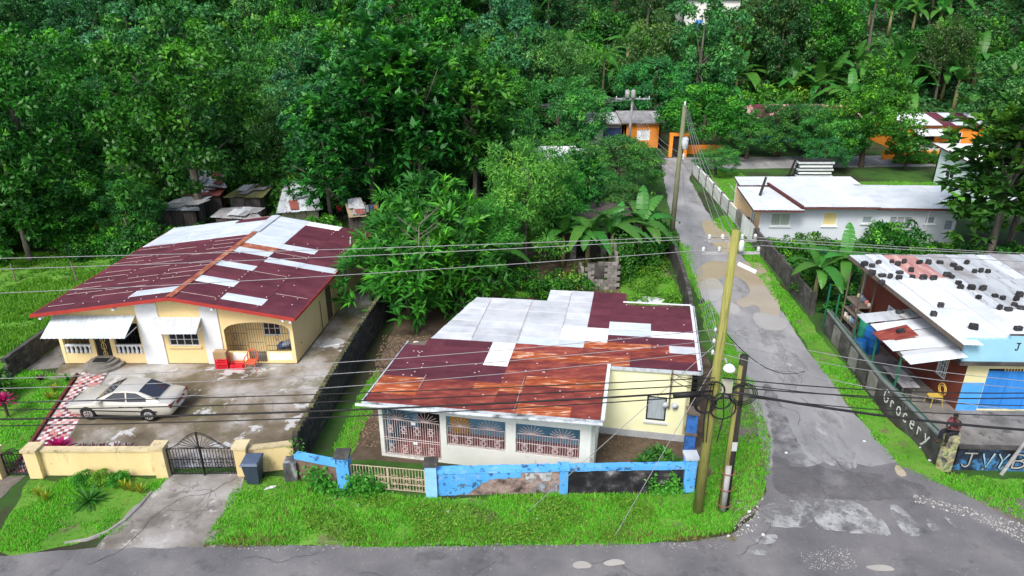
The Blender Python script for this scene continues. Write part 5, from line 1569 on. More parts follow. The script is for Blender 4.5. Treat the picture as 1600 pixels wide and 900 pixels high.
secs = [((17.0, 47.55), (20.55, 47.45), (20.0, 53.2), (17.5, 53.3), 2.9, 3), ((20.4, 47.75), (26.0, 47.7), (26.5, 53.6), (19.9, 53.6), 3.06, 5), ((25.9, 47.9), (32.3, 47.6), (33.3, 53.4), (26.4, 53.6), 2.95, 5), ((17.7, 53.3), (27.2, 53.5), (27.2, 55.5), (17.9, 55.5), 3.12, 6)]
for a, b, c, d, z, n in secs:
    a, b, c, d = [V(p[0], p[1], 0) for p in (a, b, c, d)]
    dz0, dz1 = V(0, 0, z), V(0, 0, z + 0.12)
    r = MB().prism([a + dz0 - V(0, 0, 0.05), b + dz0 - V(0, 0, 0.05), c + dz1 - V(0, 0, 0.05), d + dz1 - V(0, 0, 0.05)], (0, 0, -0.1)).build('roof', M_DKRED, wh)
    for i in range(n):
        t0, t1 = i / n, (i + 1.02) / n
        sheet('roof_sheet', d.lerp(c, t0) + dz1, a.lerp(b, t0) + dz0, a.lerp(b, t1) + dz0, d.lerp(c, t1) + dz1, M_HROOF, r, 0.01, 0.2, 0.008 * (i % 2))
MB().beam((20.45, 47.6, 3.12), (19.9, 53.5, 3.25), 0.16, 0.1).build('ridge_trim', M_DKRED, wh)
MB().box(20.7, 28.5, 48.32, 48.6, 0, 0.35).build('plinth', M_CONC, wh)
MB().tube([(29.8, 48.25, 0), (29.8, 48.25, 3.3)], 0.04, 6).build('pipe', M_WHT, wh)

house('white_side_house', 'small white house with single-slope white roof behind the big breadfruit tree', 40.3, 50, 58.5, 66, 3.0, M_HWHT, M_SHINY, [(1.0, 1.9, 1.0, 2.2), (5, 6.5, 1.0, 2.2)], (), None, rise=0.5, west=((1.6, 3.0, 1.0, 2.2),), fascia=M_DKRED)
oh = house('orange_house', 'bright orange house with white and maroon roof and striped awning', 43.6, 52.6, 78.5, 86, 3.1, M_ORANGE, [M_SHINY, M_SHINY, M_SHINY, M_MAR, M_GALV, M_MAR, M_GALV], [(5.0, 6.4, 1.0, 2.3)], [(1.2, 3.4, 0.05, 2.3)], 'x', rise=0.6, ncol=7, fascia=M_DKRED)
for k in range(3):
    xa = 44.3 + k * 1.35
    sheet('awning_sheet', (xa, 78.45, 2.75), (xa, 76.9, 2.2), (xa + 1.28, 76.9, 2.2), (xa + 1.28, 78.45, 2.75), M_SHINY if k != 1 else M_GALV, oh, 0.01, 0.2)
house('turquoise_house', 'turquoise house with maroon roof half hidden behind round trees', 28.0, 41.0, 84.5, 91, 2.9, M_TURQ, [M_PINKS, M_MAR, M_PINKS], [(1.5, 3, 1, 2.2), (9.2, 10.4, 0.9, 2.2)], [(11.0, 12.2, 0.05, 2.3, M_REDBR)], 'x', rise=0.9, ncol=9)
sm = house('small_orange_house', 'small orange house with grey zinc roof at the end of the side road', 12.9, 17.0, 81.0, 86, 2.9, M_ORANGE, M_ZINCD, [(1.4, 2.9, 0.9, 2.1, M_WHT, 3)], (), None, rise=0.35, ncol=5)
house('grey_shop_annex', 'low grey annex with dark doorway joined beside the small orange house', 8.6, 12.8, 81.6, 86, 2.7, mat('two_tone_grey_wall', [(0.3, 0.3, 0.31), (0.4, 0.4, 0.41)], scale=0.8, rough=0.8), [M_ZINCD, M_GALVO], (), [(2.0, 4.0, 0.05, 2.2, mat('navy_door', [(0.02, 0.04, 0.1), (0.03, 0.06, 0.14)], scale=2, rough=0.6))], None, rise=0.4, ncol=5)
house('white_roof_house', 'low white-walled house with bright white roof among the dense trees', 0.6, 6.4, 63.0, 67, 2.6, M_HWHT, M_SHINY, [(1, 2, 0.9, 2), (4, 5, 0.9, 2)], (), None, rise=0.45, ncol=6)
house('hill_shack', 'little pale blue shack with grey roof at the foot of the forest', 63.5, 68.5, 92.5, 96, 2.6, M_HWHT, M_ZINCD, [(2.4, 4.4, 0.9, 2.1)], (), None, base=float(hz(66, 94)) + 0.6, rise=0.4, ncol=5)
hb = float(hz(31, 119))
house('hilltop_building', 'white building peeping out of the forest on the hilltop', 27.0, 36, 119, 126, 6.0, mat('bright_white_wall', [(0.78, 0.78, 0.76), (0.84, 0.84, 0.82)], scale=1, rough=0.8), M_ZINCD, [(2, 3.2, 1.5, 3, M_SHUT), (5.5, 6.7, 1.5, 3, M_SHUT)], (), None, base=hb, rise=0.4, ncol=5)
# orange gateway at the road end
og = thing('orange_gateway', (17.7, 76.8, 0), 'orange painted gateway with dark arched opening at the end of the road', 'gateway')
for x in (17.3, 18.9):
    MB().box(x - 0.18, x + 0.18, 76.4, 76.8, 0, 2.3).build('pillar', M_ORANGE, og)
MB().box(17.1, 19.1, 76.38, 76.82, 2.3, 2.6).build('lintel', M_ORANGE, og)
MB().box(17.48, 18.72, 76.6, 76.66, 0.15, 2.25).build('door', M_DARKIN, og)
gwl = tag(MB().box(19.1, 24, 77.9, 78.1, 0, 1.0).build('orange_garden_wall', M_ORANGE), 'low orange garden wall next to the gateway at the road end', 'wall')
gwl2 = MB().box(40.0, 51.0, 75.4, 75.6, 0, 0.9).build('orange_garden_wall', M_ORANGE)
tag(gwl2, 'low orange garden wall behind the hedge in front of the orange house', 'wall')
tag(MB().box(48.6, 49.2, 74.9, 75.3, 0, 1.3).build('orange_gate_pillar', M_ORANGE), 'square orange gate pillar at the end of the hedge', 'pillar')

# stack of boards / dark trailer beyond the white house
trl = thing('board_stack', (28.3, 67, 0), 'dark timber frame piled with white boards behind the long white house', 'stack')
for k in range(5):
    MB().obox((28.9, 66.4, 0.55 + k * 0.32), (1.7 - 0.15 * (k % 2), 0, 0), (0, 0.5, 0), (0, 0, 0.08)).build('board', M_WHT if k % 2 else M_GALVO, trl)
    MB().obox((28.9, 66.5, 0.71 + k * 0.32), (1.6, 0, 0), (0, 0.4, 0), (0, 0, 0.075)).build('batten', M_DARKIN, trl)
for x in (27.0, 27.4, 30.6):
    MB().beam((x - 0.5, 66.4, 0), (x + 0.1, 66.4, 2.4), 0.14, 0.14, (0, 1, 0)).build('strut', M_DARKIN, trl)
MB().box(26.6, 31, 65.9, 67, 0.0, 0.45).build('bed', M_DARKIN, trl)

# ------------------------------------------------------------------ shacks behind the yellow house
M_BOARD = mat('dark_shack_boards', [(0.03, 0.028, 0.026), (0.07, 0.06, 0.055), (0.12, 0.1, 0.09)], scale=2, rough=0.9, bump=0.4, stretch=(4, 4, 0.6))
M_SHK = mat('leaf_strewn_zinc', [(0.34, 0.38, 0.42), (0.46, 0.5, 0.54), (0.56, 0.6, 0.63)], scale=1.0, rough=0.55, bump=0.1, spots=((0.05, 0.035, 0.025), 1.1, 0.55, 0.05, 0.85), vary=0.12)
M_SHKM = mat('mossy_concrete_roof', [(0.1, 0.1, 0.06), (0.16, 0.17, 0.05), (0.2, 0.2, 0.19)], scale=0.9, rough=0.9, bump=0.3)
M_SHKP = mat('red_brown_zinc', [(0.2, 0.05, 0.04), (0.3, 0.1, 0.08)], scale=1, rough=0.7, bump=0.1)
def shack(label, px, z, wallm, roofm, n=5, tilt=0.25):
    c = [P(a, b, z) for a, b in px]
    mid = sum(c, Vector()) / 4
    t = thing('zinc_shack', (mid.x, mid.y, 0), label, 'shack')
    ins = [mid + (p - mid) * 0.8 for p in c]
    for i in range(4):
        a, b = ins[i], ins[(i + 1) % 4]
        L = (b - a).length
        k = max(2, int(L / 0.8))
        for j in range(k):
            p, q = a.lerp(b, j / k), a.lerp(b, (j + 0.96) / k)
            MB().beam(V(p.x, p.y, z / 2 - 0.05), V(q.x, q.y, z / 2 - 0.05), 0.05, z - 0.15).build('wall_board', wallm, t)
    rsk = random.Random(len(label) * 7)
    c = [p + V(rsk.uniform(-0.4, 0.4), rsk.uniform(-0.4, 0.4), rsk.uniform(-0.12, 0.12)) for p in c]
    up = [V(0, 0, -tilt / 2), V(0, 0, -tilt / 2), V(0, 0, tilt / 2), V(0, 0, tilt / 2)]
    c = [p + u for p, u in zip(c, up)]
    for i in range(n):
        t0, t1 = i / n, (i + 1.03) / n
        sheet('roof_sheet', c[0].lerp(c[1], t0), c[3].lerp(c[2], t0), c[3].lerp(c[2], t1), c[0].lerp(c[1], t1), roofm, t, 0.015, 0.2, 0.02 * (i % 2) + random.uniform(0, 0.06))
    for i in range(5):
        a, b = random.uniform(0.05, 0.7), random.uniform(0.05, 0.6)
        q0 = c[0].lerp(c[1], a).lerp(c[3].lerp(c[2], a), b)
        q1 = q0 + (c[1] - c[0]).normalized() * random.uniform(0.6, 1.1)
        dv = (c[3] - c[0]).normalized().lerp((c[1] - c[0]).normalized(), random.uniform(-0.15, 0.15)) * random.uniform(1.2, 2.2)
        sheet('patch_sheet', q0, q0 + dv, q1 + dv, q1, random.choice((M_ZINCD, M_SHK, M_SHKP, M_SHOPG)), t, 0.014, 0.2, 0.1 + 0.03 * i)
    return t
shack('shack with leaf-strewn blue-grey zinc roof behind the yellow house', [(432, 331), (503, 326), (500, 296), (440, 281)], 2.3, mat('cream_block_wall', [(0.25, 0.23, 0.17), (0.36, 0.33, 0.25)], scale=1, rough=0.9), M_SHK, 6)
shack('shack with flat mossy concrete roof next to the leaf-strewn one', [(350, 309), (408, 309), (430, 291), (378, 288)], 2.0, M_DCONC, M_SHKM, 4)
shack('low shack with dull grey zinc roof at the ridge end of the yellow house', [(328, 342), (418, 342), (400, 323), (343, 326)], 1.5, M_BOARD, M_ZINCD, 5)
shack('shack with brighter corrugated roof left of the tall tree trunk', [(238, 330), (310, 328), (305, 308), (268, 313)], 1.6, M_BOARD, M_SHK, 5)
shack('ramshackle shack with white and brown roof under the tall tree', [(290, 286), (352, 290), (345, 268), (300, 266)], 2.4, M_REDBR, M_SHOPG, 4)
shack('shack with rusty brown roof in the shade beside the tall tree', [(275, 306), (350, 304), (352, 293), (285, 290)], 1.9, M_BOARD, M_SHKP, 5)
shack('small stall roof sheet beside the person in red', [(540, 336), (575, 336), (570, 320), (548, 320)], 2.1, M_BOARD, mat('tan_board_roof', [(0.25, 0.2, 0.13), (0.36, 0.3, 0.2)], scale=1.5, rough=0.9, bump=0.2), 3)

# dark board shed and block ruin on the empty plot
ds = thing('board_shed', (6.0, 46.3, 0), 'dark board shed with two openings behind the banana plants', 'shed')
for k in range(14):
    x = 3.2 + k * 0.42
    if 3 <= k <= 4 or 10 <= k <= 11: 
        MB().box(x, x + 0.4, 45.6, 45.66, 2.05, 2.75).build('board', M_BOARD, ds); continue
    MB().box(x, x + 0.4, 45.6, 45.66, 0, 2.75 + random.uniform(-0.03, 0.03)).build('board', M_ZINCD if k % 5 == 2 else M_BOARD, ds)
MB().box(3.3, 9.0, 45.9, 48.5, 0, 2.7).build('core', M_DARKIN, ds)
for k in range(6):
    sheet('roof_sheet', (3.0 + k, 45.2, 2.85), (3.0 + k, 48.9, 3.1), (4.03 + k, 48.9, 3.1), (4.03 + k, 45.2, 2.85), M_BOARD, ds, 0.015, 0.2, 0.01 * (k % 2))
ru = thing('block_ruin', (5.5, 41.0, 0), 'roofless grey block ruin with one window opening in the empty plot', 'ruin')
M_RUIN = mat('bare_grey_blocks', [(0.13, 0.12, 0.11), (0.22, 0.205, 0.19), (0.3, 0.285, 0.27)], scale=1.5, rough=0.9, bump=0.4, spots=((0.05, 0.05, 0.04), 1.5, 0.56, 0.08, 0.7), vary=0.16)
bl_me = MB().box(-0.19, 0.19, -0.09, 0.09, -0.093, 0.093)
tmp = bl_me.build('block', M_RUIN); blkm = tmp.data; bpy.data.objects.remove(tmp)
def courses(a, b, rows, hole=None, top=0.15):
    a, b = Vector(a), Vector(b)
    L = (b - a).length
    n = int(L / 0.4)
    ang = math.atan2((b - a).y, (b - a).x)
    for r_ in range(rows):
        for j in range(n):
            s = (j + 0.5) * 0.4 + (0.2 if r_ % 2 else 0)
            if s > L: continue
            z = 0.1 + r_ * 0.2
            if hole and hole[0] < s < hole[1] and hole[2] < z < hole[3]: continue
            if r_ == rows - 1 and random.random() < 0.35: continue
            o = bpy.data.objects.new('block', blkm)
            COL.objects.link(o)
            o.location = a + (b - a).normalized() * s + V(random.uniform(-.008, .008), random.uniform(-.01, .01), z)
            o.rotation_euler = (0, 0, ang)
            parented(o, ru)
courses((4.5, 40.4, 0), (6.5, 40.3, 0), 9, (0.55, 1.35, 0.6, 1.55))
courses((6.5, 40.4, 0), (6.7, 43.2, 0), 10)
courses((4.5, 40.5, 0), (4.4, 42.6, 0), 5)
MB().box(4.75, 6.3, 41.4, 41.5, 0.0, 1.3).build('inner_wall', M_DCONC, ru)
tag(MB().prism([(x, y, 0.03) for x, y in ragged([(7.4, 38.3), (8.9, 38.0), (9.2, 38.6), (7.9, 39.0)], 0.08, 0.2, 4)], (0, 0, 0.07)).build('plaster_slab', M_WHT), 'broken pale slab lying on the grass by the block ruin', 'slab')

# ------------------------------------------------------------------ poles
M_POLE = mat('yellow_green_pole_timber', [(0.17, 0.18, 0.045), (0.27, 0.265, 0.075), (0.12, 0.12, 0.045)], scale=1.5, rough=0.85, bump=0.25, stretch=(6, 6, 0.5), spots=((0.14, 0.13, 0.05), 3, 0.62, 0.06, 0.6))
M_DPOLE = mat('tarred_pole', [(0.02, 0.018, 0.016), (0.05, 0.043, 0.038)], scale=2, rough=0.85, bump=0.3, stretch=(6, 6, 0.5))
M_GPOLE = mat('grey_green_pole', [(0.14, 0.15, 0.09), (0.22, 0.22, 0.14)], scale=2, rough=0.85, bump=0.3, stretch=(6, 6, 0.5))
M_INS = mat('white_porcelain', [(0.6, 0.62, 0.64), (0.7, 0.72, 0.74)], scale=3, rough=0.35, bump=0)
M_WIREB = mat('black_cable', [(0.012, 0.012, 0.013), (0.02, 0.02, 0.021)], scale=3, rough=0.6, bump=0)
M_WIREG = mat('grey_wire', [(0.22, 0.23, 0.24), (0.3, 0.31, 0.32)], scale=3, rough=0.5, bump=0)
def insulator(parent, p, r=0.06, h=0.16):
    MB().lathe([(r * 0.5, 0), (r, h * 0.25), (r * 0.6, h * 0.45), (r, h * 0.65), (r * 0.4, h)], p, 10).build('insulator', M_INS, parent, True)
PA = V(6.72, 20.14, 0)
pa = thing('utility_pole', PA, 'tall yellow-green timber utility pole with street lamp at the grass corner', 'utility pole')
MB().tube([PA, PA + V(0, 0, 5), PA + V(0.03, 0, 10.75)], [0.185, 0.16, 0.12], 14).build('pole', M_POLE, pa, True)
for z, w, yaw in ((10.35, 0.75, 0.05), (9.95, 0.9, 0.02)):
    a, b = PA + V(-w, 0.14, z), PA + V(w, 0.14 + yaw, z)
    MB().beam(a, b, 0.06, 0.07).build('crossarm', M_ZINCD, pa)
    for t in (0.03, 0.3, 0.7, 0.97):
        insulator(pa, a.lerp(b, t) + V(0, 0, 0.05))
MB().lathe([(0.06, 0), (0.08, 0.05), (0.08, 0.3), (0.04, 0.36)], PA + V(0.22, -0.1, 10.1), 12).build('cut_out', M_INS, pa, True)
MB().beam(PA + V(0.2, -0.1, 9.7), PA + V(0.75, -0.15, 9.45), 0.1, 0.1).build('fuse_arm', M_WHT, pa)
for z in (7.35, 6.95, 6.55):
    insulator(pa, PA + V(-0.22, -0.05, z), 0.05, 0.13)
    MB().beam(PA + V(-0.05, 0, z - 0.02), PA + V(-0.26, -0.05, z - 0.02), 0.04, 0.04).build('bracket', M_ZINCD, pa)
lamp = MB().tube([PA + V(0.1, -0.1, 6.35), PA + V(0.13, -0.3, 6.5), PA + V(0.16, -0.45, 6.42)], 0.03, 6).build('lamp_arm', M_ZINCD, pa)
MB().lathe([(0.05, 0.16), (0.14, 0.1), (0.2, 0.0), (0.18, -0.06), (0.05, -0.08)], PA + V(0.2, -0.6, 6.3), 14).build('lamp_head', M_WHT, pa, True)
MB().box(PA.x + 0.16, PA.x + 0.5, PA.y - 0.3, PA.y - 0.1, 5.2, 5.62).build('junction_box', mat('beige_box', [(0.4, 0.4, 0.3), (0.5, 0.5, 0.4)], scale=3, rough=0.6), pa)
MB().tube([PA + V(-0.5, -0.22, 5.15), PA + V(-1.4, -0.25, 5.1)], 0.09, 8).build('splice_case', M_WIREB, pa, True)
for k, (cx, cz, r) in enumerate(((-0.3, 4.75, 0.36), (-0.3, 4.72, 0.3), (0.3, 4.6, 0.42), (0.22, 4.9, 0.3), (-0.1, 5.3, 0.35))):
    MB().tube([PA + V(cx + r * math.cos(a), -0.24 - 0.02 * k, cz + r * math.sin(a)) for a in np.linspace(0, 2 * math.pi, 17)], 0.03, 5).build('cable_coil', M_WIREB, pa, True)
for x in (-0.16, -0.08, 0.2):
    MB().tube([PA + V(x, -0.2, 5.6), PA + V(x * 1.8, -0.26, 4.3), PA + V(x * 1.3, -0.22, 3.2)], 0.02, 5).build('hanging_cable', M_WIREB, pa)

PB = V(7.69, 20.31, 0)
pb = thing('utility_pole', PB, 'short dark leaning pole with metal strapped foot beside the tall yellow-green pole', 'utility pole')
ptop = Q(1163, 556, 20.6)
MB().tube([PB, ptop], [0.19, 0.14], 12).build('pole', M_DPOLE, pb, True)
MB().tube([PB + V(-0.12, -0.1, 0), (PB.lerp(ptop, 0.95)) + V(-0.09, -0.07, 0)], [0.1, 0.08], 8).build('timber_splint', M_POLE, pb, True)
MB().tube([PB + V(-0.06, -0.12, 0), PB.lerp(ptop, 0.32) + V(-0.06, -0.12, 0)], 0.12, 8).build('metal_sleeve', M_ZINCD, pb, True)
for t in (0.05, 0.16, 0.27):
    p = PB.lerp(ptop, t) + V(-0.03, -0.06, 0)
    MB().tube([p + V(0.24 * math.cos(a), 0.24 * math.sin(a), 0) for a in np.linspace(0, 2 * math.pi, 13)], 0.018, 5).build('strap', mat('rusty_strap', [(0.2, 0.07, 0.05), (0.28, 0.11, 0.08)], scale=4, rough=0.8), pb)
p = PB.lerp(ptop, 0.45) + V(0.02, -0.2, 0)
MB().box(p.x - 0.09, p.x + 0.09, p.y - 0.012, p.y + 0.012, p.z - 0.18, p.z + 0.18).build('paper_notice', M_GALVO, pb)
for k in range(3):
    c = PB.lerp(ptop, 0.82) + V(0.05, -0.2 - 0.02 * k, -0.2)
    r = 0.36 + 0.06 * k
    MB().tube([c + V(r * math.cos(a), 0, r * 0.9 * math.sin(a)) for a in np.linspace(0, 2 * math.pi, 15)], 0.018, 5).build('cable_coil', M_WIREB, pb)

def simple_pole(base, top, r, m, label, arm=None, name='utility_pole'):
    base, top = Vector(base), Vector(top)
    t = thing(name, base, label, 'utility pole')
    MB().tube([base, top], [r, r * 0.7], 10).build('pole', m, t, True)
    if arm:
        for dz, w in arm:
            MB().beam(top + V(-w, -0.1, dz), top + V(w, -0.1, dz), 0.1, 0.12).build('crossarm', M_GUT, t)
            for k in (-0.95, -0.4, 0.4, 0.95):
                insulator(t, top + V(w * k, -0.1, dz + 0.06), 0.07, 0.2)
    return t
pcb, pct = V(11.66, 48.73, 0), Q(1070, 165, 49.3)
pc = simple_pole(pcb, pct, 0.2, M_GPOLE, 'grey-green leaning utility pole on the verge halfway up the side road')
MB().lathe([(0.2, 0), (0.24, 0.05), (0.24, 0.75), (0.1, 0.85)], pcb.lerp(pct, 0.70) + V(0.25, -0.1, 0), 12).build('transformer', M_GUT, pc, True)
insulator(pc, pcb.lerp(pct, 0.62) + V(0.25, -0.1, 0), 0.1, 0.5)
insulator(pc, pct + V(0, 0, 0.0), 0.08, 0.3)
pdb = V(13.2, 79.5, 0)
pd_ = simple_pole(pdb, pdb + V(0.1, 0, 6.0), 0.18, M_ZINCD, 'grey transformer pole with crossarm in front of the small orange house', arm=((-0.2, 1.9),))
for k in (-0.55, 0.1):
    MB().lathe([(0.2, 0), (0.26, 0.05), (0.26, 0.8), (0.12, 0.9)], pdb + V(k, -0.3, 5.9), 12).build('transformer', M_ZINCD, pd_, True)
simple_pole((10.5, 80.5, 0), (10.5, 80.5, 4.6), 0.13, M_DPOLE, 'thin dark pole beside the grey annex doorway')
simple_pole((9.4, 83.6, 0), (9.4, 83.6, 6.0), 0.12, M_GPOLE, 'thin pale pole behind the grey annex roof')
simple_pole(P(1168, 362), Q(1197, 277, 50.8), 0.13, M_DPOLE, 'dark bare pole leaning in front of the long white house')
tag(MB().tube([P(1178, 345), Q(1142, 290, 52)], 0.03, 5).build('yard_pole', M_WHT), 'thin white pole on the lawn by the long white house', 'pole')
for px, top in (((213, 392), (193, 340)), ((122, 443), (110, 408)), ((25, 440), (16, 412))):
    b_ = P(*px)
    tag(MB().tube([b_, Q(*top, b_.y + 0.2)], 0.05, 6).build('fence_post', M_WOOD), 'thin leaning grey fence post in the meadow by the yellow house', 'post', 'fence posts in the meadow')

# ------------------------------------------------------------------ wires
def wire(a, b, sag, r, m, label, group, n=14):
    a, b = Vector(a), Vector(b)
    q = [a.lerp(b, i / n) + V(0, 0, -sag * 4 * (i / n) * (1 - i / n)) for i in range(n + 1)]
    return tag(MB().tube(q, r, 5).build('overhead_wire', m, None, True), label, 'wire', group)
def wpx(p, q, Ya, Yb, sag, r, m, label, group):
    return wire(Q(*p, Ya), Q(*q, Yb), sag, r, m, label, group)
XL = -40
lab = 'thin grey high-voltage wire from the pole top along the main road'
for k, (ly, off) in enumerate(((392, -0.95), (402, 0.3), (433, 0.95))):
    b = PA + V(off, 0.14, 10.5 - 0.3 * (k == 2))
    a = Q(0, ly, 20.4)
    d = (a - b)
    wire(b, b + d * 2.2, 0.25 + 0.15 * k, 0.010, M_WIREG, lab, 'high wires along the main road')
    wire(b, b + V(32, -0.8, -0.3), 0.5, 0.010, M_WIREG, 'thin grey high-voltage wire running east from the pole top', 'high wires going east')
for k, (z, ly, ry) in enumerate(((7.42, 547, 527), (7.02, 558, 543), (6.62, 576, 566))):
    b = PA + V(-0.24, -0.05, z)
    a = Q(0, ly, 20.0)
    wire(b, b + (a - b) * 2.0, 1.05 + 0.12 * k, 0.011, M_WIREG, 'grey service wire strung over the house fronts from the tall pole', 'service wires along the main road')
    wire(b, Q(1260, ry, 20.0) + (Q(1260, ry, 20.0) - b) * 6, 0.9, 0.011, M_WIREG, 'grey service wire running east over the corner shop', 'service wires going east')
for k, (z, ly, r) in enumerate(((5.75, 612, 0.018), (5.5, 618, 0.02), (5.25, 627, 0.034), (5.08, 632, 0.02))):
    b = PA + V(-0.1, -0.24, z)
    a = Q(0, ly, 19.85)
    wire(b, b + (a - b) * 2.0, 0.42 + 0.14 * k, r, M_WIREB, 'black telephone cable sagging across the fronts of both houses', 'black cables along the main road')
for k, (z, ex, ey, r) in enumerate(((5.75, 1600, 592, 0.02), (5.45, 1600, 600, 0.022), (5.3, 1600, 650, 0.045), (5.15, 1600, 628, 0.018), (5.6, 1600, 612, 0.015))):
    b = PA + V(0.15, -0.24, z)
    a = Q(ex, ey, 19.9)
    wire(b, b + (a - b) * 1.8, 0.55, r, M_WIREB, 'black telephone cable crossing the side road in front of the corner shop', 'black cables going east')
for k in range(5):
    a = PA + V(-0.15 + 0.1 * k, 0.1, 7.4 - 0.45 * k)
    wire(a, pcb.lerp(pct, 0.66 - 0.05 * k) + V(0.15 + 0.07 * k, 0, 0), 0.6 + 0.15 * k, 0.010, M_WIREG, 'thin wire running up the side road between the two poles', 'wires up the side road')
    wire(pcb.lerp(pct, 0.66 - 0.05 * k) + V(0.15 + 0.07 * k, 0, 0), pdb + V(0.05 * k, -0.1, 5.6 - 0.3 * k), 0.7 + 0.1 * k, 0.016, M_WIREG, 'thin wire from the leaning grey-green pole to the transformer pole', 'wires to the transformer pole')
for k, dx_ in enumerate((-1.8, -0.75, 0.75, 1.8)):
    wire(pdb + V(dx_, -0.1, 5.95), pdb + V(dx_ - 45, -9 + k, 7.0 - 0.4 * k), 1.2, 0.018, M_WIREG, 'thin wire from the transformer crossarm over the tree tops', 'wires over the trees')
    wire(PA + V(0.25 * k - 0.4, 0.14, 10.45), pct + V(0.1 * k, 0, -0.1 * k), 0.5, 0.012, M_WIREG, 'thin wire from the tall pole top to the leaning grey-green pole', 'top wires up the side road')
for k, u in enumerate((11.5, 11.7, 11.4)):
    wire(PA + V(-0.12, -0.05, 5.9 - 0.3 * k), ML(u, 3.8, 3.3 - 0.1 * k), 0.25, 0.014, M_WIREB, 'short black service drop from the tall pole to the cream wing', 'service drops')
for k, (px, py) in enumerate(((958, 842), (822, 802))):
    wire(PA + V(-0.1, 0, 6.1 + 0.8 * k), P(px, py), 0.0, 0.012, M_WIREG, 'taut grey guy wire slanting from the tall pole into the grass', 'guy wires')
wire(ptop.lerp(PB, 0.4), P(1150, 690), 0.0, 0.014, M_WIREG, 'short guy wire from the dark leaning pole to the road edge', 'short guy wire')
wire(pct.lerp(pcb, 0.35), Q(1142, 350, 53), 0.4, 0.013, M_WIREG, 'drop wire from the leaning grey-green pole to the garden wall', 'garden drop wire')
wire(PA + V(0.2, 0, 7.2), Q(1290, 560, 34), 1.2, 0.016, M_WIREB, 'slack black wire hanging across the potholed side road', 'slack wire')
# ------------------------------------------------------------------ car (built facing +x, then placed)
def carpaint(name, col):
    m = bpy.data.materials.new(name)
    m.use_nodes = True
    b = m.node_tree.nodes['Principled BSDF']
    nz = m.node_tree.nodes.new('ShaderNodeTexNoise')
    nz.inputs['Scale'].default_value = 2.5
    rp = m.node_tree.nodes.new('ShaderNodeValToRGB')
    rp.color_ramp.elements[0].color = (*[c * 0.93 for c in col], 1)
    rp.color_ramp.elements[1].color = (*col, 1)
    m.node_tree.links.new(nz.outputs[0], rp.inputs[0])
    m.node_tree.links.new(rp.outputs[0], b.inputs['Base Color'])
    b.inputs['Metallic'].default_value = 0.25
    b.inputs['Roughness'].default_value = 0.32
    b.inputs['Coat Weight'].default_value = 0.6
    b.inputs['Coat Roughness'].default_value = 0.08
    return m
M_CARW = carpaint('pearl_white_car_paint', (0.6, 0.59, 0.53))
M_TYRE = mat('tyre_rubber', [(0.012, 0.012, 0.013), (0.025, 0.025, 0.026)], scale=5, rough=0.8, bump=0.1)
M_RIM = mat('alloy_rim', [(0.5, 0.5, 0.51), (0.6, 0.6, 0.61)], scale=5, rough=0.3, bump=0, metallic=0.7)
M_CGLASS = glassmat('car_glass', (0.03, 0.035, 0.05), 0.04)
M_TAIL = glassmat('tail_lamp_red', (0.14, 0.008, 0.012), 0.15)
M_HEAD = glassmat('head_lamp_clear', (0.5, 0.52, 0.55), 0.1)
M_BLKTRIM = mat('black_car_trim', [(0.015, 0.015, 0.016), (0.025, 0.025, 0.026)], scale=5, rough=0.5, bump=0)
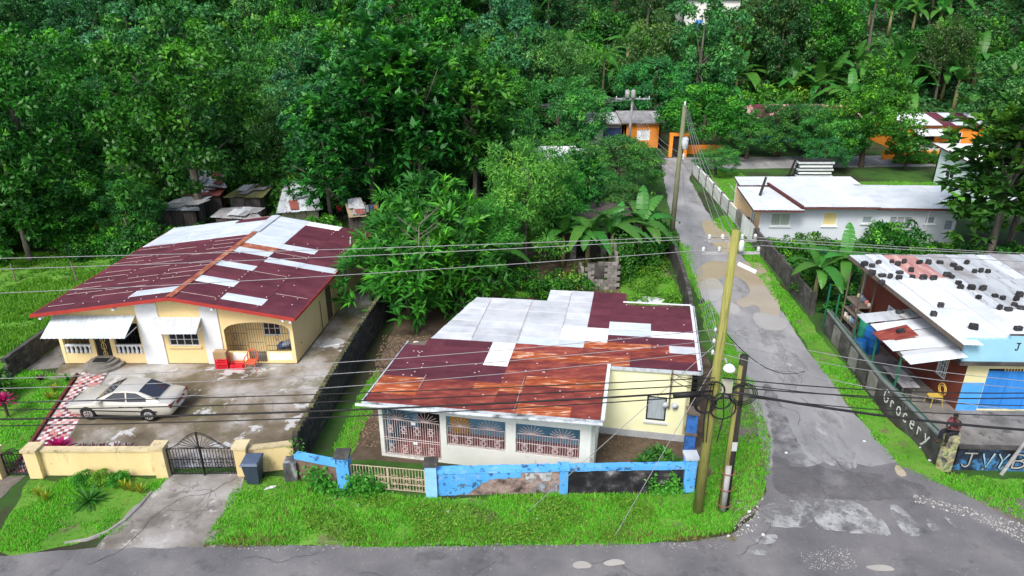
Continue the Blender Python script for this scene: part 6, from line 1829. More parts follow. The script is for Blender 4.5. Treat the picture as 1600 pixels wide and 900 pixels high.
def build_car():
    c = bpy.data.objects.new('sedan_car', None)
    COL.objects.link(c)
    # lower body stations: x, z bottom, half width, z shoulder, z top centre, crown
    st = [(2.36, 0.34, 0.55, 0.56, 0.58), (2.31, 0.24, 0.76, 0.62, 0.66), (2.12, 0.2, 0.83, 0.68, 0.74), (1.6, 0.2, 0.86, 0.76, 0.84), (0.98, 0.2, 0.865, 0.84, 0.93), (0.4, 0.2, 0.865, 0.87, 0.93), (-0.6, 0.2, 0.865, 0.89, 0.95), (-1.35, 0.22, 0.86, 0.9, 0.97),
          (-1.9, 0.26, 0.84, 0.89, 0.965), (-2.25, 0.3, 0.79, 0.87, 0.94), (-2.36, 0.38, 0.68, 0.8, 0.84), (-2.39, 0.45, 0.62, 0.7, 0.72)]
    vs, fs = [], []
    for x, zb, w, zs, zt in st:
        half = [(0, zb), (w * 0.86, zb), (w * 0.97, zb + 0.1), (w, zb + (zs - zb) * 0.5), (w * 0.985, zs - 0.08), (w * 0.93, zs), (w * 0.6, zs + (zt - zs) * 0.75), (0, zt)]
        ring = [(x, y, z) for y, z in half] + [(x, -y, z) for y, z in half[-2:0:-1]]
        vs += ring
    n = 14
    for i in range(len(st) - 1):
        for j in range(n):
            fs.append((i * n + j, i * n + (j + 1) % n, (i + 1) * n + (j + 1) % n, (i + 1) * n + j))
    fs.append(tuple(range(n)))
    fs.append(tuple(range((len(st) - 1) * n, len(st) * n))[::-1])
    mb = MB(); mb.add(vs, fs)
    body = mb.build('body', M_CARW, None, True)
    # wheel arches cut out
    ct = MB()
    for x in (1.38, -1.32):
        for s in (-1, 1):
            ct.lathe([(0.365, 0.55 * s), (0.365, 1.1 * s)] if s > 0 else [(0.365, -1.1), (0.365, -0.55)], (x, 0, 0.31), 20, 'y')
    cut = ct.build('cut', M_BLKTRIM)
    md = body.modifiers.new('arch', 'BOOLEAN'); md.object = cut; md.operation = 'DIFFERENCE'; md.solver = 'EXACT'
    dg = bpy.context.evaluated_depsgraph_get()
    nm = bpy.data.meshes.new_from_object(body.evaluated_get(dg))
    body.modifiers.clear(); body.data = nm; nm.name = 'body'
    nm.materials.clear(); nm.materials.append(M_CARW)
    bpy.data.objects.remove(cut)
    for p_ in nm.polygons: p_.use_smooth = True; p_.material_index = 0
    nm.set_sharp_from_angle(angle=math.radians(38))
    body.parent = c
    # cabin
    bot = [(1.02, 0.74, 0.88), (-1.78, 0.72, 0.93)]
    rows = [[(1.05, 0.72, 0.9), (0.55, 0.68, 1.15), (0.12, 0.60, 1.325), (-0.35, 0.585, 1.36), (-0.85, 0.58, 1.335), (-1.35, 0.63, 1.15), (-1.82, 0.68, 0.93)]]
    top = rows[0]
    vs, fs = [], []
    for x, w, z in top:
        bx = x
        zb = 0.86
        wb = 0.79
        vs += [(bx, wb, zb), (x, w, z), (x, w * 0.6, z + 0.03 * (1 if 0.3 > x > -1 else 0.4)), (x, 0, z + 0.04 * (1 if 0.3 > x > -1 else 0.5)), (x, -w * 0.6, z + 0.03 * (1 if 0.3 > x > -1 else 0.4)), (x, -w, z), (bx, -wb, zb)]
    for i in range(len(top) - 1):
        for j in range(6):
            fs.append((i * 7 + j, i * 7 + j + 1, (i + 1) * 7 + j + 1, (i + 1) * 7 + j))
    cab = MB(); cab.add(vs, fs)
    cab = cab.build('cabin', M_CARW, c, True, True)
    cab.data.set_sharp_from_angle(angle=math.radians(30))
    def pane(name, q, off):
        q = [Vector(p) for p in q]
        off = Vector(off)
        return MB().add([p + off for p in q] + [p + off * 0.2 for p in q], [tuple(range(len(q))), tuple(range(len(q), 2 * len(q)))[::-1]] + [(i, (i + 1) % len(q), len(q) + (i + 1) % len(q), len(q) + i) for i in range(len(q))]).build(name, M_CGLASS, c, False, True)
    pane('windscreen', [(0.98, 0.66, 0.935), (0.2, 0.55, 1.315), (0.2, 0, 1.345), (0.2, -0.55, 1.315), (0.98, -0.66, 0.935), (0.98, 0, 0.96)], (0.012, 0, 0.022))
    pane('rear_window', [(-1.7, 0.58, 0.995), (-0.93, 0.53, 1.32), (-0.93, 0, 1.36), (-0.93, -0.53, 1.32), (-1.7, -0.58, 0.995), (-1.7, 0, 1.02)], (-0.012, 0, 0.022))
    for s in (1, -1):
        def sd(x, z):
            # width of cabin side at height z
            zt = float(np.interp(-x, [-1.05, -0.55, -0.12, 0.35, 0.85, 1.35, 1.82], [0.9, 1.15, 1.325, 1.36, 1.335, 1.15, 0.93]))
            wt = float(np.interp(-x, [-1.05, -0.55, -0.12, 0.35, 0.85, 1.35, 1.82], [0.72, 0.68, 0.6, 0.585, 0.58, 0.63, 0.68]))
            k = (z - 0.86) / max(0.02, zt - 0.86)
            return (x, s * (0.79 + (wt - 0.79) * k), z)
        pane('side_window', [sd(0.72, 0.93), sd(0.15, 1.27), sd(-0.33, 1.3), sd(-0.36, 0.93)], (0, 0.02 * s, 0.003))
        pane('side_window', [sd(-0.44, 0.93), sd(-0.41, 1.3), sd(-0.82, 1.28), sd(-1.22, 1.1), sd(-1.3, 0.95)], (0, 0.02 * s, 0.003))
        mr = MB().obox((0.72, s * 0.93, 0.95), (0.07, 0, 0), (0, 0.1, 0), (0, 0, 0.06)).build('mirror', M_CARW, c, False, True)
        for x in (-0.2, -1.05):
            MB().obox((x, s * 0.868, 0.72), (0.09, 0, 0), (0, 0.012, 0), (0, 0, 0.018)).build('door_handle', M_BLKTRIM, c, False, True)
        MB().beam((1.7, s * 0.868, 0.5), (-1.75, s * 0.868, 0.53), 0.02, 0.05).build('side_trim', M_BLKTRIM, c, False, True)
        MB().obox((2.27, s * 0.6, 0.6), (0.07, 0.02 * s, 0), (0, 0.16, 0), (0, 0, 0.06)).build('headlight', M_HEAD, c, False, True)
        MB().obox((-2.31, s * 0.56, 0.76), (0.055, 0, 0), (0, 0.2, 0), (0, 0, 0.075)).build('tail_light', M_TAIL, c, False, True)
        for x in (1.38, -1.32):
            wv_ = MB().lathe([(0.2, -0.1), (0.285, -0.1), (0.31, -0.06), (0.31, 0.06), (0.285, 0.1), (0.2, 0.1)], (0, 0, 0), 24, 'y').build('wheel', M_TYRE, c, True, True)
            wv_.location = (x, s * 0.755, 0.312)
            rim = MB()
            rim.lathe([(0.205, 0.0), (0.205, 0.1 * s), (0.17, 0.116 * s)], (0, 0, 0), 20, 'y')
            ro = rim.build('rim', M_RIM, wv_, False, True)
            hub = MB()
            for k in range(7):
                a = 2 * math.pi * k / 7
                hub.obox((0.1 * math.cos(a + 0.3), 0.119 * s, 0.1 * math.sin(a + 0.3)), (0.045 * math.cos(a + 0.3), 0, 0.045 * math.sin(a + 0.3)), (0, 0.004, 0), (-0.02 * math.sin(a + 0.3), 0, 0.02 * math.cos(a + 0.3)))
            hub.build('rim_slot', M_BLKTRIM, wv_, False, True)
    MB().obox((2.35, 0, 0.6), (0.03, 0, 0), (0, 0.38, 0), (0, 0, 0.045)).build('grille', M_BLKTRIM, c, False, True)
    MB().obox((-2.385, 0, 0.7), (0.03, 0, 0), (0, 0.34, 0), (0, 0, 0.06)).build('rear_panel', M_TAIL, c, False, True)
    MB().obox((-2.4, 0, 0.5), (0.012, 0, 0), (0, 0.24, 0), (0, 0, 0.06)).build('number_plate', M_WHT, c, False, True)
    sh_ = MB().beam((0.0, -0.84, 0.14), (0, 0.84, 0.14), 2.0, 0.1).build('underbody', M_BLKTRIM, c, False, True)
    return c
car = build_car()
car.location = (-17.05, 26.72, 0.022)
car.rotation_euler = (0, 0, math.pi - 0.05)
tag(car, 'pearl white four-door saloon car parked on the stained concrete yard', 'car')
car2 = copy_tree(car)
car2.location = (46.4, 75.95 + 1.4, 0.0)
car2.rotation_euler = (0, 0, math.radians(200))
tag(car2, 'pale car under the striped awning of the orange house', 'car')

# ------------------------------------------------------------------ small things
bin_ = thing('wheelie_bin', (-9.85, 21.9, 0), 'dark blue-grey wheelie bin in front of the short yellow wall', 'bin')
M_BIN = mat('slate_blue_plastic', [(0.03, 0.045, 0.075), (0.045, 0.06, 0.095)], scale=3, rough=0.5, bump=0)
mb = MB()
def frust(mb, cx, cy, z0, z1, a0, b0, a1, b1):
    mb.add([(cx - a0, cy - b0, z0), (cx + a0, cy - b0, z0), (cx + a0, cy + b0, z0), (cx - a0, cy + b0, z0), (cx - a1, cy - b1, z1), (cx + a1, cy - b1, z1), (cx + a1, cy + b1, z1), (cx - a1, cy + b1, z1)], [(3, 2, 1, 0), (4, 5, 6, 7), (0, 1, 5, 4), (1, 2, 6, 5), (2, 3, 7, 6), (3, 0, 4, 7)])
frust(mb, -9.85, 21.85, 0.06, 1.0, 0.22, 0.24, 0.3, 0.35)
mb.build('body', M_BIN, bin_)
mb = MB(); frust(mb, -9.85, 21.83, 1.003, 1.09, 0.34, 0.4, 0.3, 0.34); mb.build('lid', mat('bin_lid_plastic', [(0.07, 0.1, 0.16), (0.09, 0.13, 0.2)], scale=3, rough=0.45, bump=0), bin_)
MB().tube([(-10.1, 22.2, 1.0), (-9.6, 22.2, 1.0)], 0.025, 6).build('handle', M_BIN, bin_)
for x in (-10.08, -9.62):
    MB().lathe([(0.1, -0.03), (0.1, 0.03)], (x, 22.1, 0.1), 12, 'x').build('wheel', M_TYRE, bin_)
tag(MB().prism([(x, y, 0.03) for x, y in ragged([(-9.35, 21.3), (-9.0, 21.45), (-8.95, 21.55), (-9.3, 21.45)], 0.02, 0.1, 3)], (0, 0, 0.02)).build('paper_scrap', M_WHT), 'crumpled white paper on the grass beside the wheelie bin', 'litter')

M_CRATE = mat('bright_red_plastic', [(0.6, 0.015, 0.03), (0.72, 0.03, 0.045)], scale=3, rough=0.45, bump=0)
def crate(x, y, z, label, grp=None):
    t = thing('crate', (x, y, z), label, 'crate', grp)
    mb = MB()
    w, d, h = 0.3, 0.2, 0.27
    mb.box(x - w, x + w, y - d, y + d, z, z + 0.03)
    for zz in (0.03, 0.12, 0.21):
        mb.box(x - w, x + w, y - d, y - d + 0.02, z + zz + 0.01, z + zz + 0.06); mb.box(x - w, x + w, y + d - 0.02, y + d, z + zz + 0.01, z + zz + 0.06)
        mb.box(x - w, x - w + 0.02, y - d + 0.02, y + d - 0.02, z + zz + 0.01, z + zz + 0.06); mb.box(x + w - 0.02, x + w, y - d + 0.02, y + d - 0.02, z + zz + 0.01, z + zz + 0.06)
    mb.build('shell', M_CRATE, t)
    ft = MB()
    for sx in (-1, 1):
        for sy in (-1, 1):
            ft.box(x + sx * (w - 0.02) - 0.021, x + sx * (w - 0.02) + 0.021, y + sy * (d - 0.02) - 0.021, y + sy * (d - 0.02) + 0.021, z, z + h)
    ft.build('corner_posts', M_CRATE, t)
crate(-14.35, 30.55, 0.022, 'red plastic crate at the bottom of the stack with a cardboard box')
crate(-14.35, 30.55, 0.297, 'red plastic crate between another crate and the cardboard box')
bx = thing('cardboard_box', (-14.37, 30.55, 0.572), 'brown cardboard box on top of two red crates', 'box')
M_CARD = mat('brown_cardboard', [(0.33, 0.22, 0.11), (0.42, 0.29, 0.16)], scale=2, rough=0.85, bump=0.1)
MB().box(-14.68, -14.06, 30.37, 30.75, 0.572, 0.93).build('carton', M_CARD, bx)
MB().beam((-14.67, 30.56, 0.934), (-14.07, 30.56, 0.934), 0.05, 0.006).build('tape', mat('parcel_tape', [(0.5, 0.38, 0.22), (0.55, 0.42, 0.26)], scale=2, rough=0.4), bx)
crate(-13.6, 30.5, 0.022, 'red plastic crate standing alone beside the plastic chair')

ch = thing('plastic_chair', (-12.85, 30.35, 0.022), 'orange-red plastic garden chair with arched back outside the porch', 'chair')
M_CHR = mat('orange_red_plastic', [(0.6, 0.1, 0.05), (0.68, 0.14, 0.07)], scale=2, rough=0.45, bump=0)
cx, cy = -12.85, 30.4
MB().box(cx - 0.24, cx + 0.24, cy - 0.25, cy + 0.22, 0.42, 0.46).build('seat', M_CHR, ch)
bk_ = MB()
bk_.tube([(cx - 0.25, cy + 0.22, 0.45), (cx - 0.25, cy + 0.27, 0.75), (cx - 0.14, cy + 0.3, 0.93), (cx, cy + 0.31, 0.98), (cx + 0.14, cy + 0.3, 0.93), (cx + 0.25, cy + 0.27, 0.75), (cx + 0.25, cy + 0.22, 0.45)], 0.03, 6)
for k in (-0.15, -0.05, 0.05, 0.15):
    bk_.beam((cx + k, cy + 0.23, 0.46), (cx + k, cy + 0.3, 0.92 - abs(k) * 0.2), 0.06, 0.015, (1, 0, 0))
bk_.build('backrest', M_CHR, ch)
for s in (-1, 1):
    MB().tube([(cx + s * 0.27, cy + 0.24, 0.68), (cx + s * 0.29, cy - 0.05, 0.67), (cx + s * 0.27, cy - 0.24, 0.62), (cx + s * 0.25, cy - 0.25, 0.44)], 0.026, 6).build('armrest', M_CHR, ch)
    for yy in (-0.22, 0.2):
        MB().tube([(cx + s * 0.22, cy + yy, 0.43), (cx + s * 0.27, cy + yy * 1.15, 0.022)], 0.026, 6).build('leg', M_CHR, ch)
pr = MB()
rr = random.Random(9)
pile = thing('clothes_pile', (-11.4, 31.9, 0.06), 'heap of blue and dark clothes on a stool inside the arched porch', 'clothes')
for k, colr in enumerate(((0.05, 0.08, 0.16), (0.25, 0.3, 0.38), (0.03, 0.03, 0.04), (0.18, 0.05, 0.04))):
    bm = bmesh.new()
    bmesh.ops.create_icosphere(bm, subdivisions=2, radius=0.28)
    for v_ in bm.verts:
        v_.co *= 1 + rr.uniform(-0.22, 0.22)
        v_.co.z *= 0.55
    me = bpy.data.meshes.new('garment'); bm.to_mesh(me); bm.free()
    me.polygons.foreach_set('use_smooth', [True] * len(me.polygons))
    me.materials.append(mat('cloth_%d' % k, [colr, tuple(x * 1.5 for x in colr)], scale=4, rough=0.9))
    o = obj('garment', me, pile); o.location = (-11.7 + 0.25 * k, 31.75, 0.62 + 0.1 * (k % 2))
MB().box(-11.95, -10.98, 31.5, 32.0, 0.06, 0.5).build('stool', M_WOOD, pile)
pipe_ = MB().tube([(-9.9, 32.6, 0.05), (-9.1, 32.9, 0.06)], 0.05, 6).build('white_pipe', M_WHT)
tag(pipe_, 'short white plastic pipe lying by the yellow side wall', 'pipe')

# ------------------------------------------------------------------ people
def skin_mesh(name, pts, edges, radii, m, parent, root=0, sub=1):
    me = bpy.data.meshes.new(name)
    me.from_pydata(pts, edges, [])
    o = bpy.data.objects.new(name, me)
    COL.objects.link(o)
    sm_ = o.modifiers.new('skin', 'SKIN')
    sm_.use_smooth_shade = True
    for i, r in enumerate(radii):
        d = me.skin_vertices[0].data[i]
        d.radius = r if isinstance(r, tuple) else (r, r)
        d.use_root = (i == root)
    s_ = o.modifiers.new('sub', 'SUBSURF'); s_.levels = sub; s_.render_levels = sub
    dg = bpy.context.evaluated_depsgraph_get()
    nm = bpy.data.meshes.new_from_object(o.evaluated_get(dg))
    o.modifiers.clear()
    o.data = nm
    nm.materials.clear(); nm.materials.append(m)
    for p_ in nm.polygons: p_.use_smooth = True; p_.material_index = 0
    parented(o, parent, True)
    return o
M_SKINT = mat('dark_brown_skin', [(0.06, 0.03, 0.02), (0.085, 0.045, 0.03)], scale=4, rough=0.55, bump=0)
M_HAIR = mat('black_hair', [(0.01, 0.009, 0.009), (0.02, 0.018, 0.018)], scale=20, rough=0.9, bump=0.4)
def head(parent, c, yaw, m=M_SKINT):
    """head with brow, nose, jaw, ears and short hair; c = centre, yaw = facing direction"""
    bm = bmesh.new()
    bmesh.ops.create_uvsphere(bm, u_segments=20, v_segments=14, radius=1)
    for v_ in bm.verts:
        x, y, z = v_.co
        jaw = 1 - 0.28 * max(0, -z) ** 1.5
        v_.co = Vector((x * 0.095 * jaw, y * 0.075 * jaw, z * 0.118))
        if x > 0.85 and -0.25 < z < 0.15 and abs(y) < 0.3: v_.co.x += 0.022
        if x > 0.75 and 0.1 < z < 0.35 and 0.2 < abs(y) < 0.55: v_.co.x -= 0.008
        if x > 0.8 and -0.6 < z < -0.4: v_.co.x += 0.006
        if abs(y) > 0.93 and abs(x) < 0.25 and abs(z) < 0.25: v_.co.y *= 1.22
    me = bpy.data.meshes.new('head'); bm.to_mesh(me); bm.free()
    for p_ in me.polygons: p_.use_smooth = True
    me.materials.append(m)
    return me
def person(label, loc, rz, J, shirt, trousers, scale=1.0):
    """J: joints in the person's frame (x forward, y left, z up)"""
    t = thing('person', loc, label, 'person', None, rz)
    N = ['pelvis', 'waist', 'chest', 'neck', 'head', 'shL', 'elL', 'wrL', 'hpL', 'shR', 'elR', 'wrR', 'hpR', 'hipL', 'knL', 'anL', 'toL', 'hipR', 'knR', 'anR', 'toR']
    R = [(0.13, 0.11), (0.125, 0.1), (0.15, 0.11), 0.052, 0.055, 0.062, 0.045, 0.03, (0.035, 0.018), 0.062, 0.045, 0.03, (0.035, 0.018), 0.088, 0.062, 0.042, 0.035, 0.088, 0.062, 0.042, 0.035]
    E = [(0, 1), (1, 2), (2, 3), (3, 4), (2, 5), (5, 6), (6, 7), (7, 8), (2, 9), (9, 10), (10, 11), (11, 12), (0, 13), (13, 14), (14, 15), (15, 16), (0, 17), (17, 18), (18, 19), (19, 20)]
    pts = [Vector(J[n]) for n in N]
    # five fingers on each hand, of different lengths, slightly curled
    for side, wr, hp in (('L', 7, 8), ('R', 11, 12)):
        d = (pts[hp] - pts[wr]).normalized()
        sdv = d.cross(V(0, 0, 1))
        sdv = sdv.normalized() if sdv.length > 0.1 else V(0, 1, 0)
        nv = d.cross(sdv)
        for k, ln in enumerate((0.065, 0.075, 0.07, 0.055)):
            b = pts[hp] + sdv * (k - 1.5) * 0.018
            i0 = len(pts)
            pts += [b + d * ln * 0.55, b + d * ln + nv * 0.02]
            R += [0.0085, 0.007]
            E += [(hp, i0), (i0, i0 + 1)]
        i0 = len(pts)
        pts += [pts[wr] + d * 0.04 + sdv * 0.045, pts[wr] + d * 0.08 + sdv * 0.055]
        R += [0.01, 0.008]
        E += [(wr, i0), (i0, i0 + 1)]
    skin_mesh('body', [tuple(p) for p in pts], E, R, M_SKINT, t, 0, 2)
    hd = obj('head', head(t, None, 0), t, True)
    hd.location = Vector(J['head']) + V(0.02, 0, 0.05)
    hd.rotation_euler = J.get('look', (0, 0, 0))
    bm = bmesh.new()
    bmesh.ops.create_uvsphere(bm, u_segments=16, v_segments=10, radius=1)
    for v_ in bm.verts:
        x, y, z = v_.co
        v_.co = Vector((x * 0.1 - 0.012, y * 0.083, max(z, -0.15 - 0.5 * max(0, -x)) * 0.125 + 0.012 if x < 0.45 else max(z, 0.5) * 0.125 + 0.012))
    me = bpy.data.meshes.new('hair'); bm.to_mesh(me); bm.free(); me.materials.append(M_HAIR)
    for p_ in me.polygons: p_.use_smooth = True
    obj('hair', me, hd, True)
    # shirt: torso and upper-arm sleeves, trousers over the legs, shoes
    sp_ = [Vector(J[n]) for n in ('pelvis', 'waist', 'chest', 'shL', 'shR')]
    mL, mR = Vector(J['shL']).lerp(Vector(J['elL']), 0.75), Vector(J['shR']).lerp(Vector(J['elR']), 0.75)
    nk = Vector(J['chest']).lerp(Vector(J['neck']), 0.55)
    skin_mesh('shirt', [tuple(p) for p in sp_ + [mL, mR, nk]], [(0, 1), (1, 2), (2, 3), (2, 4), (3, 5), (4, 6), (2, 7)], [(0.145, 0.125), (0.142, 0.117), (0.17, 0.13), 0.08, 0.08, 0.066, 0.066, 0.075], shirt, t, 1, 2)
    tp_ = [Vector(J[n]) for n in ('pelvis', 'hipL', 'knL', 'hipR', 'knR')] + [Vector(J['knL']).lerp(Vector(J['anL']), 0.8), Vector(J['knR']).lerp(Vector(J['anR']), 0.8)]
    skin_mesh('trousers', [tuple(p) for p in tp_], [(0, 1), (1, 2), (2, 5), (0, 3), (3, 4), (4, 6)], [(0.15, 0.13), 0.107, 0.082, 0.107, 0.082, 0.066, 0.066], trousers, t, 0, 2)
    for s in 'LR':
        skin_mesh('shoe', [tuple(Vector(J['an' + s]) + V(-0.03, 0, -0.03)), tuple((Vector(J['an' + s]) + Vector(J['to' + s])) / 2 + V(0, 0, -0.015)), tuple(Vector(J['to' + s]))], [(0, 1), (1, 2)], [0.055, 0.052, 0.045], M_BLKTRIM, t, 0, 1)
    t.scale = (scale,) * 3
    return t
M_SHIRT1 = mat('black_red_printed_shirt', [(0.4, (0.02, 0.015, 0.02)), (0.5, (0.06, 0.03, 0.04)), (0.6, (0.4, 0.08, 0.1)), (0.66, (0.1, 0.1, 0.14))], scale=4, rough=0.85)
M_JEANS = mat('near_black_shorts', [(0.012, 0.012, 0.018), (0.025, 0.025, 0.035)], scale=5, rough=0.85)
# seated on the corner pillar (top at 1.6 m), facing the wall line, hands together in front
sit = dict(pelvis=(0, 0, 0.1), waist=(-0.02, 0, 0.28), chest=(0.0, 0, 0.48), neck=(0.03, 0, 0.63), head=(0.07, 0, 0.72), shL=(0.0, 0.19, 0.55), elL=(0.1, 0.24, 0.3), wrL=(0.3, 0.1, 0.27), hpL=(0.37, 0.05, 0.29),
           shR=(0.0, -0.19, 0.55), elR=(0.1, -0.24, 0.3), wrR=(0.3, -0.08, 0.29), hpR=(0.37, -0.02, 0.31), hipL=(0.05, 0.1, 0.08), knL=(0.44, 0.13, 0.1), anL=(0.42, 0.13, -0.33), toL=(0.58, 0.15, -0.38),
           hipR=(0.05, -0.1, 0.08), knR=(0.44, -0.13, 0.08), anR=(0.46, -0.12, -0.35), toR=(0.62, -0.13, -0.4), look=(0, 0.35, 0.1))
person('person in dark printed top and black trousers sitting on the corner pillar', (17.05, 22.75, 1.61), math.radians(200), sit, M_SHIRT1, M_JEANS)
std = dict(pelvis=(0, 0, 0.93), waist=(0, 0, 1.1), chest=(0.0, 0, 1.3), neck=(0.01, 0, 1.47), head=(0.02, 0, 1.56), shL=(0, 0.19, 1.38), elL=(0.02, 0.25, 1.1), wrL=(0.18, 0.2, 0.95), hpL=(0.25, 0.18, 0.93),
           shR=(0, -0.19, 1.38), elR=(-0.02, -0.25, 1.1), wrR=(0.1, -0.23, 0.88), hpR=(0.13, -0.23, 0.8), hipL=(0, 0.1, 0.88), knL=(0.06, 0.11, 0.48), anL=(0.0, 0.12, 0.09), toL=(0.16, 0.13, 0.045),
           hipR=(0, -0.1, 0.88), knR=(-0.02, -0.11, 0.48), anR=(-0.1, -0.12, 0.09), toR=(0.06, -0.13, 0.045))
pq = P(533, 347)
person('person in red shirt standing among the shacks behind the yellow house', (pq.x, pq.y, 0), math.radians(-60), std, mat('red_shirt', [(0.5, 0.02, 0.02), (0.6, 0.04, 0.035)], scale=3, rough=0.85), M_JEANS)
rt_ = thing('red_chair', (pq.x + 0.9, pq.y - 0.1, 0), 'red plastic seat beside the person in the red shirt', 'chair')
q = pq + V(0.9, -0.1, 0)
MB().box(q.x - 0.22, q.x + 0.22, q.y - 0.22, q.y + 0.22, 0.42, 0.46).build('seat', M_CRATE, rt_)
MB().box(q.x - 0.22, q.x + 0.22, q.y + 0.19, q.y + 0.22, 0.46, 0.88).build('backrest', M_CRATE, rt_)
for sx in (-0.2, 0.2):
    for sy in (-0.2, 0.2):
        MB().box(q.x + sx - 0.02, q.x + sx + 0.02, q.y + sy - 0.02, q.y + sy + 0.02, 0, 0.42).build('leg', M_CRATE, rt_)
# laundry on a line
ll = thing('clothes_line', (q.x + 1.3, q.y - 0.4, 0), 'clothes line with blue and white washing beside the red seat', 'clothes line')
for k in (0, 1):
    MB().tube([(q.x + 0.7 + 1.6 * k, q.y - 0.5, 0), (q.x + 0.7 + 1.6 * k, q.y - 0.5, 1.7)], 0.04, 6).build('post', M_WOOD, ll)
MB().tube([(q.x + 0.7, q.y - 0.5, 1.65), (q.x + 1.5, q.y - 0.5, 1.6), (q.x + 2.3, q.y - 0.5, 1.65)], 0.01, 4).build('line', M_WIREG, ll)
for k, colr in enumerate(((0.2, 0.3, 0.5), (0.6, 0.65, 0.7), (0.1, 0.15, 0.3), (0.5, 0.3, 0.1))):
    x = q.x + 0.85 + 0.36 * k
    g_ = MB()
    for j in range(5):
        g_.quad((x + 0.06 * j, q.y - 0.5 + 0.03 * (j % 2), 1.6), (x + 0.06 * (j + 1), q.y - 0.5 + 0.03 * ((j + 1) % 2), 1.6), (x + 0.06 * (j + 1), q.y - 0.52 + 0.03 * ((j + 1) % 2), 1.0), (x + 0.06 * j, q.y - 0.52 + 0.03 * (j % 2), 1.0))
    g_.build('garment', mat('washing_%d' % k, [colr, tuple(min(0.8, c * 1.3) for c in colr)], scale=3, rough=0.9), ll)
# ------------------------------------------------------------------ foliage
L_DARK = leafmat('deep_green_leaves', (0.019, 0.089, 0.019), (0.046, 0.194, 0.026), (0.138, 0.438, 0.032), hv=0.015)
L_MANGO = leafmat('mango_leaves', (0.026, 0.131, 0.036), (0.058, 0.272, 0.044), (0.163, 0.485, 0.061), hv=0.02)
L_BRIGHT = leafmat('bright_green_leaves', (0.024, 0.120, 0.014), (0.066, 0.276, 0.024), (0.192, 0.504, 0.030), hv=0.015)
L_FEATH = leafmat('feathery_leaves', (0.06, 0.26, 0.045), (0.13, 0.46, 0.06), (0.26, 0.62, 0.09), trans=0.45)
L_HILL = leafmat('blue_green_forest_leaves', (0.030, 0.137, 0.046), (0.069, 0.277, 0.072), (0.205, 0.553, 0.090), hv=0.03, vv=0.35)
L_OLIVE = leafmat('olive_forest_leaves', (0.038, 0.095, 0.026), (0.077, 0.181, 0.043), (0.203, 0.344, 0.085), hv=0.02, vv=0.3)
L_BAN = leafmat('banana_leaves', (0.03, 0.13, 0.025), (0.065, 0.24, 0.035), (0.2, 0.48, 0.05), rough=0.4, trans=0.3, hv=0.02, vv=0.2)
L_GRASS = leafmat('grass_blades', (0.1, 0.32, 0.022), (0.18, 0.52, 0.032), (0.32, 0.66, 0.08), rough=0.6, trans=0.5)
L_WEED = leafmat('weed_leaves', (0.055, 0.21, 0.02), (0.13, 0.43, 0.035), (0.26, 0.58, 0.08), rough=0.55, trans=0.4)
L_PINK = leafmat('magenta_leaves', (0.25, 0.005, 0.07), (0.5, 0.015, 0.16), (0.7, 0.06, 0.28), trans=0.35, hv=0.01)
L_PURP = leafmat('purple_leaves', (0.03, 0.006, 0.02), (0.09, 0.015, 0.045), (0.2, 0.04, 0.09), trans=0.25, hv=0.01)
L_YELL = leafmat('yellow_flower_leaves', (0.1, 0.2, 0.015), (0.32, 0.36, 0.03), (0.6, 0.42, 0.03), trans=0.3)
L_MED = leafmat('mid_green_leaves', (0.018, 0.107, 0.018), (0.051, 0.259, 0.022), (0.143, 0.517, 0.031), trans=0.28, hv=0.004)
L_BREAD = leafmat('breadfruit_leaves', (0.020, 0.110, 0.022), (0.056, 0.241, 0.030), (0.174, 0.497, 0.048), trans=0.25, hv=0.015)
M_BARK = mat('grey_bark', [(0.07, 0.06, 0.05), (0.14, 0.125, 0.105), (0.2, 0.18, 0.155)], scale=2, rough=0.9, bump=0.5, stretch=(3, 3, 0.6))
M_BARKD = mat('brown_bark', [(0.05, 0.038, 0.028), (0.1, 0.08, 0.06)], scale=2, rough=0.9, bump=0.5, stretch=(3, 3, 0.6))
M_STEM = mat('banana_stem', [(0.12, 0.16, 0.05), (0.2, 0.2, 0.09), (0.22, 0.15, 0.08)], scale=2, rough=0.7, bump=0.2, stretch=(2, 2, 0.5))

def unit(v):
    return v / (np.linalg.norm(v, axis=1, keepdims=True) + 1e-9)

def leaves(pos, axis, nrm, ln, wd, fold=0.18, droop=0.25):
    """leaf blades as folded diamonds: base, side, tip, side"""
    axis = unit(axis)
    side = unit(np.cross(axis, nrm))
    up = np.cross(side, axis)
    L = ln[:, None]
    W = wd[:, None]
    base = pos
    mid = pos + axis * L * 0.45
    tip = pos + axis * L - up * L * droop
    a = mid + side * W * 0.5 + up * W * fold
    b = mid - side * W * 0.5 + up * W * fold
    return np.stack([base, a, tip, b], 1).reshape(-1, 3)

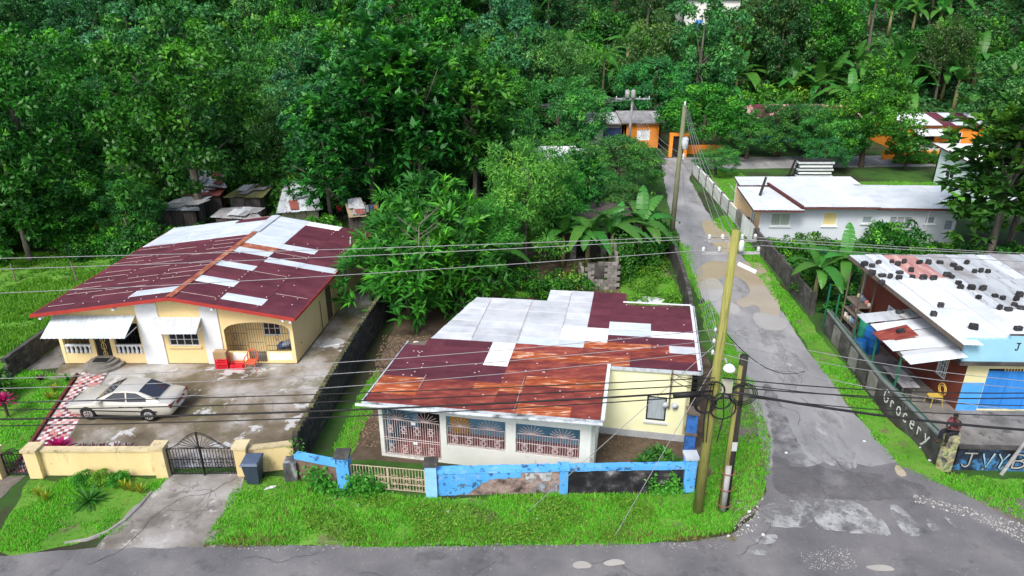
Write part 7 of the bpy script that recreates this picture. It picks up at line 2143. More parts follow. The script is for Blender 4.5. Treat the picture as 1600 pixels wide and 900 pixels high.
def crown_mesh(name, rg, cz, R, nclump, nleaf, cr, ls, m, rosette=False, lobes=0.25, low=-0.55, young=0.12, inner=0.25, droop=0.25):
    """crown of leaf clumps spread through an uneven volume round (0,0,cz)"""
    d = unit(rg.normal(size=(nclump * 3, 3)))
    d = d[d[:, 2] > low][:nclump]
    n = len(d)
    rad = np.where(rg.random(n) < inner, rg.uniform(0.35, 0.8, n), rg.uniform(0.82, 1.05, n))
    ph = rg.uniform(0, 6.28, 4)
    bump = 1 + lobes * (np.sin(3 * np.arctan2(d[:, 1], d[:, 0]) + ph[0]) * np.cos(2.5 * d[:, 2] + ph[1]) + 0.6 * np.sin(5 * np.arctan2(d[:, 1], d[:, 0]) + ph[2] + 4 * d[:, 2]))
    C = d * (rad * bump)[:, None] * np.array(R) + np.array([0, 0, cz])
    k = nleaf
    cc = np.repeat(C, k, 0)
    N = len(cc)
    out = np.repeat(unit(C - np.array([0, 0, cz - R[2] * 0.4])), k, 0)
    e = unit(rg.normal(size=(N, 3)) + 0.25 * out + np.array([0, 0, 0.25]))
    crr = np.repeat(cr * rg.uniform(0.7, 1.3, n), k)[:, None]
    cv = np.repeat(rg.uniform(0.1, 0.6, n), k) + (rg.random(N) - 0.5) * 0.45
    yc = np.repeat((rg.random(n) < young) & (d[:, 2] > 0.0), k)
    cv = cv + yc * 0.38
    l = rg.uniform(0.75, 1.25, N) * ls[0]
    w = rg.uniform(0.8, 1.2, N) * ls[1]
    if rosette:
        pos = cc + rg.normal(size=(N, 3)) * 0.08
        a = unit(e * np.array([1, 1, 0.55]) + 0.35 * out + np.array([0, 0, 0.2]))
        nr = np.array([0, 0, 1.0]) + 0.35 * rg.normal(size=(N, 3))
    else:
        pos = cc + e * crr * rg.uniform(0.55, 1.0, (N, 1)) * np.array([1.15, 1.15, 0.8])
        a = unit(unit(rg.normal(size=(N, 3))) * 0.8 + e * 0.7 + np.array([0, 0, -0.15]))
        nr = e + 0.5 * rg.normal(size=(N, 3)) + np.array([0, 0, 0.5])
    V_ = leaves(pos, a, nr, l, w, droop=droop)
    return npmesh(name, V_, 4, m, np.clip(cv, 0, 1), parent=False), C

def trunk_mesh(rg, h, r, C, m, nl=7, fork=0.55, lean=0.4, name='trunk'):
    mb = MB()
    lx, ly = rg.uniform(-lean, lean, 2)
    path = [V(0, 0, -0.3), V(0.0, 0, 0.2), V(lx * 0.3, ly * 0.3, h * 0.35), V(lx * 0.8, ly * 0.8, h * 0.7), V(lx, ly, h)]
    mb.tube(path, [r * 1.5, r * 1.1, r * 0.9, r * 0.65, r * 0.3], 9)
    idx = rg.permutation(len(C))[:nl]
    for i in idx:
        t = Vector(C[i])
        zz = min(h * 0.95, max(h * fork * rg.uniform(0.7, 1.1), t.z * 0.55))
        st = V(lx * zz / h, ly * zz / h, zz)
        md = st.lerp(t, 0.5) + V(0, 0, -0.25 + 0.6 * rg.random())
        mb.tube([st, st.lerp(md, 0.5), md, t], [r * 0.5, r * 0.4, r * 0.27, r * 0.1], 6)
    o = mb.build(name, m, None, True)
    me = o.data
    bpy.data.objects.remove(o)
    return me

PROTO = {}
def proto(key, seed, h, cz, R, nclump, nleaf, cr, ls, m, bark=M_BARK, tr=0.25, nl=7, **kw):
    rg = np.random.default_rng(seed)
    cm, C = crown_mesh('crown', rg, cz, R, nclump, nleaf, cr, ls, m, **kw)
    PROTO[key] = (trunk_mesh(rg, h, tr, C, bark, nl), cm)

for i in range(2):
    proto('broad%d' % i, 100 + i, 9.0, 7.2, (4.6, 4.6, 5.6), 150, 80, 0.62, (0.36, 0.19), L_MED, tr=0.3, lobes=0.28, low=-0.8, young=0.2)
    proto('mango%d' % i, 110 + i, 5.6, 4.9, (4.2, 4.2, 3.6), 190, 75, 0.5, (0.34, 0.10), L_MANGO, M_BARKD, 0.3, lobes=0.1, low=-0.7, young=0.12, inner=0.15, droop=0.4)
    proto('bright%d' % i, 120 + i, 5.6, 5.0, (3.6, 3.6, 3.2), 120, 75, 0.48, (0.28, 0.14), L_BRIGHT, M_BARKD, 0.22, lobes=0.22, low=-0.75, young=0.2)
    proto('bread%d' % i, 130 + i, 11.5, 8.2, (3.6, 3.6, 5.6), 230, 12, 0.3, (0.72, 0.36), L_BREAD, tr=0.22, rosette=True, lobes=0.3, low=-0.9, young=0.28, inner=0.45, nl=12)
    proto('hill%d' % i, 140 + i, 9.0, 6.6, (4.2, 4.2, 5.6), 110, 75, 0.62, (0.42, 0.22), L_HILL, tr=0.22, lobes=0.3, low=-0.9, young=0.1)
    proto('olive%d' % i, 150 + i, 10, 7.6, (3.7, 3.7, 4.6), 95, 60, 0.55, (0.38, 0.18), L_OLIVE, tr=0.2, lobes=0.3, low=-0.6, young=0.12)
    proto('slim%d' % i, 160 + i, 12, 9.8, (2.6, 2.6, 3.2), 70, 60, 0.5, (0.38, 0.2), L_HILL, tr=0.16, lobes=0.3, low=-0.8, young=0.12)
    proto('glossy%d' % i, 170 + i, 8, 6.8, (3.8, 3.8, 4.6), 150, 44, 0.5, (0.52, 0.26), L_BRIGHT if i else L_MED, tr=0.24, lobes=0.28, low=-0.9, young=0.22, inner=0.35)
proto('feather0', 180, 6.5, 4.9, (2.5, 2.3, 3.0), 110, 110, 0.5, (0.3, 0.075), L_FEATH, M_BARK, 0.09, nl=16, lobes=0.3, low=-0.9, young=0.2, inner=0.4)
proto('pinnate0', 190, 3.4, 2.0, (2.5, 2.4, 2.1), 210, 16, 0.25, (0.55, 0.15), L_MED, M_BARK, 0.1, nl=14, rosette=True, lobes=0.3, low=-0.8, young=0.22, inner=0.35)
for i in range(3):
    rg = np.random.default_rng(200 + i)
    cm, C = crown_mesh('foliage', rg, 0.75, (1.2, 1.2, 0.85), 50, 40, 0.3, (0.2, 0.1), (L_BRIGHT, L_DARK, L_WEED)[i], lobes=0.2, low=-0.75, young=0.2)
    PROTO['shrub%d' % i] = (trunk_mesh(rg, 0.9, 0.05, C, M_BARKD, 5, name='stem'), cm)

def plant_tree(key, x, y, s, label, group=None, name='tree', cat='tree', rz=None, sz=None, z=None):
    tm, cm = PROTO[key]
    z = float(hz(x, y)) if z is None else z
    t = thing(name, (x, y, z), label, cat, group, random.uniform(0, 6.28) if rz is None else rz)
    t.scale = (s, s, s * (sz or 1.0))
    for nm, me_ in (('trunk' if name != 'shrub' else 'stem', tm), ('crown' if name != 'shrub' else 'foliage', cm)):
        o = bpy.data.objects.new(nm, me_)
        COL.objects.link(o)
        o.parent = t
    return t

# named trees near the houses: (kind, x, y, scale, label)
near = [
    ('broad0', -36.5, 52, 1.12, 'wide dense dark tree at the edge of the meadow left of the shacks'),
    ('broad1', -24.9, 54, 1.13, 'tall dense tree with exposed trunk rising out of the shacks'),
    ('broad1', -44.0, 47, 0.9, 'leafy tree overhanging the far end of the meadow'),
    ('broad0', -31.5, 47.5, 0.6, 0.72, 'low leafy tree hiding the ground left of the shacks'),
    ('mango0', -28.6, 50.0, 0.62, 0.8, 'small mango tree crowding the leftmost shack'),
    ('bright0', -37.5, 45.5, 0.8, 0.8, 'bright bushy tree at the back of the meadow'),
    ('bright0', -3.4, 44.5, 0.62, 0.8, 'light green bushy tree between the banana plants and the yellow house'),
    ('feather0', -1.2, 41.5, 0.72, 'short feathery tree at the edge of the overgrown plot'),
    ('glossy0', -33.0, 45.0, 0.75, 'vine-hung dark tree behind the meadow fence posts'),
    ('mango0', -26.5, 72, 1.1, 'rounded mango tree in front of the forest behind the shacks'),
    ('mango1', -20.0, 66, 1.05, 'rounded mango tree next to the tall dense shack tree'),
    ('hill0', -15.8, 60, 0.85, 'dark shaggy tree between the shacks and the breadfruit trees'),
    ('bread0', -11.3, 55.5, 1.12, 'tall breadfruit tree with bare pale lower trunk behind the yellow house'),
    ('bread1', -7.6, 57.0, 1.12, 'broad breadfruit tree with large glossy leaves next to the pale-trunked one'),
    ('bread1', -3.2, 58.5, 0.92, 'smaller breadfruit tree on the road side of the breadfruit group'),
    ('bread0', -14.0, 52.0, 0.7, 'young breadfruit tree beside the person in red'),
    ('mango1', 5.0, 76, 1.2, 0.78, 'big rounded mango tree behind the white roof house'),
    ('bright0', 5.5, 71, 0.6, 0.7, 'small bright tree between the white roof house and the big mango'),
    ('mango0', 9.3, 61.5, 0.95, 0.63, 'rounded mango tree at the bend of the side road'),
    ('mango1', 6.4, 57.0, 0.6, 0.7, 'low mango tree beside the one at the road bend'),
    ('feather0', 0.9, 43.3, 1.08, 'feathery light green tree with thin stems in the overgrown plot'),
    ('feather0', 3.2, 46.5, 0.85, 'second feathery light green tree close to the board shed'),
    ('bright0', -7.0, 46, 0.66, 0.75, 'bushy bright tree at the rear corner of the yellow house'),
    ('pinnate0', -5.9, 36.4, 1.2, 1.1, 'spreading shrubby tree leaning over the toothed boundary wall'),
    ('pinnate0', -3.0, 37.2, 1.1, 1.05, 'spreading shrubby tree behind the bare zinc roof'),
    ('pinnate0', -4.9, 40.0, 1.35, 1.2, 'shrubby tree with long leaflets behind the leaning one'),
    ('mango0', 18.0, 92, 1.15, 0.9, 'large domed mango tree right behind the small orange house'),
    ('bright1', 21.4, 78.5, 1.3, 0.66, 'bright leafy tree where the side road meets the cross road'),
    ('mango1', 20.2, 68.5, 0.5, 0.62, 'dense low tree beside the garden wall of the long white house'),
    ('mango1', 25.4, 75.6, 0.72, 0.66, 'round mango tree on the corner of the cross road'),
    ('mango0', 31.6, 69.8, 0.5, 0.8, 'little round tree beside the piled white boards'),
    ('bread1', 4.6, 49.2, 0.5, 'young breadfruit tree rising behind the board shed'),
    ('mango1', 8.0, 50.5, 0.6, 0.75, 'low dense mango tree between the board shed and the leaning pole'),
    ('mango0', 33.4, 80.5, 0.85, 0.68, 'round tree hugging the middle of the turquoise house'),
    ('mango0', 29.3, 77.5, 0.98, 0.64, 'round-topped tree with reddish young leaves before the turquoise house'),
    ('bright0', 36.2, 72.0, 1.22, 0.78, 'large spreading tree with dark trunk behind the long white house'),
    ('mango1', 33.2, 73.0, 0.8, 0.8, 'olive round tree joined to the large spreading tree'),
    ('bright0', 40.2, 71.0, 0.55, 0.8, 'small light tree in front of the orange house hedge'),
    ('bread1', 31.6, 43.6, 1.05, 0.84, 'big breadfruit tree with drooping leaves beside the shop roof end'),
    ('bread0', 35.6, 47.5, 0.9, 0.85, 'breadfruit tree behind the big one near the shop roof end'),
    ('bread1', 38.0, 43.0, 0.8, 'breadfruit tree at the far end of the shop yard'),
    ('glossy1', 47, 92, 0.8, 'glossy tree squeezed behind the orange house'),
]
for k, x, y, s, *rest in near:
    plant_tree(k, x, y, s, rest[-1], sz=rest[0] if len(rest) > 1 else None)

# forest on the hillside: individual trees
rf_ = random.Random(21)
def where(x, y):
    a = 'at the foot of' if y < 99 else 'midway up' if y < 116 else 'high on'
    b = 'far beyond the meadow' if x < -42 else 'above the shacks' if x < -16 else 'above the breadfruit trees' if x < 5 else 'above the small orange house' if x < 22 else 'above the turquoise house' if x < 42 else 'above the bright orange house'
    return a + ' the forest slope ' + b
names = {'hill': 'dark blue-green tree in the forest on the hillside', 'olive': 'olive green tree in the forest on the hillside', 'slim': 'slim tall tree in the forest on the hillside',
         'broad': 'large dense tree in the forest on the hillside', 'bright': 'bright green tree in the forest on the hillside', 'glossy': 'glossy large-leaved tree in the forest on the hillside', 'mango': 'rounded dark tree in the forest on the hillside'}
cells = []
yy = 84.0
row = 0
while yy < 158:
    step = 7.4 + (yy - 84) * 0.03
    half = yy * 0.76 + 8
    x = -half + (row % 2) * step / 2
    while x < half:
        cells.append((x + rf_.uniform(-2.6, 2.6), yy + rf_.uniform(-2.6, 2.6)))
        x += step
    yy += step * 0.95
    row += 1
for x, y in cells:
    if 6 < x < 19 and y < 93: continue
    if 19 <= x < 60 and y < 96: continue
    if 60 <= x < 72 and y < 99: continue
    if abs(x - 31.5) < 6 and 112 < y < 130: continue
    if x > -2 and 92 < y < 124 and rf_.random() < 0.58: continue
    ks = ['hill'] * 5 + ['olive'] * 2 + ['slim'] * 2 + ['broad'] * 2 + ['glossy'] * 2 + ['bright'] + ['mango'] * 2
    k = rf_.choice(ks)
    plant_tree(k + str(rf_.randint(0, 1)), x, y, rf_.uniform(0.8, 1.35), names[k].split(' in the forest')[0] + ' ' + where(x, y), 'forest trees on the hillside', sz=rf_.uniform(0.9, 1.2))
# filler woods on the flat between the shacks and the hill
for k in range(46):
    x, y = rf_.uniform(-62, 2), rf_.uniform(62, 84)
    if -30 < x < -17 and y < 70: continue
    if -1 < x < 8 and y < 70: continue
    kk = rf_.choice(['hill', 'mango', 'broad', 'glossy', 'slim'])
    plant_tree(kk + str(rf_.randint(0, 1)), x, y, rf_.uniform(0.7, 1.0), names[kk].split(' in the forest')[0] + ' on the flat ground between the ' + ('meadow' if x < -38 else 'shacks' if x < -16 else 'breadfruit trees') + ' and the hill', 'trees behind the shacks')
for k in range(9):
    x, y = rf_.uniform(-60, -40), rf_.uniform(46, 62)
    plant_tree(rf_.choice(['hill0', 'broad0', 'glossy0']), x, y, rf_.uniform(0.7, 1.0), 'tree in the thicket past the end of the meadow', 'trees past the meadow')
for k in range(10):
    x, y = rf_.uniform(54, 78), rf_.uniform(62, 92)
    plant_tree(rf_.choice(['hill1', 'broad0', 'bread1', 'glossy1']), x, y, rf_.uniform(0.8, 1.1), 'tree in the woods beyond the orange house', 'trees beyond the orange house')

# shrubs
shr = [(17.9 + 0, 39.3), (18.6, 41.5), (19.4, 45.6), (20.8, 46.6), (18.4, 46.9), (22.6, 46.3)]
for x, y in shr:
    plant_tree('shrub0', x, y, random.uniform(0.6, 0.9), 'bright green shrub between the roadside wall and the long white house', 'shrubs by the white house', 'shrub', 'shrub', z=0)
for x, y, s in ((25.6, 45.8, 1.2), (26.9, 46.3, 1.35), (24.0, 44.4, 0.8), (29.4, 44.4, 0.9), (31.0, 44.2, 0.9), (30.0, 42.2, 0.9), (32.5, 42.4, 1.1), (28.0, 43.8, 0.9), (34.5, 40.5, 1.0), (26.0, 41.5, 0.9), (30.5, 38.5, 1.0), (33, 37.5, 1.0)):
    plant_tree('shrub%d' % random.randint(0, 1), x, y, s, 'leafy shrub along the front of the long white house', 'shrubs before the white house', 'shrub', 'shrub', z=0)
for k in range(12):
    plant_tree('shrub0', 41.0 + k * 0.75, 73.6 + random.uniform(-0.1, 0.1), 0.6, 'clipped bush in the hedge before the orange garden wall', 'hedge bushes', 'shrub', 'shrub', z=0)
for k in range(8):
    plant_tree('shrub0', 41.2 + k * 1.0, 76.5, 0.4, 'low bush behind the orange garden wall', 'bushes behind the orange wall', 'shrub', 'shrub', z=0)
for x, y, s in ((3.6, 38.6, 1.0), (2.2, 38.9, 0.9), (8.2, 44.4, 1.2), (9.4, 46.5, 1.3), (7.6, 46.9, 1.1), (-1.5, 44.8, 1.1), (-3.5, 43.5, 1.2), (-2.0, 41.5, 1.0), (0.5, 40.6, 0.8), (-4.5, 46.5, 1.4), (9.3, 49.5, 1.4), (8.0, 52, 1.5), (6.0, 51.0, 1.4), (2.0, 50, 1.4), (-1.5, 50, 1.4), (-5.0, 50.5, 1.3), (4.6, 54.5, 1.5), (10.3, 55.0, 1.2)):
    plant_tree('shrub%d' % random.randint(0, 2), x, y, s, 'leafy bush growing wild in the overgrown plot', 'bushes in the overgrown plot', 'shrub', 'shrub', z=0)
for k in range(18):
    x, y = random.uniform(-46, -25), random.uniform(44.5, 49)
    plant_tree('shrub%d' % random.randint(0, 2), x, y, random.uniform(0.7, 1.4), 'wild bush along the back of the meadow', 'bushes behind the meadow', 'shrub', 'shrub', z=0)
for x, y, s in ((-25.5, 26.5, 1.0), (-24.0, 27.5, 0.9), (-25.8, 24.8, 1.0), (-27, 28.2, 1.1)):
    plant_tree('shrub1', x, y, s, 'dark bush on the lawn beside the checkered path', 'bushes beside the path', 'shrub', 'shrub', z=0)
for x, y in ((-27.5, 46.5), (-29.5, 49), (-23.3, 47.2), (-25.5, 46), (-13.0, 47.5), (-31, 51), (-21.5, 57), (-18.5, 56.5)):
    plant_tree('shrub%d' % random.randint(0, 1), x, y, random.uniform(0.7, 1.1), 'leafy bush crowding the shacks behind the yellow house', 'bushes around the shacks', 'shrub', 'shrub', z=0)
plant_tree('shrub2', -14.2, 49.5, 1.1, 'light green bush behind the ridge end of the yellow house', None, 'shrub', 'shrub', z=0)
for k in range(40):
    x = random.uniform(-34, -5)
    y = random.uniform(56, 63)
    plant_tree('shrub1', x, y, random.uniform(1.0, 1.8), 'dark undergrowth bush beneath the trees behind the shacks', 'undergrowth behind the shacks', 'shrub', 'shrub', z=0)

# bare small tree in the plot
bt = thing('bare_tree', (-5.0, 35.6, 0), 'small leafless pale tree standing above the shrubby trees by the wall', 'tree')
rb_ = random.Random(4)
mb = MB()
mb.tube([(-5.0, 35.6, 0), (-4.95, 35.6, 2.5), (-5.0, 35.6, 4.6), (-4.95, 35.6, 5.6)], [0.09, 0.075, 0.05, 0.03], 7)
mb.build('trunk', M_BARK, bt, True)
for k in range(13):
    z = 3.4 + k * 0.2
    a = rb_.uniform(0, 6.28)
    l = rb_.uniform(0.8, 1.7)
    q = [V(-4.97, 35.6, z), V(-4.97 + math.cos(a) * l * 0.5, 35.6 + math.sin(a) * l * 0.5, z + l * 0.35), V(-4.97 + math.cos(a) * l, 35.6 + math.sin(a) * l, z + l * 0.85)]
    m_ = MB().tube(q, [0.03, 0.022, 0.01], 5)
    for j in range(2):
        b2 = a + rb_.uniform(-0.9, 0.9)
        m_.tube([q[1], q[1] + V(math.cos(b2) * 0.5, math.sin(b2) * 0.5, 0.4)], [0.015, 0.006], 4)
    m_.build('branch', M_BARK, bt)

# ------------------------------------------------------------------ banana plants: every leaf a part
def banana_leaf(seed, L=2.4, W=0.62, arch=0.9):
    r = random.Random(seed)
    n = 9
    vs, fs, cs = [], [], []
    quads = []
    for i in range(n):
        def pt(t):
            return V(L * (t - 0.1 * t * t), 0, L * (0.55 * t - arch * t * t))
        t0, t1 = i / n, (i + 1) / n
        w0 = W * 0.5 * (math.sin(math.pi * min(1, t0 * 0.92 + 0.06)) ** 0.6) if i else 0.03
        w1 = W * 0.5 * (math.sin(math.pi * min(1, t1 * 0.92 + 0.06)) ** 0.6) if i < n - 1 else 0.02
        for s in (-1, 1):
            a, b = pt(t0), pt(t1)
            tear = r.uniform(0.0, 0.03) + (0.12 if r.random() < 0.12 else 0)
            c = b + V(-tear * L * 0.3, s * w1, 0.10 * w1 - 0.04 - r.uniform(0, 0.02))
            d = a + V(0.02, s * w0, 0.10 * w0 - 0.04 - r.uniform(0, 0.02))
            quads.append(([a, b, c, d] if s > 0 else [b, a, d, c], 0.5 + 0.06 * r.random()))
    vv = np.array([tuple(p) for q, _ in quads for p in q])
    return npmesh('leaf', vv, 4, L_BAN, [c for _, c in quads], parent=False)
BLEAF = [banana_leaf(s, 2.4, 0.62, a) for s, a in ((1, 0.75), (2, 0.95), (3, 0.6), (4, 1.15), (5, 0.4))]
sm_ = MB().tube([(0, 0, -0.1), (0, 0, 0.8), (0.02, 0, 2.0)], [0.15, 0.125, 0.07], 9).build('stem', M_STEM, None, True)
BSTEM = sm_.data
bpy.data.objects.remove(sm_)
def banana(x, y, s, label, group=None, nleaf=9, seed=0, z=None):
    r = random.Random(seed)
    z = float(hz(x, y)) if z is None else z
    t = thing('banana_plant', (x, y, z), label, 'banana plant', group, r.uniform(0, 6.28))
    t.scale = (s, s, s)
    o = bpy.data.objects.new('stem', BSTEM); COL.objects.link(o); o.parent = t
    for k in range(nleaf):
        o = bpy.data.objects.new('leaf', BLEAF[r.randint(0, 3)] if k else BLEAF[4])
        COL.objects.link(o)
        o.parent = t
        o.location = (0.02, 0, 1.85 + 0.02 * k)
        o.rotation_euler = (r.uniform(-0.2, 0.2), -r.uniform(0.05, 0.75) if k else -0.85, k * 2.4 + r.uniform(-0.3, 0.3))
        q = r.uniform(0.8, 1.1)
        o.scale = (q, q, q)
    return t
banana(6.6, 43.9, 1.25, 'large banana plant with drooping leaves in front of the board shed', seed=1, nleaf=11)
banana(5.0, 43.6, 1.3, 'banana plant next to the large one before the board shed', seed=2)
banana(8.7, 45.2, 1.35, 'banana plant with upright leaf by the roadside wall', seed=3)
banana(-2.6, 39.8, 1.35, 'banana plant behind the bare pale tree', seed=4)
banana(-1.3, 40.6, 1.15, 'banana plant close to the feathery tree', seed=5)
banana(3.4, 44.0, 1.2, 'banana plant between the feathery tree and the board shed', seed=6)
banana(17.9, 38.0, 1.15, 'banana plant with broad bright leaves behind the shop wall end', seed=7, nleaf=11)
banana(19.6, 38.8, 1.2, 'banana plant arching over the rear of the corner shop', seed=8, nleaf=10)
banana(21.6, 39.8, 0.95, 'smaller banana plant behind the shop roof', seed=9)
rb_ = random.Random(33)
for k in range(95):
    x = rb_.choice([rb_.uniform(0, 34), rb_.uniform(38, 72), rb_.uniform(-60, 60)])
    y = rb_.choice((rb_.uniform(90, 104), rb_.uniform(92, 124))) if x < 60 else rb_.uniform(96, 126)
    if abs(x - 31.5) < 6 and y > 116: continue
    if 60 < x < 72 and y < 98: continue
    banana(x, y, rb_.uniform(1.5, 2.2), 'banana plant ' + where(x, y), 'banana plants on the hillside', 7, 50 + k)

for k in range(70):
    x, y = rb_.uniform(-8, 76), rb_.uniform(90, 122)
    if (60 < x < 72 and y < 99) or (19 < x < 58 and y < 93): continue
    plant_tree('shrub%d' % rb_.choice((0, 1, 1, 2)), x, y, rb_.uniform(1.6, 3.0), 'leafy bush ' + where(x, y), 'bushes on the forest slope', 'shrub', 'shrub')
# coconut palms
def frond(seed, L=3.6):
    r = random.Random(seed)
    vs, cs = [], []
    n = 18
    for i in range(n):
        t = (i + 0.5) / n
        c = V(L * t * (1 - 0.12 * t), 0, L * (0.5 * t - 0.85 * t * t))
        w = 0.75 * (math.sin(math.pi * (0.12 + 0.85 * t)) ** 0.7)
        for s in (-1, 1):
            a = c + V(-0.05, 0, 0)
            b = c + V(0.09, 0, -0.01)
            tip = c + V(0.35, s * w, -0.35 * w)
            vs += [a, b, tip]
            cs.append(r.uniform(0.3, 0.8))
    for i in range(6):
        t0, t1 = i / 6, (i + 1) / 6
        f0 = V(L * t0 * (1 - 0.12 * t0), 0, L * (0.5 * t0 - 0.85 * t0 * t0) + 0.02)
        f1 = V(L * t1 * (1 - 0.12 * t1), 0, L * (0.5 * t1 - 0.85 * t1 * t1) + 0.02)
        vs += [f0 + V(0, 0.03, 0), f0 + V(0, -0.03, 0), f1]
        cs.append(0.9)
    return npmesh('frond', np.array([tuple(p) for p in vs]), 3, L_BAN, cs, parent=False)
FR = [frond(1), frond(2)]
tk = MB().tube([(0, 0, -0.3), (0.2, 0, 3), (0.35, 0, 7), (0.3, 0, 9)], [0.24, 0.17, 0.14, 0.12], 8).build('trunk', M_BARK, None, True)
PTR = tk.data
bpy.data.objects.remove(tk)
for x, y, s, lab in ((52, 108, 1.25, 'coconut palm with fanned fronds in the forest above the orange house'), (11.5, 94, 1.0, 'yellowing coconut palm behind the big mango tree'), (78, 112, 1.3, 'tall coconut palm high on the right-hand end of the hillside')):
    t = thing('coconut_palm', (x, y, float(hz(x, y))), lab, 'palm', None, random.uniform(0, 6))
    t.scale = (s, s, s)
    o = bpy.data.objects.new('trunk', PTR); COL.objects.link(o); o.parent = t
    for k in range(13):
        o = bpy.data.objects.new('frond', FR[k % 2]); COL.objects.link(o); o.parent = t
        o.location = (0.3, 0, 8.95)
        o.rotation_euler = (random.uniform(-0.2, 0.2), random.uniform(-0.75, 0.45), k * 2.4)

# ------------------------------------------------------------------ ground cover (uncountable)
def lumps(x, y, f=1.3, ph=0.0):
    r = np.random.default_rng(int(ph * 10) + 3)
    t = np.zeros_like(np.asarray(x, float))
    for i in range(14):
        a = r.uniform(0, 6.28)
        k = f * r.uniform(0.5, 4.5)
        t = t + np.sin((np.cos(a) * x + np.sin(a) * y) * k + r.uniform(0, 6.28))
    return np.clip(0.5 + 0.13 * t, 0, 1)

def grass_stuff(name, polys, dens, h, label, wide=0.02, m=None, bare=0.25):
    allv, allc = [], []
    for q, k in zip(polys, dens):
        a = np.array([(p[0], p[1]) for p in q])
        area = np.prod(a.max(0) - a.min(0))
        pts = scatter(q, area * k)
        lm = 0.6 * lumps(pts[:, 0], pts[:, 1]) + 0.4 * lumps(pts[:, 0], pts[:, 1], 0.35, 4.0)
        keep = rng.random(len(pts)) < np.clip((lm - bare) * 3.0, 0.05, 1)
        pts, lm = pts[keep], lm[keep]
        n = len(pts)
        for b in range(3):
            an = rng.uniform(0, 6.28, n)
            hh = h * rng.uniform(0.5, 1.3, n) * (0.6 + 0.8 * lm)
            ln = rng.uniform(0.2, 0.9, n) * hh
            px = pts[:, 0] + rng.normal(0, 0.03, n)
            py = pts[:, 1] + rng.normal(0, 0.03, n)
            w = wide * rng.uniform(0.7, 1.4, n)
            v = np.zeros((n, 3, 3))
            v[:, 0] = np.stack([px - np.sin(an) * w, py + np.cos(an) * w, np.full(n, 0.0)], 1)
            v[:, 1] = np.stack([px + np.sin(an) * w, py - np.cos(an) * w, np.full(n, 0.0)], 1)
            v[:, 2] = np.stack([px + np.cos(an) * ln, py + np.sin(an) * ln, hh], 1)
            allv.append(v.reshape(-1, 3))
            allc.append(np.clip(0.25 + 0.5 * lm + rng.normal(0, 0.16, n), 0, 1))
    o = npmesh(name, np.concatenate(allv), 3, m or L_GRASS, np.concatenate(allc))
    return tag(o, label, 'grass', kind='stuff')

def weed_stuff(name, polys, dens, h, leaf, label, m=None, bare=0.35, zb=0.02):
    allv, allc = [], []
    for q, k in zip(polys, dens):
        a = np.array([(p[0], p[1]) for p in q])
        pts = scatter(q, np.prod(a.max(0) - a.min(0)) * k)
        lm = lumps(pts[:, 0], pts[:, 1], 0.9, 2.0)
        keep = rng.random(len(pts)) < np.clip((lm - bare) * 3.5, 0.0, 1)
        pts, lm = pts[keep], lm[keep]
        n = len(pts)
        z = zb + h * lm * rng.uniform(0.15, 1.0, n)
        pos = np.stack([pts[:, 0], pts[:, 1], z], 1)
        ax = unit(rng.normal(size=(n, 3)) * np.array([1, 1, 0.35]))
        nr = np.array([0, 0, 1.0]) + 0.35 * rng.normal(size=(n, 3))
        v = leaves(pos, ax, nr, leaf * rng.uniform(0.6, 1.4, n), leaf * 0.62 * rng.uniform(0.7, 1.3, n))
        allv.append(v)
        allc.append(np.clip(0.15 + 0.7 * z / (h + 1e-6) + rng.normal(0, 0.15, n), 0, 1))  # stored value rises with height: low leaves darker, high ones lighter
    o = npmesh(name, np.concatenate(allv), 4, m or L_WEED, np.concatenate(allc))
    return tag(o, label, 'weeds', kind='stuff')

LAWN_L = [(-21.3, 29.6), (-20.5, 26), (-19.7, 22.4), (-24, 22.4), (-32, 24), (-36, 31), (-24.2, 30.4)]
grass_stuff('grass', [V1, V2, V3, V4, V6, V7, V10, V11], [420, 300, 220, 230, 170, 150, 180, 110], 0.10, 'short bright grass on the verges and in the empty plot')
grass_stuff('lawn_grass', [LAWN_L, V8, V9], [170, 40, 40], 0.1, 'bright lawn grass beside the checkered path and at the white house', 0.028)
grass_stuff('meadow_grass', [[(-24.4, 30), (-23.6, 46), (-44, 47), (-46, 30)]], [110], 0.2, 'tall bright meadow grass beside the yellow house', 0.04)
V2W = PP([(470, 775), (560, 770), (680, 790), (900, 780), (1075, 780), (1095, 815), (1000, 848), (620, 852), (480, 846)])
L_DRY = leafmat('dry_grass_blades', (0.16, 0.15, 0.04), (0.26, 0.25, 0.07), (0.4, 0.36, 0.14), rough=0.7, trans=0.4)
grass_stuff('dry_grass', [V1, V2, V4, V3, V7, LAWN_L, PP([(325, 838), (1140, 830), (1150, 845), (320, 856)])], [70, 60, 60, 60, 40, 30, 160], 0.1, 'dry yellowish tufts mixed into the verge grass', 0.018, L_DRY, 0.45)
weed_stuff('verge_weeds', [V2W, PP([(372, 752), (440, 750), (530, 770), (480, 845), (330, 845)]), V3], [420, 90, 90], 0.22, 0.075, 'dense leafy weeds on the verge before the blue wall')
weed_stuff('meadow_weeds', [[(-24.4, 30.5), (-23.7, 46), (-34, 46), (-40, 30), (-25, 30.6)]], [16], 0.4, 0.16, 'broad-leaved weeds in the meadow beside the yellow house', L_BRIGHT, 0.3)
weed_stuff('plot_weeds', [[(-6.3, 37), (10, 37.5), (10.6, 47), (-5.8, 47)], [(7.2, 38.2), (10.2, 38), (10.7, 46), (7.6, 46)]], [50, 90], 0.5, 0.16, 'creeping weeds covering the overgrown plot', L_WEED, 0.38)
UG = [[(-62, 46), (-24, 47), (-24, 62), (10, 62), (12, 86), (-70, 90)], [(17.8, 36.5), (36, 36.2), (36, 47.3), (18, 47.3)]]
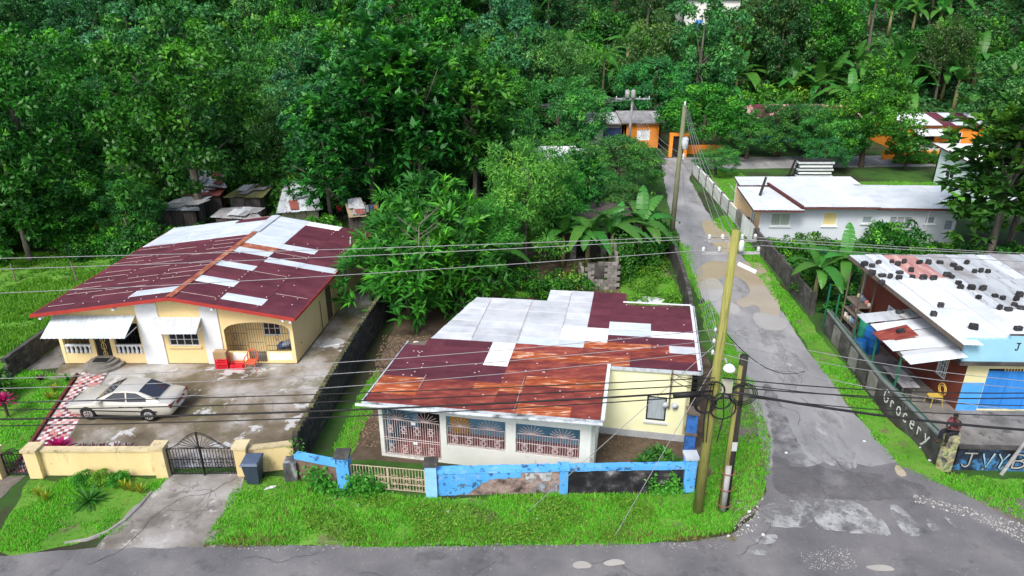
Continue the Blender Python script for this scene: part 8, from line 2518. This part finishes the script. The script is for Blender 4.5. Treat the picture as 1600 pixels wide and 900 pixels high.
weed_stuff('undergrowth', UG, [16, 60], 0.9, 0.32, 'dark undergrowth beneath the trees', L_DARK, 0.2)
hp = scatter([(-110, 84), (110, 84), (130, 150), (-130, 150)], 110000)
hzz = hz(hp[:, 0], hp[:, 1])
kp = ~((hp[:, 0] > 6) & (hp[:, 0] < 60) & (hp[:, 1] < 92))
kp &= ~((hp[:, 0] > 62) & (hp[:, 0] < 71) & (hp[:, 1] < 97))
hp, hzz = hp[kp], hzz[kp]
n = len(hp)
pos = np.stack([hp[:, 0], hp[:, 1], hzz + rng.uniform(0.05, 1.6, n) * lumps(hp[:, 0], hp[:, 1], 0.5)], 1)
vv = leaves(pos, rng.normal(size=(n, 3)) * np.array([1, 1, 0.5]), np.array([0, -0.4, 1.0]) + 0.4 * rng.normal(size=(n, 3)), rng.uniform(0.5, 1.0, n), rng.uniform(0.25, 0.55, n))
tag(npmesh('hillside_undergrowth', vv, 4, L_HILL, np.clip(rng.normal(0.4, 0.2, n), 0, 1)), 'leafy undergrowth covering the forest slope', 'undergrowth', kind='stuff')

# climbing weeds on the blue wall and gate, creepers on the roadside walls
def creeper(name, a, b, z0, z1, n, leaf, label, m=L_WEED, th=0.18):
    a, b = np.array(a, float), np.array(b, float)
    t = rng.random(n)
    z = z0 + (z1 - z0) * rng.random(n) ** 1.3 * (0.55 + 0.45 * np.sin(t * 9 + 1))
    p = a[None, :] * (1 - t[:, None]) + b[None, :] * t[:, None]
    pos = np.stack([p[:, 0] + rng.normal(0, th, n), p[:, 1] + rng.normal(0, th, n), np.maximum(z, 0.03)], 1)
    v = leaves(pos, rng.normal(size=(n, 3)), np.array([0, -0.6, 0.7]) + 0.4 * rng.normal(size=(n, 3)), leaf * rng.uniform(0.6, 1.3, n), leaf * 0.7 * rng.uniform(0.7, 1.3, n))
    return tag(npmesh(name, v, 4, m, np.clip(rng.normal(0.45, 0.22, n), 0, 1)), label, 'creeper', kind='stuff')
creeper('creeper', (-7.6, 21.65), (-5.0, 21.15), 0.0, 0.95, 1900, 0.14, 'leafy creeper climbing the low blue wall and tan gate', L_WEED, 0.25)
creeper('creeper', (5.2, 21.2), (6.3, 21.2), 0.0, 0.9, 500, 0.12, 'trailing weed on the dark bay of the blue wall', L_WEED, 0.1)
creeper('creeper', (-8.5, 22.6), (-8.3, 22.9), 0.1, 1.5, 350, 0.12, 'creeper at the end of the toothed boundary wall', L_WEED, 0.1)
creeper('creeper', (6.9, 41.8), (7.35, 41.8), 0.0, 3.2, 2600, 0.16, 'bright yellow-green vine smothering a post by the block ruin', L_BRIGHT, 0.3)
creeper('creeper', (3.2, 38.8), (3.8, 38.7), 0.6, 1.9, 500, 0.13, 'yellow flowering vine beside the block ruin', L_YELL, 0.25)
creeper('creeper', (-24.2, 22.6), (-20.6, 22.4), 0.0, 1.2, 1500, 0.12, 'dark creeper along the wall by the path gate', L_DARK, 0.3)

# garden plants on the verge
def rosette_plant(name, x, y, n, L, W, m, label, cat, elev=(0.2, 1.2), droop=0.3, group=None, z=0.0):
    t = thing(name, (x, y, z), label, cat, group)
    r = np.random.default_rng(int(abs(x * 100 + y * 10)))
    ms = []
    for k in range(min(n, 60)):
        a = k * 2.4 + r.uniform(-0.2, 0.2)
        e = elev[0] + (elev[1] - elev[0]) * k / n
        d = np.array([[math.cos(a) * math.cos(e), math.sin(a) * math.cos(e), math.sin(e)]])
        l = L * r.uniform(0.8, 1.15)
        segs = 4
        pts = []
        for i in range(segs + 1):
            q = i / segs
            p = d[0] * l * q + np.array([0, 0, -droop * l * q * q])
            w = W * (0.35 + 0.65 * math.sin(math.pi * min(1, q * 0.9 + 0.1))) * (1 if i < segs else 0.1)
            sd_ = np.array([-math.sin(a), math.cos(a), 0]) * w / 2
            pts.append((p - sd_, p + sd_))
        vs = []
        for i in range(segs):
            vs += [pts[i][0], pts[i][1], pts[i + 1][1], pts[i + 1][0]]
        c = np.clip(r.normal(0.5, 0.18), 0, 1)
        o = npmesh('leaf', np.array(vs), 4, m, [c] * segs, t, True)
        o.location = (0, 0, 0.05)
    return t
rosette_plant('cycad', -15.6, 20.65, 40, 0.85, 0.09, L_DARK, 'dark spiky cycad on the grass before the yellow garden wall', 'cycad', (0.1, 1.2), 0.35)
for x, y in ((-17.6, 20.9), (-17.2, 20.7), (-14.3, 21.2), (-13.9, 21.1), (-14.6, 21.3)):
    rosette_plant('spiky_plant', x, y, 18, 0.5, 0.05, L_YELL, 'yellow-green upright spiky plant on the verge near the cycad', 'plant', (0.8, 1.5), 0.1, 'spiky yellow plants on the verge')
for x, y in ((-16.3, 21.7), (-15.7, 21.75), (-15.0, 21.7)):
    plant_tree('shrub2', x, y, 0.3, 'small leafy plant at the foot of the yellow garden wall', 'plants at the wall foot', 'shrub', 'shrub', z=0)
rosette_plant('cordyline', -17.9, 22.95, 44, 0.75, 0.14, L_PINK, 'magenta leaved cordyline behind the yellow garden wall', 'plant', (0.15, 1.4), 0.25, None, 0.55)
MBp = MB().lathe([(0.22, 0.02), (0.28, 0.3), (0.3, 0.6)], (-17.9, 22.95, 0), 12).build('planter', M_CONC)
tag(MBp, 'concrete planter holding the magenta cordyline behind the garden wall', 'planter')
for k in range(3):
    rosette_plant('red_bush', -16.9 + 0.4 * k, 22.85, 26, 0.42, 0.08, L_PURP, 'low dull red bush behind the yellow garden wall', 'plant', (0.3, 1.4), 0.2, 'red bushes behind the garden wall', 0.6)
for k in range(2):
    rosette_plant('purple_plant', -15.6 + 0.45 * k, 22.85, 22, 0.5, 0.09, L_PURP, 'purple rosette plant behind the yellow garden wall', 'plant', (0.2, 1.2), 0.3, 'purple rosettes behind the garden wall', 0.6)
bed = MB().box(-17.3, -14.6, 22.55, 23.1, 0.021, 0.6).build('planting_bed', M_SOIL)
tag(bed, 'raised soil bed along the inside of the yellow garden wall', 'planting bed')
rosette_plant('cordyline', -22.2, 26.2, 34, 0.65, 0.11, L_PINK, 'pink leaved cordyline on the lawn by the checkered path', 'plant', (0.2, 1.4), 0.3, None, 0.75)
MBp = MB().tube([(-22.2, 26.2, 0), (-22.2, 26.2, 0.85)], 0.06, 6).build('cane_stem', M_BARKD)
tag(MBp, 'bare cane stem under the pink cordyline on the lawn', 'stem')
rosette_plant('purple_plant', -22.1, 28.6, 22, 0.45, 0.08, L_PURP, 'purple leaved plant beside the front step', 'plant', (0.3, 1.4), 0.2, None, 0.4)
for k, (x, y) in enumerate(((-21.4, 28.3), (-21.2, 27.6), (-21.3, 29.2))):
    rosette_plant('spiky_plant', x, y, 20, 0.55, 0.06, L_YELL if k < 2 else L_BRIGHT, 'arching green plant edging the path near the front step', 'plant', (0.6, 1.5), 0.3, 'arching plants by the path')
for x, y in ((5.5, 23.2), (6.2, 23.3), (5.9, 22.8), (6.4, 22.8), (5.2, 22.9), (5.9, 23.6)):
    rosette_plant('lily_clump', x, y, 26, 0.62, 0.09, L_DARK, 'dark strappy lily clump inside the corner of the blue wall', 'plant', (0.3, 1.3), 0.4, 'lilies inside the blue wall')

# loose stones and litter
def pebbles(name, poly, n, smin, smax, m, label, z=0.02):
    pts = scatter(poly, n)
    k = len(pts)
    dirs = np.array([(1, 0, 0), (-0.5, 0.87, 0), (-0.5, -0.87, 0)])
    s = rng.uniform(smin, smax, (k, 1, 1)) * rng.uniform(0.6, 1.3, (k, 3, 1))
    base = np.concatenate([pts, np.full((k, 1), z)], 1)[:, None, :] + dirs[None] * s
    top = np.concatenate([pts, np.full((k, 1), z)], 1) + np.concatenate([rng.normal(0, 0.01, (k, 2)), rng.uniform(smin, smax, (k, 1)) * 0.9], 1)
    v = []
    for a, b in ((0, 1), (1, 2), (2, 0)):
        v.append(np.stack([base[:, a], base[:, b], top], 1))
    v = np.concatenate(v, 0).reshape(-1, 3)
    return tag(npmesh(name, v, 3, m, None), label, 'gravel', kind='stuff')
M_PEB = mat('pale_pebbles', [(0.3, 0.29, 0.27), (0.45, 0.44, 0.42), (0.6, 0.59, 0.58)], scale=6, rough=0.85)
pebbles('gravel', PP([(1420, 770), (1500, 790), (1600, 820), (1600, 850), (1520, 812), (1430, 785)]), 1400, 0.012, 0.05, M_PEB, 'pale gravel scattered along the shop-side road edge')
pebbles('gravel', PP([(1150, 780), (1195, 770), (1180, 830), (1145, 842)]), 500, 0.01, 0.045, M_PEB, 'loose stones at the grass corner by the poles')
pebbles('gravel', PP([(1250, 865), (1330, 855), (1340, 890), (1260, 892)]), 380, 0.008, 0.028, M_PEB, 'loose chips on the main road', 0.03)
pebbles('gravel', PP([(320, 845), (1140, 850), (1140, 858), (320, 862)]), 700, 0.008, 0.03, M_PEB, 'chips along the verge edge of the main road')
pebbles('leaf_litter', [(-6.9, 24), (-5.4, 24), (-4.4, 34), (-7.0, 34)], 1500, 0.03, 0.08, mat('dry_leaves', [(0.12, 0.08, 0.05), (0.22, 0.15, 0.1), (0.3, 0.22, 0.16)], scale=8, rough=0.9), 'dry fallen leaves between the boundary wall and the cream house')
pebbles('leaf_litter', [(3.6, 22.3), (6.3, 22.2), (6.9, 24.3), (3.8, 25.2)], 500, 0.02, 0.06, MATS['dry_leaves'], 'dry leaves inside the corner of the blue wall')
rr = random.Random(8)
for k, (px, py) in enumerate(((1228, 708), (1170, 800), (1168, 822), (1192, 836), (1138, 838), (1452, 720), (1438, 700), (560, 790), (700, 800), (840, 812), (1350, 690))):
    p = P(px, py, 0.03)
    tag(MB().prism([(x, y, 0.03) for x, y in ragged([(p.x - 0.05, p.y - 0.03), (p.x + 0.06, p.y - 0.025), (p.x + 0.04, p.y + 0.04), (p.x - 0.045, p.y + 0.03)], 0.02, 0.05, k)], (0, 0, 0.04)).build('litter_scrap', M_WHT), 'pale scrap of litter lying at the roadside', 'litter', 'litter scraps')
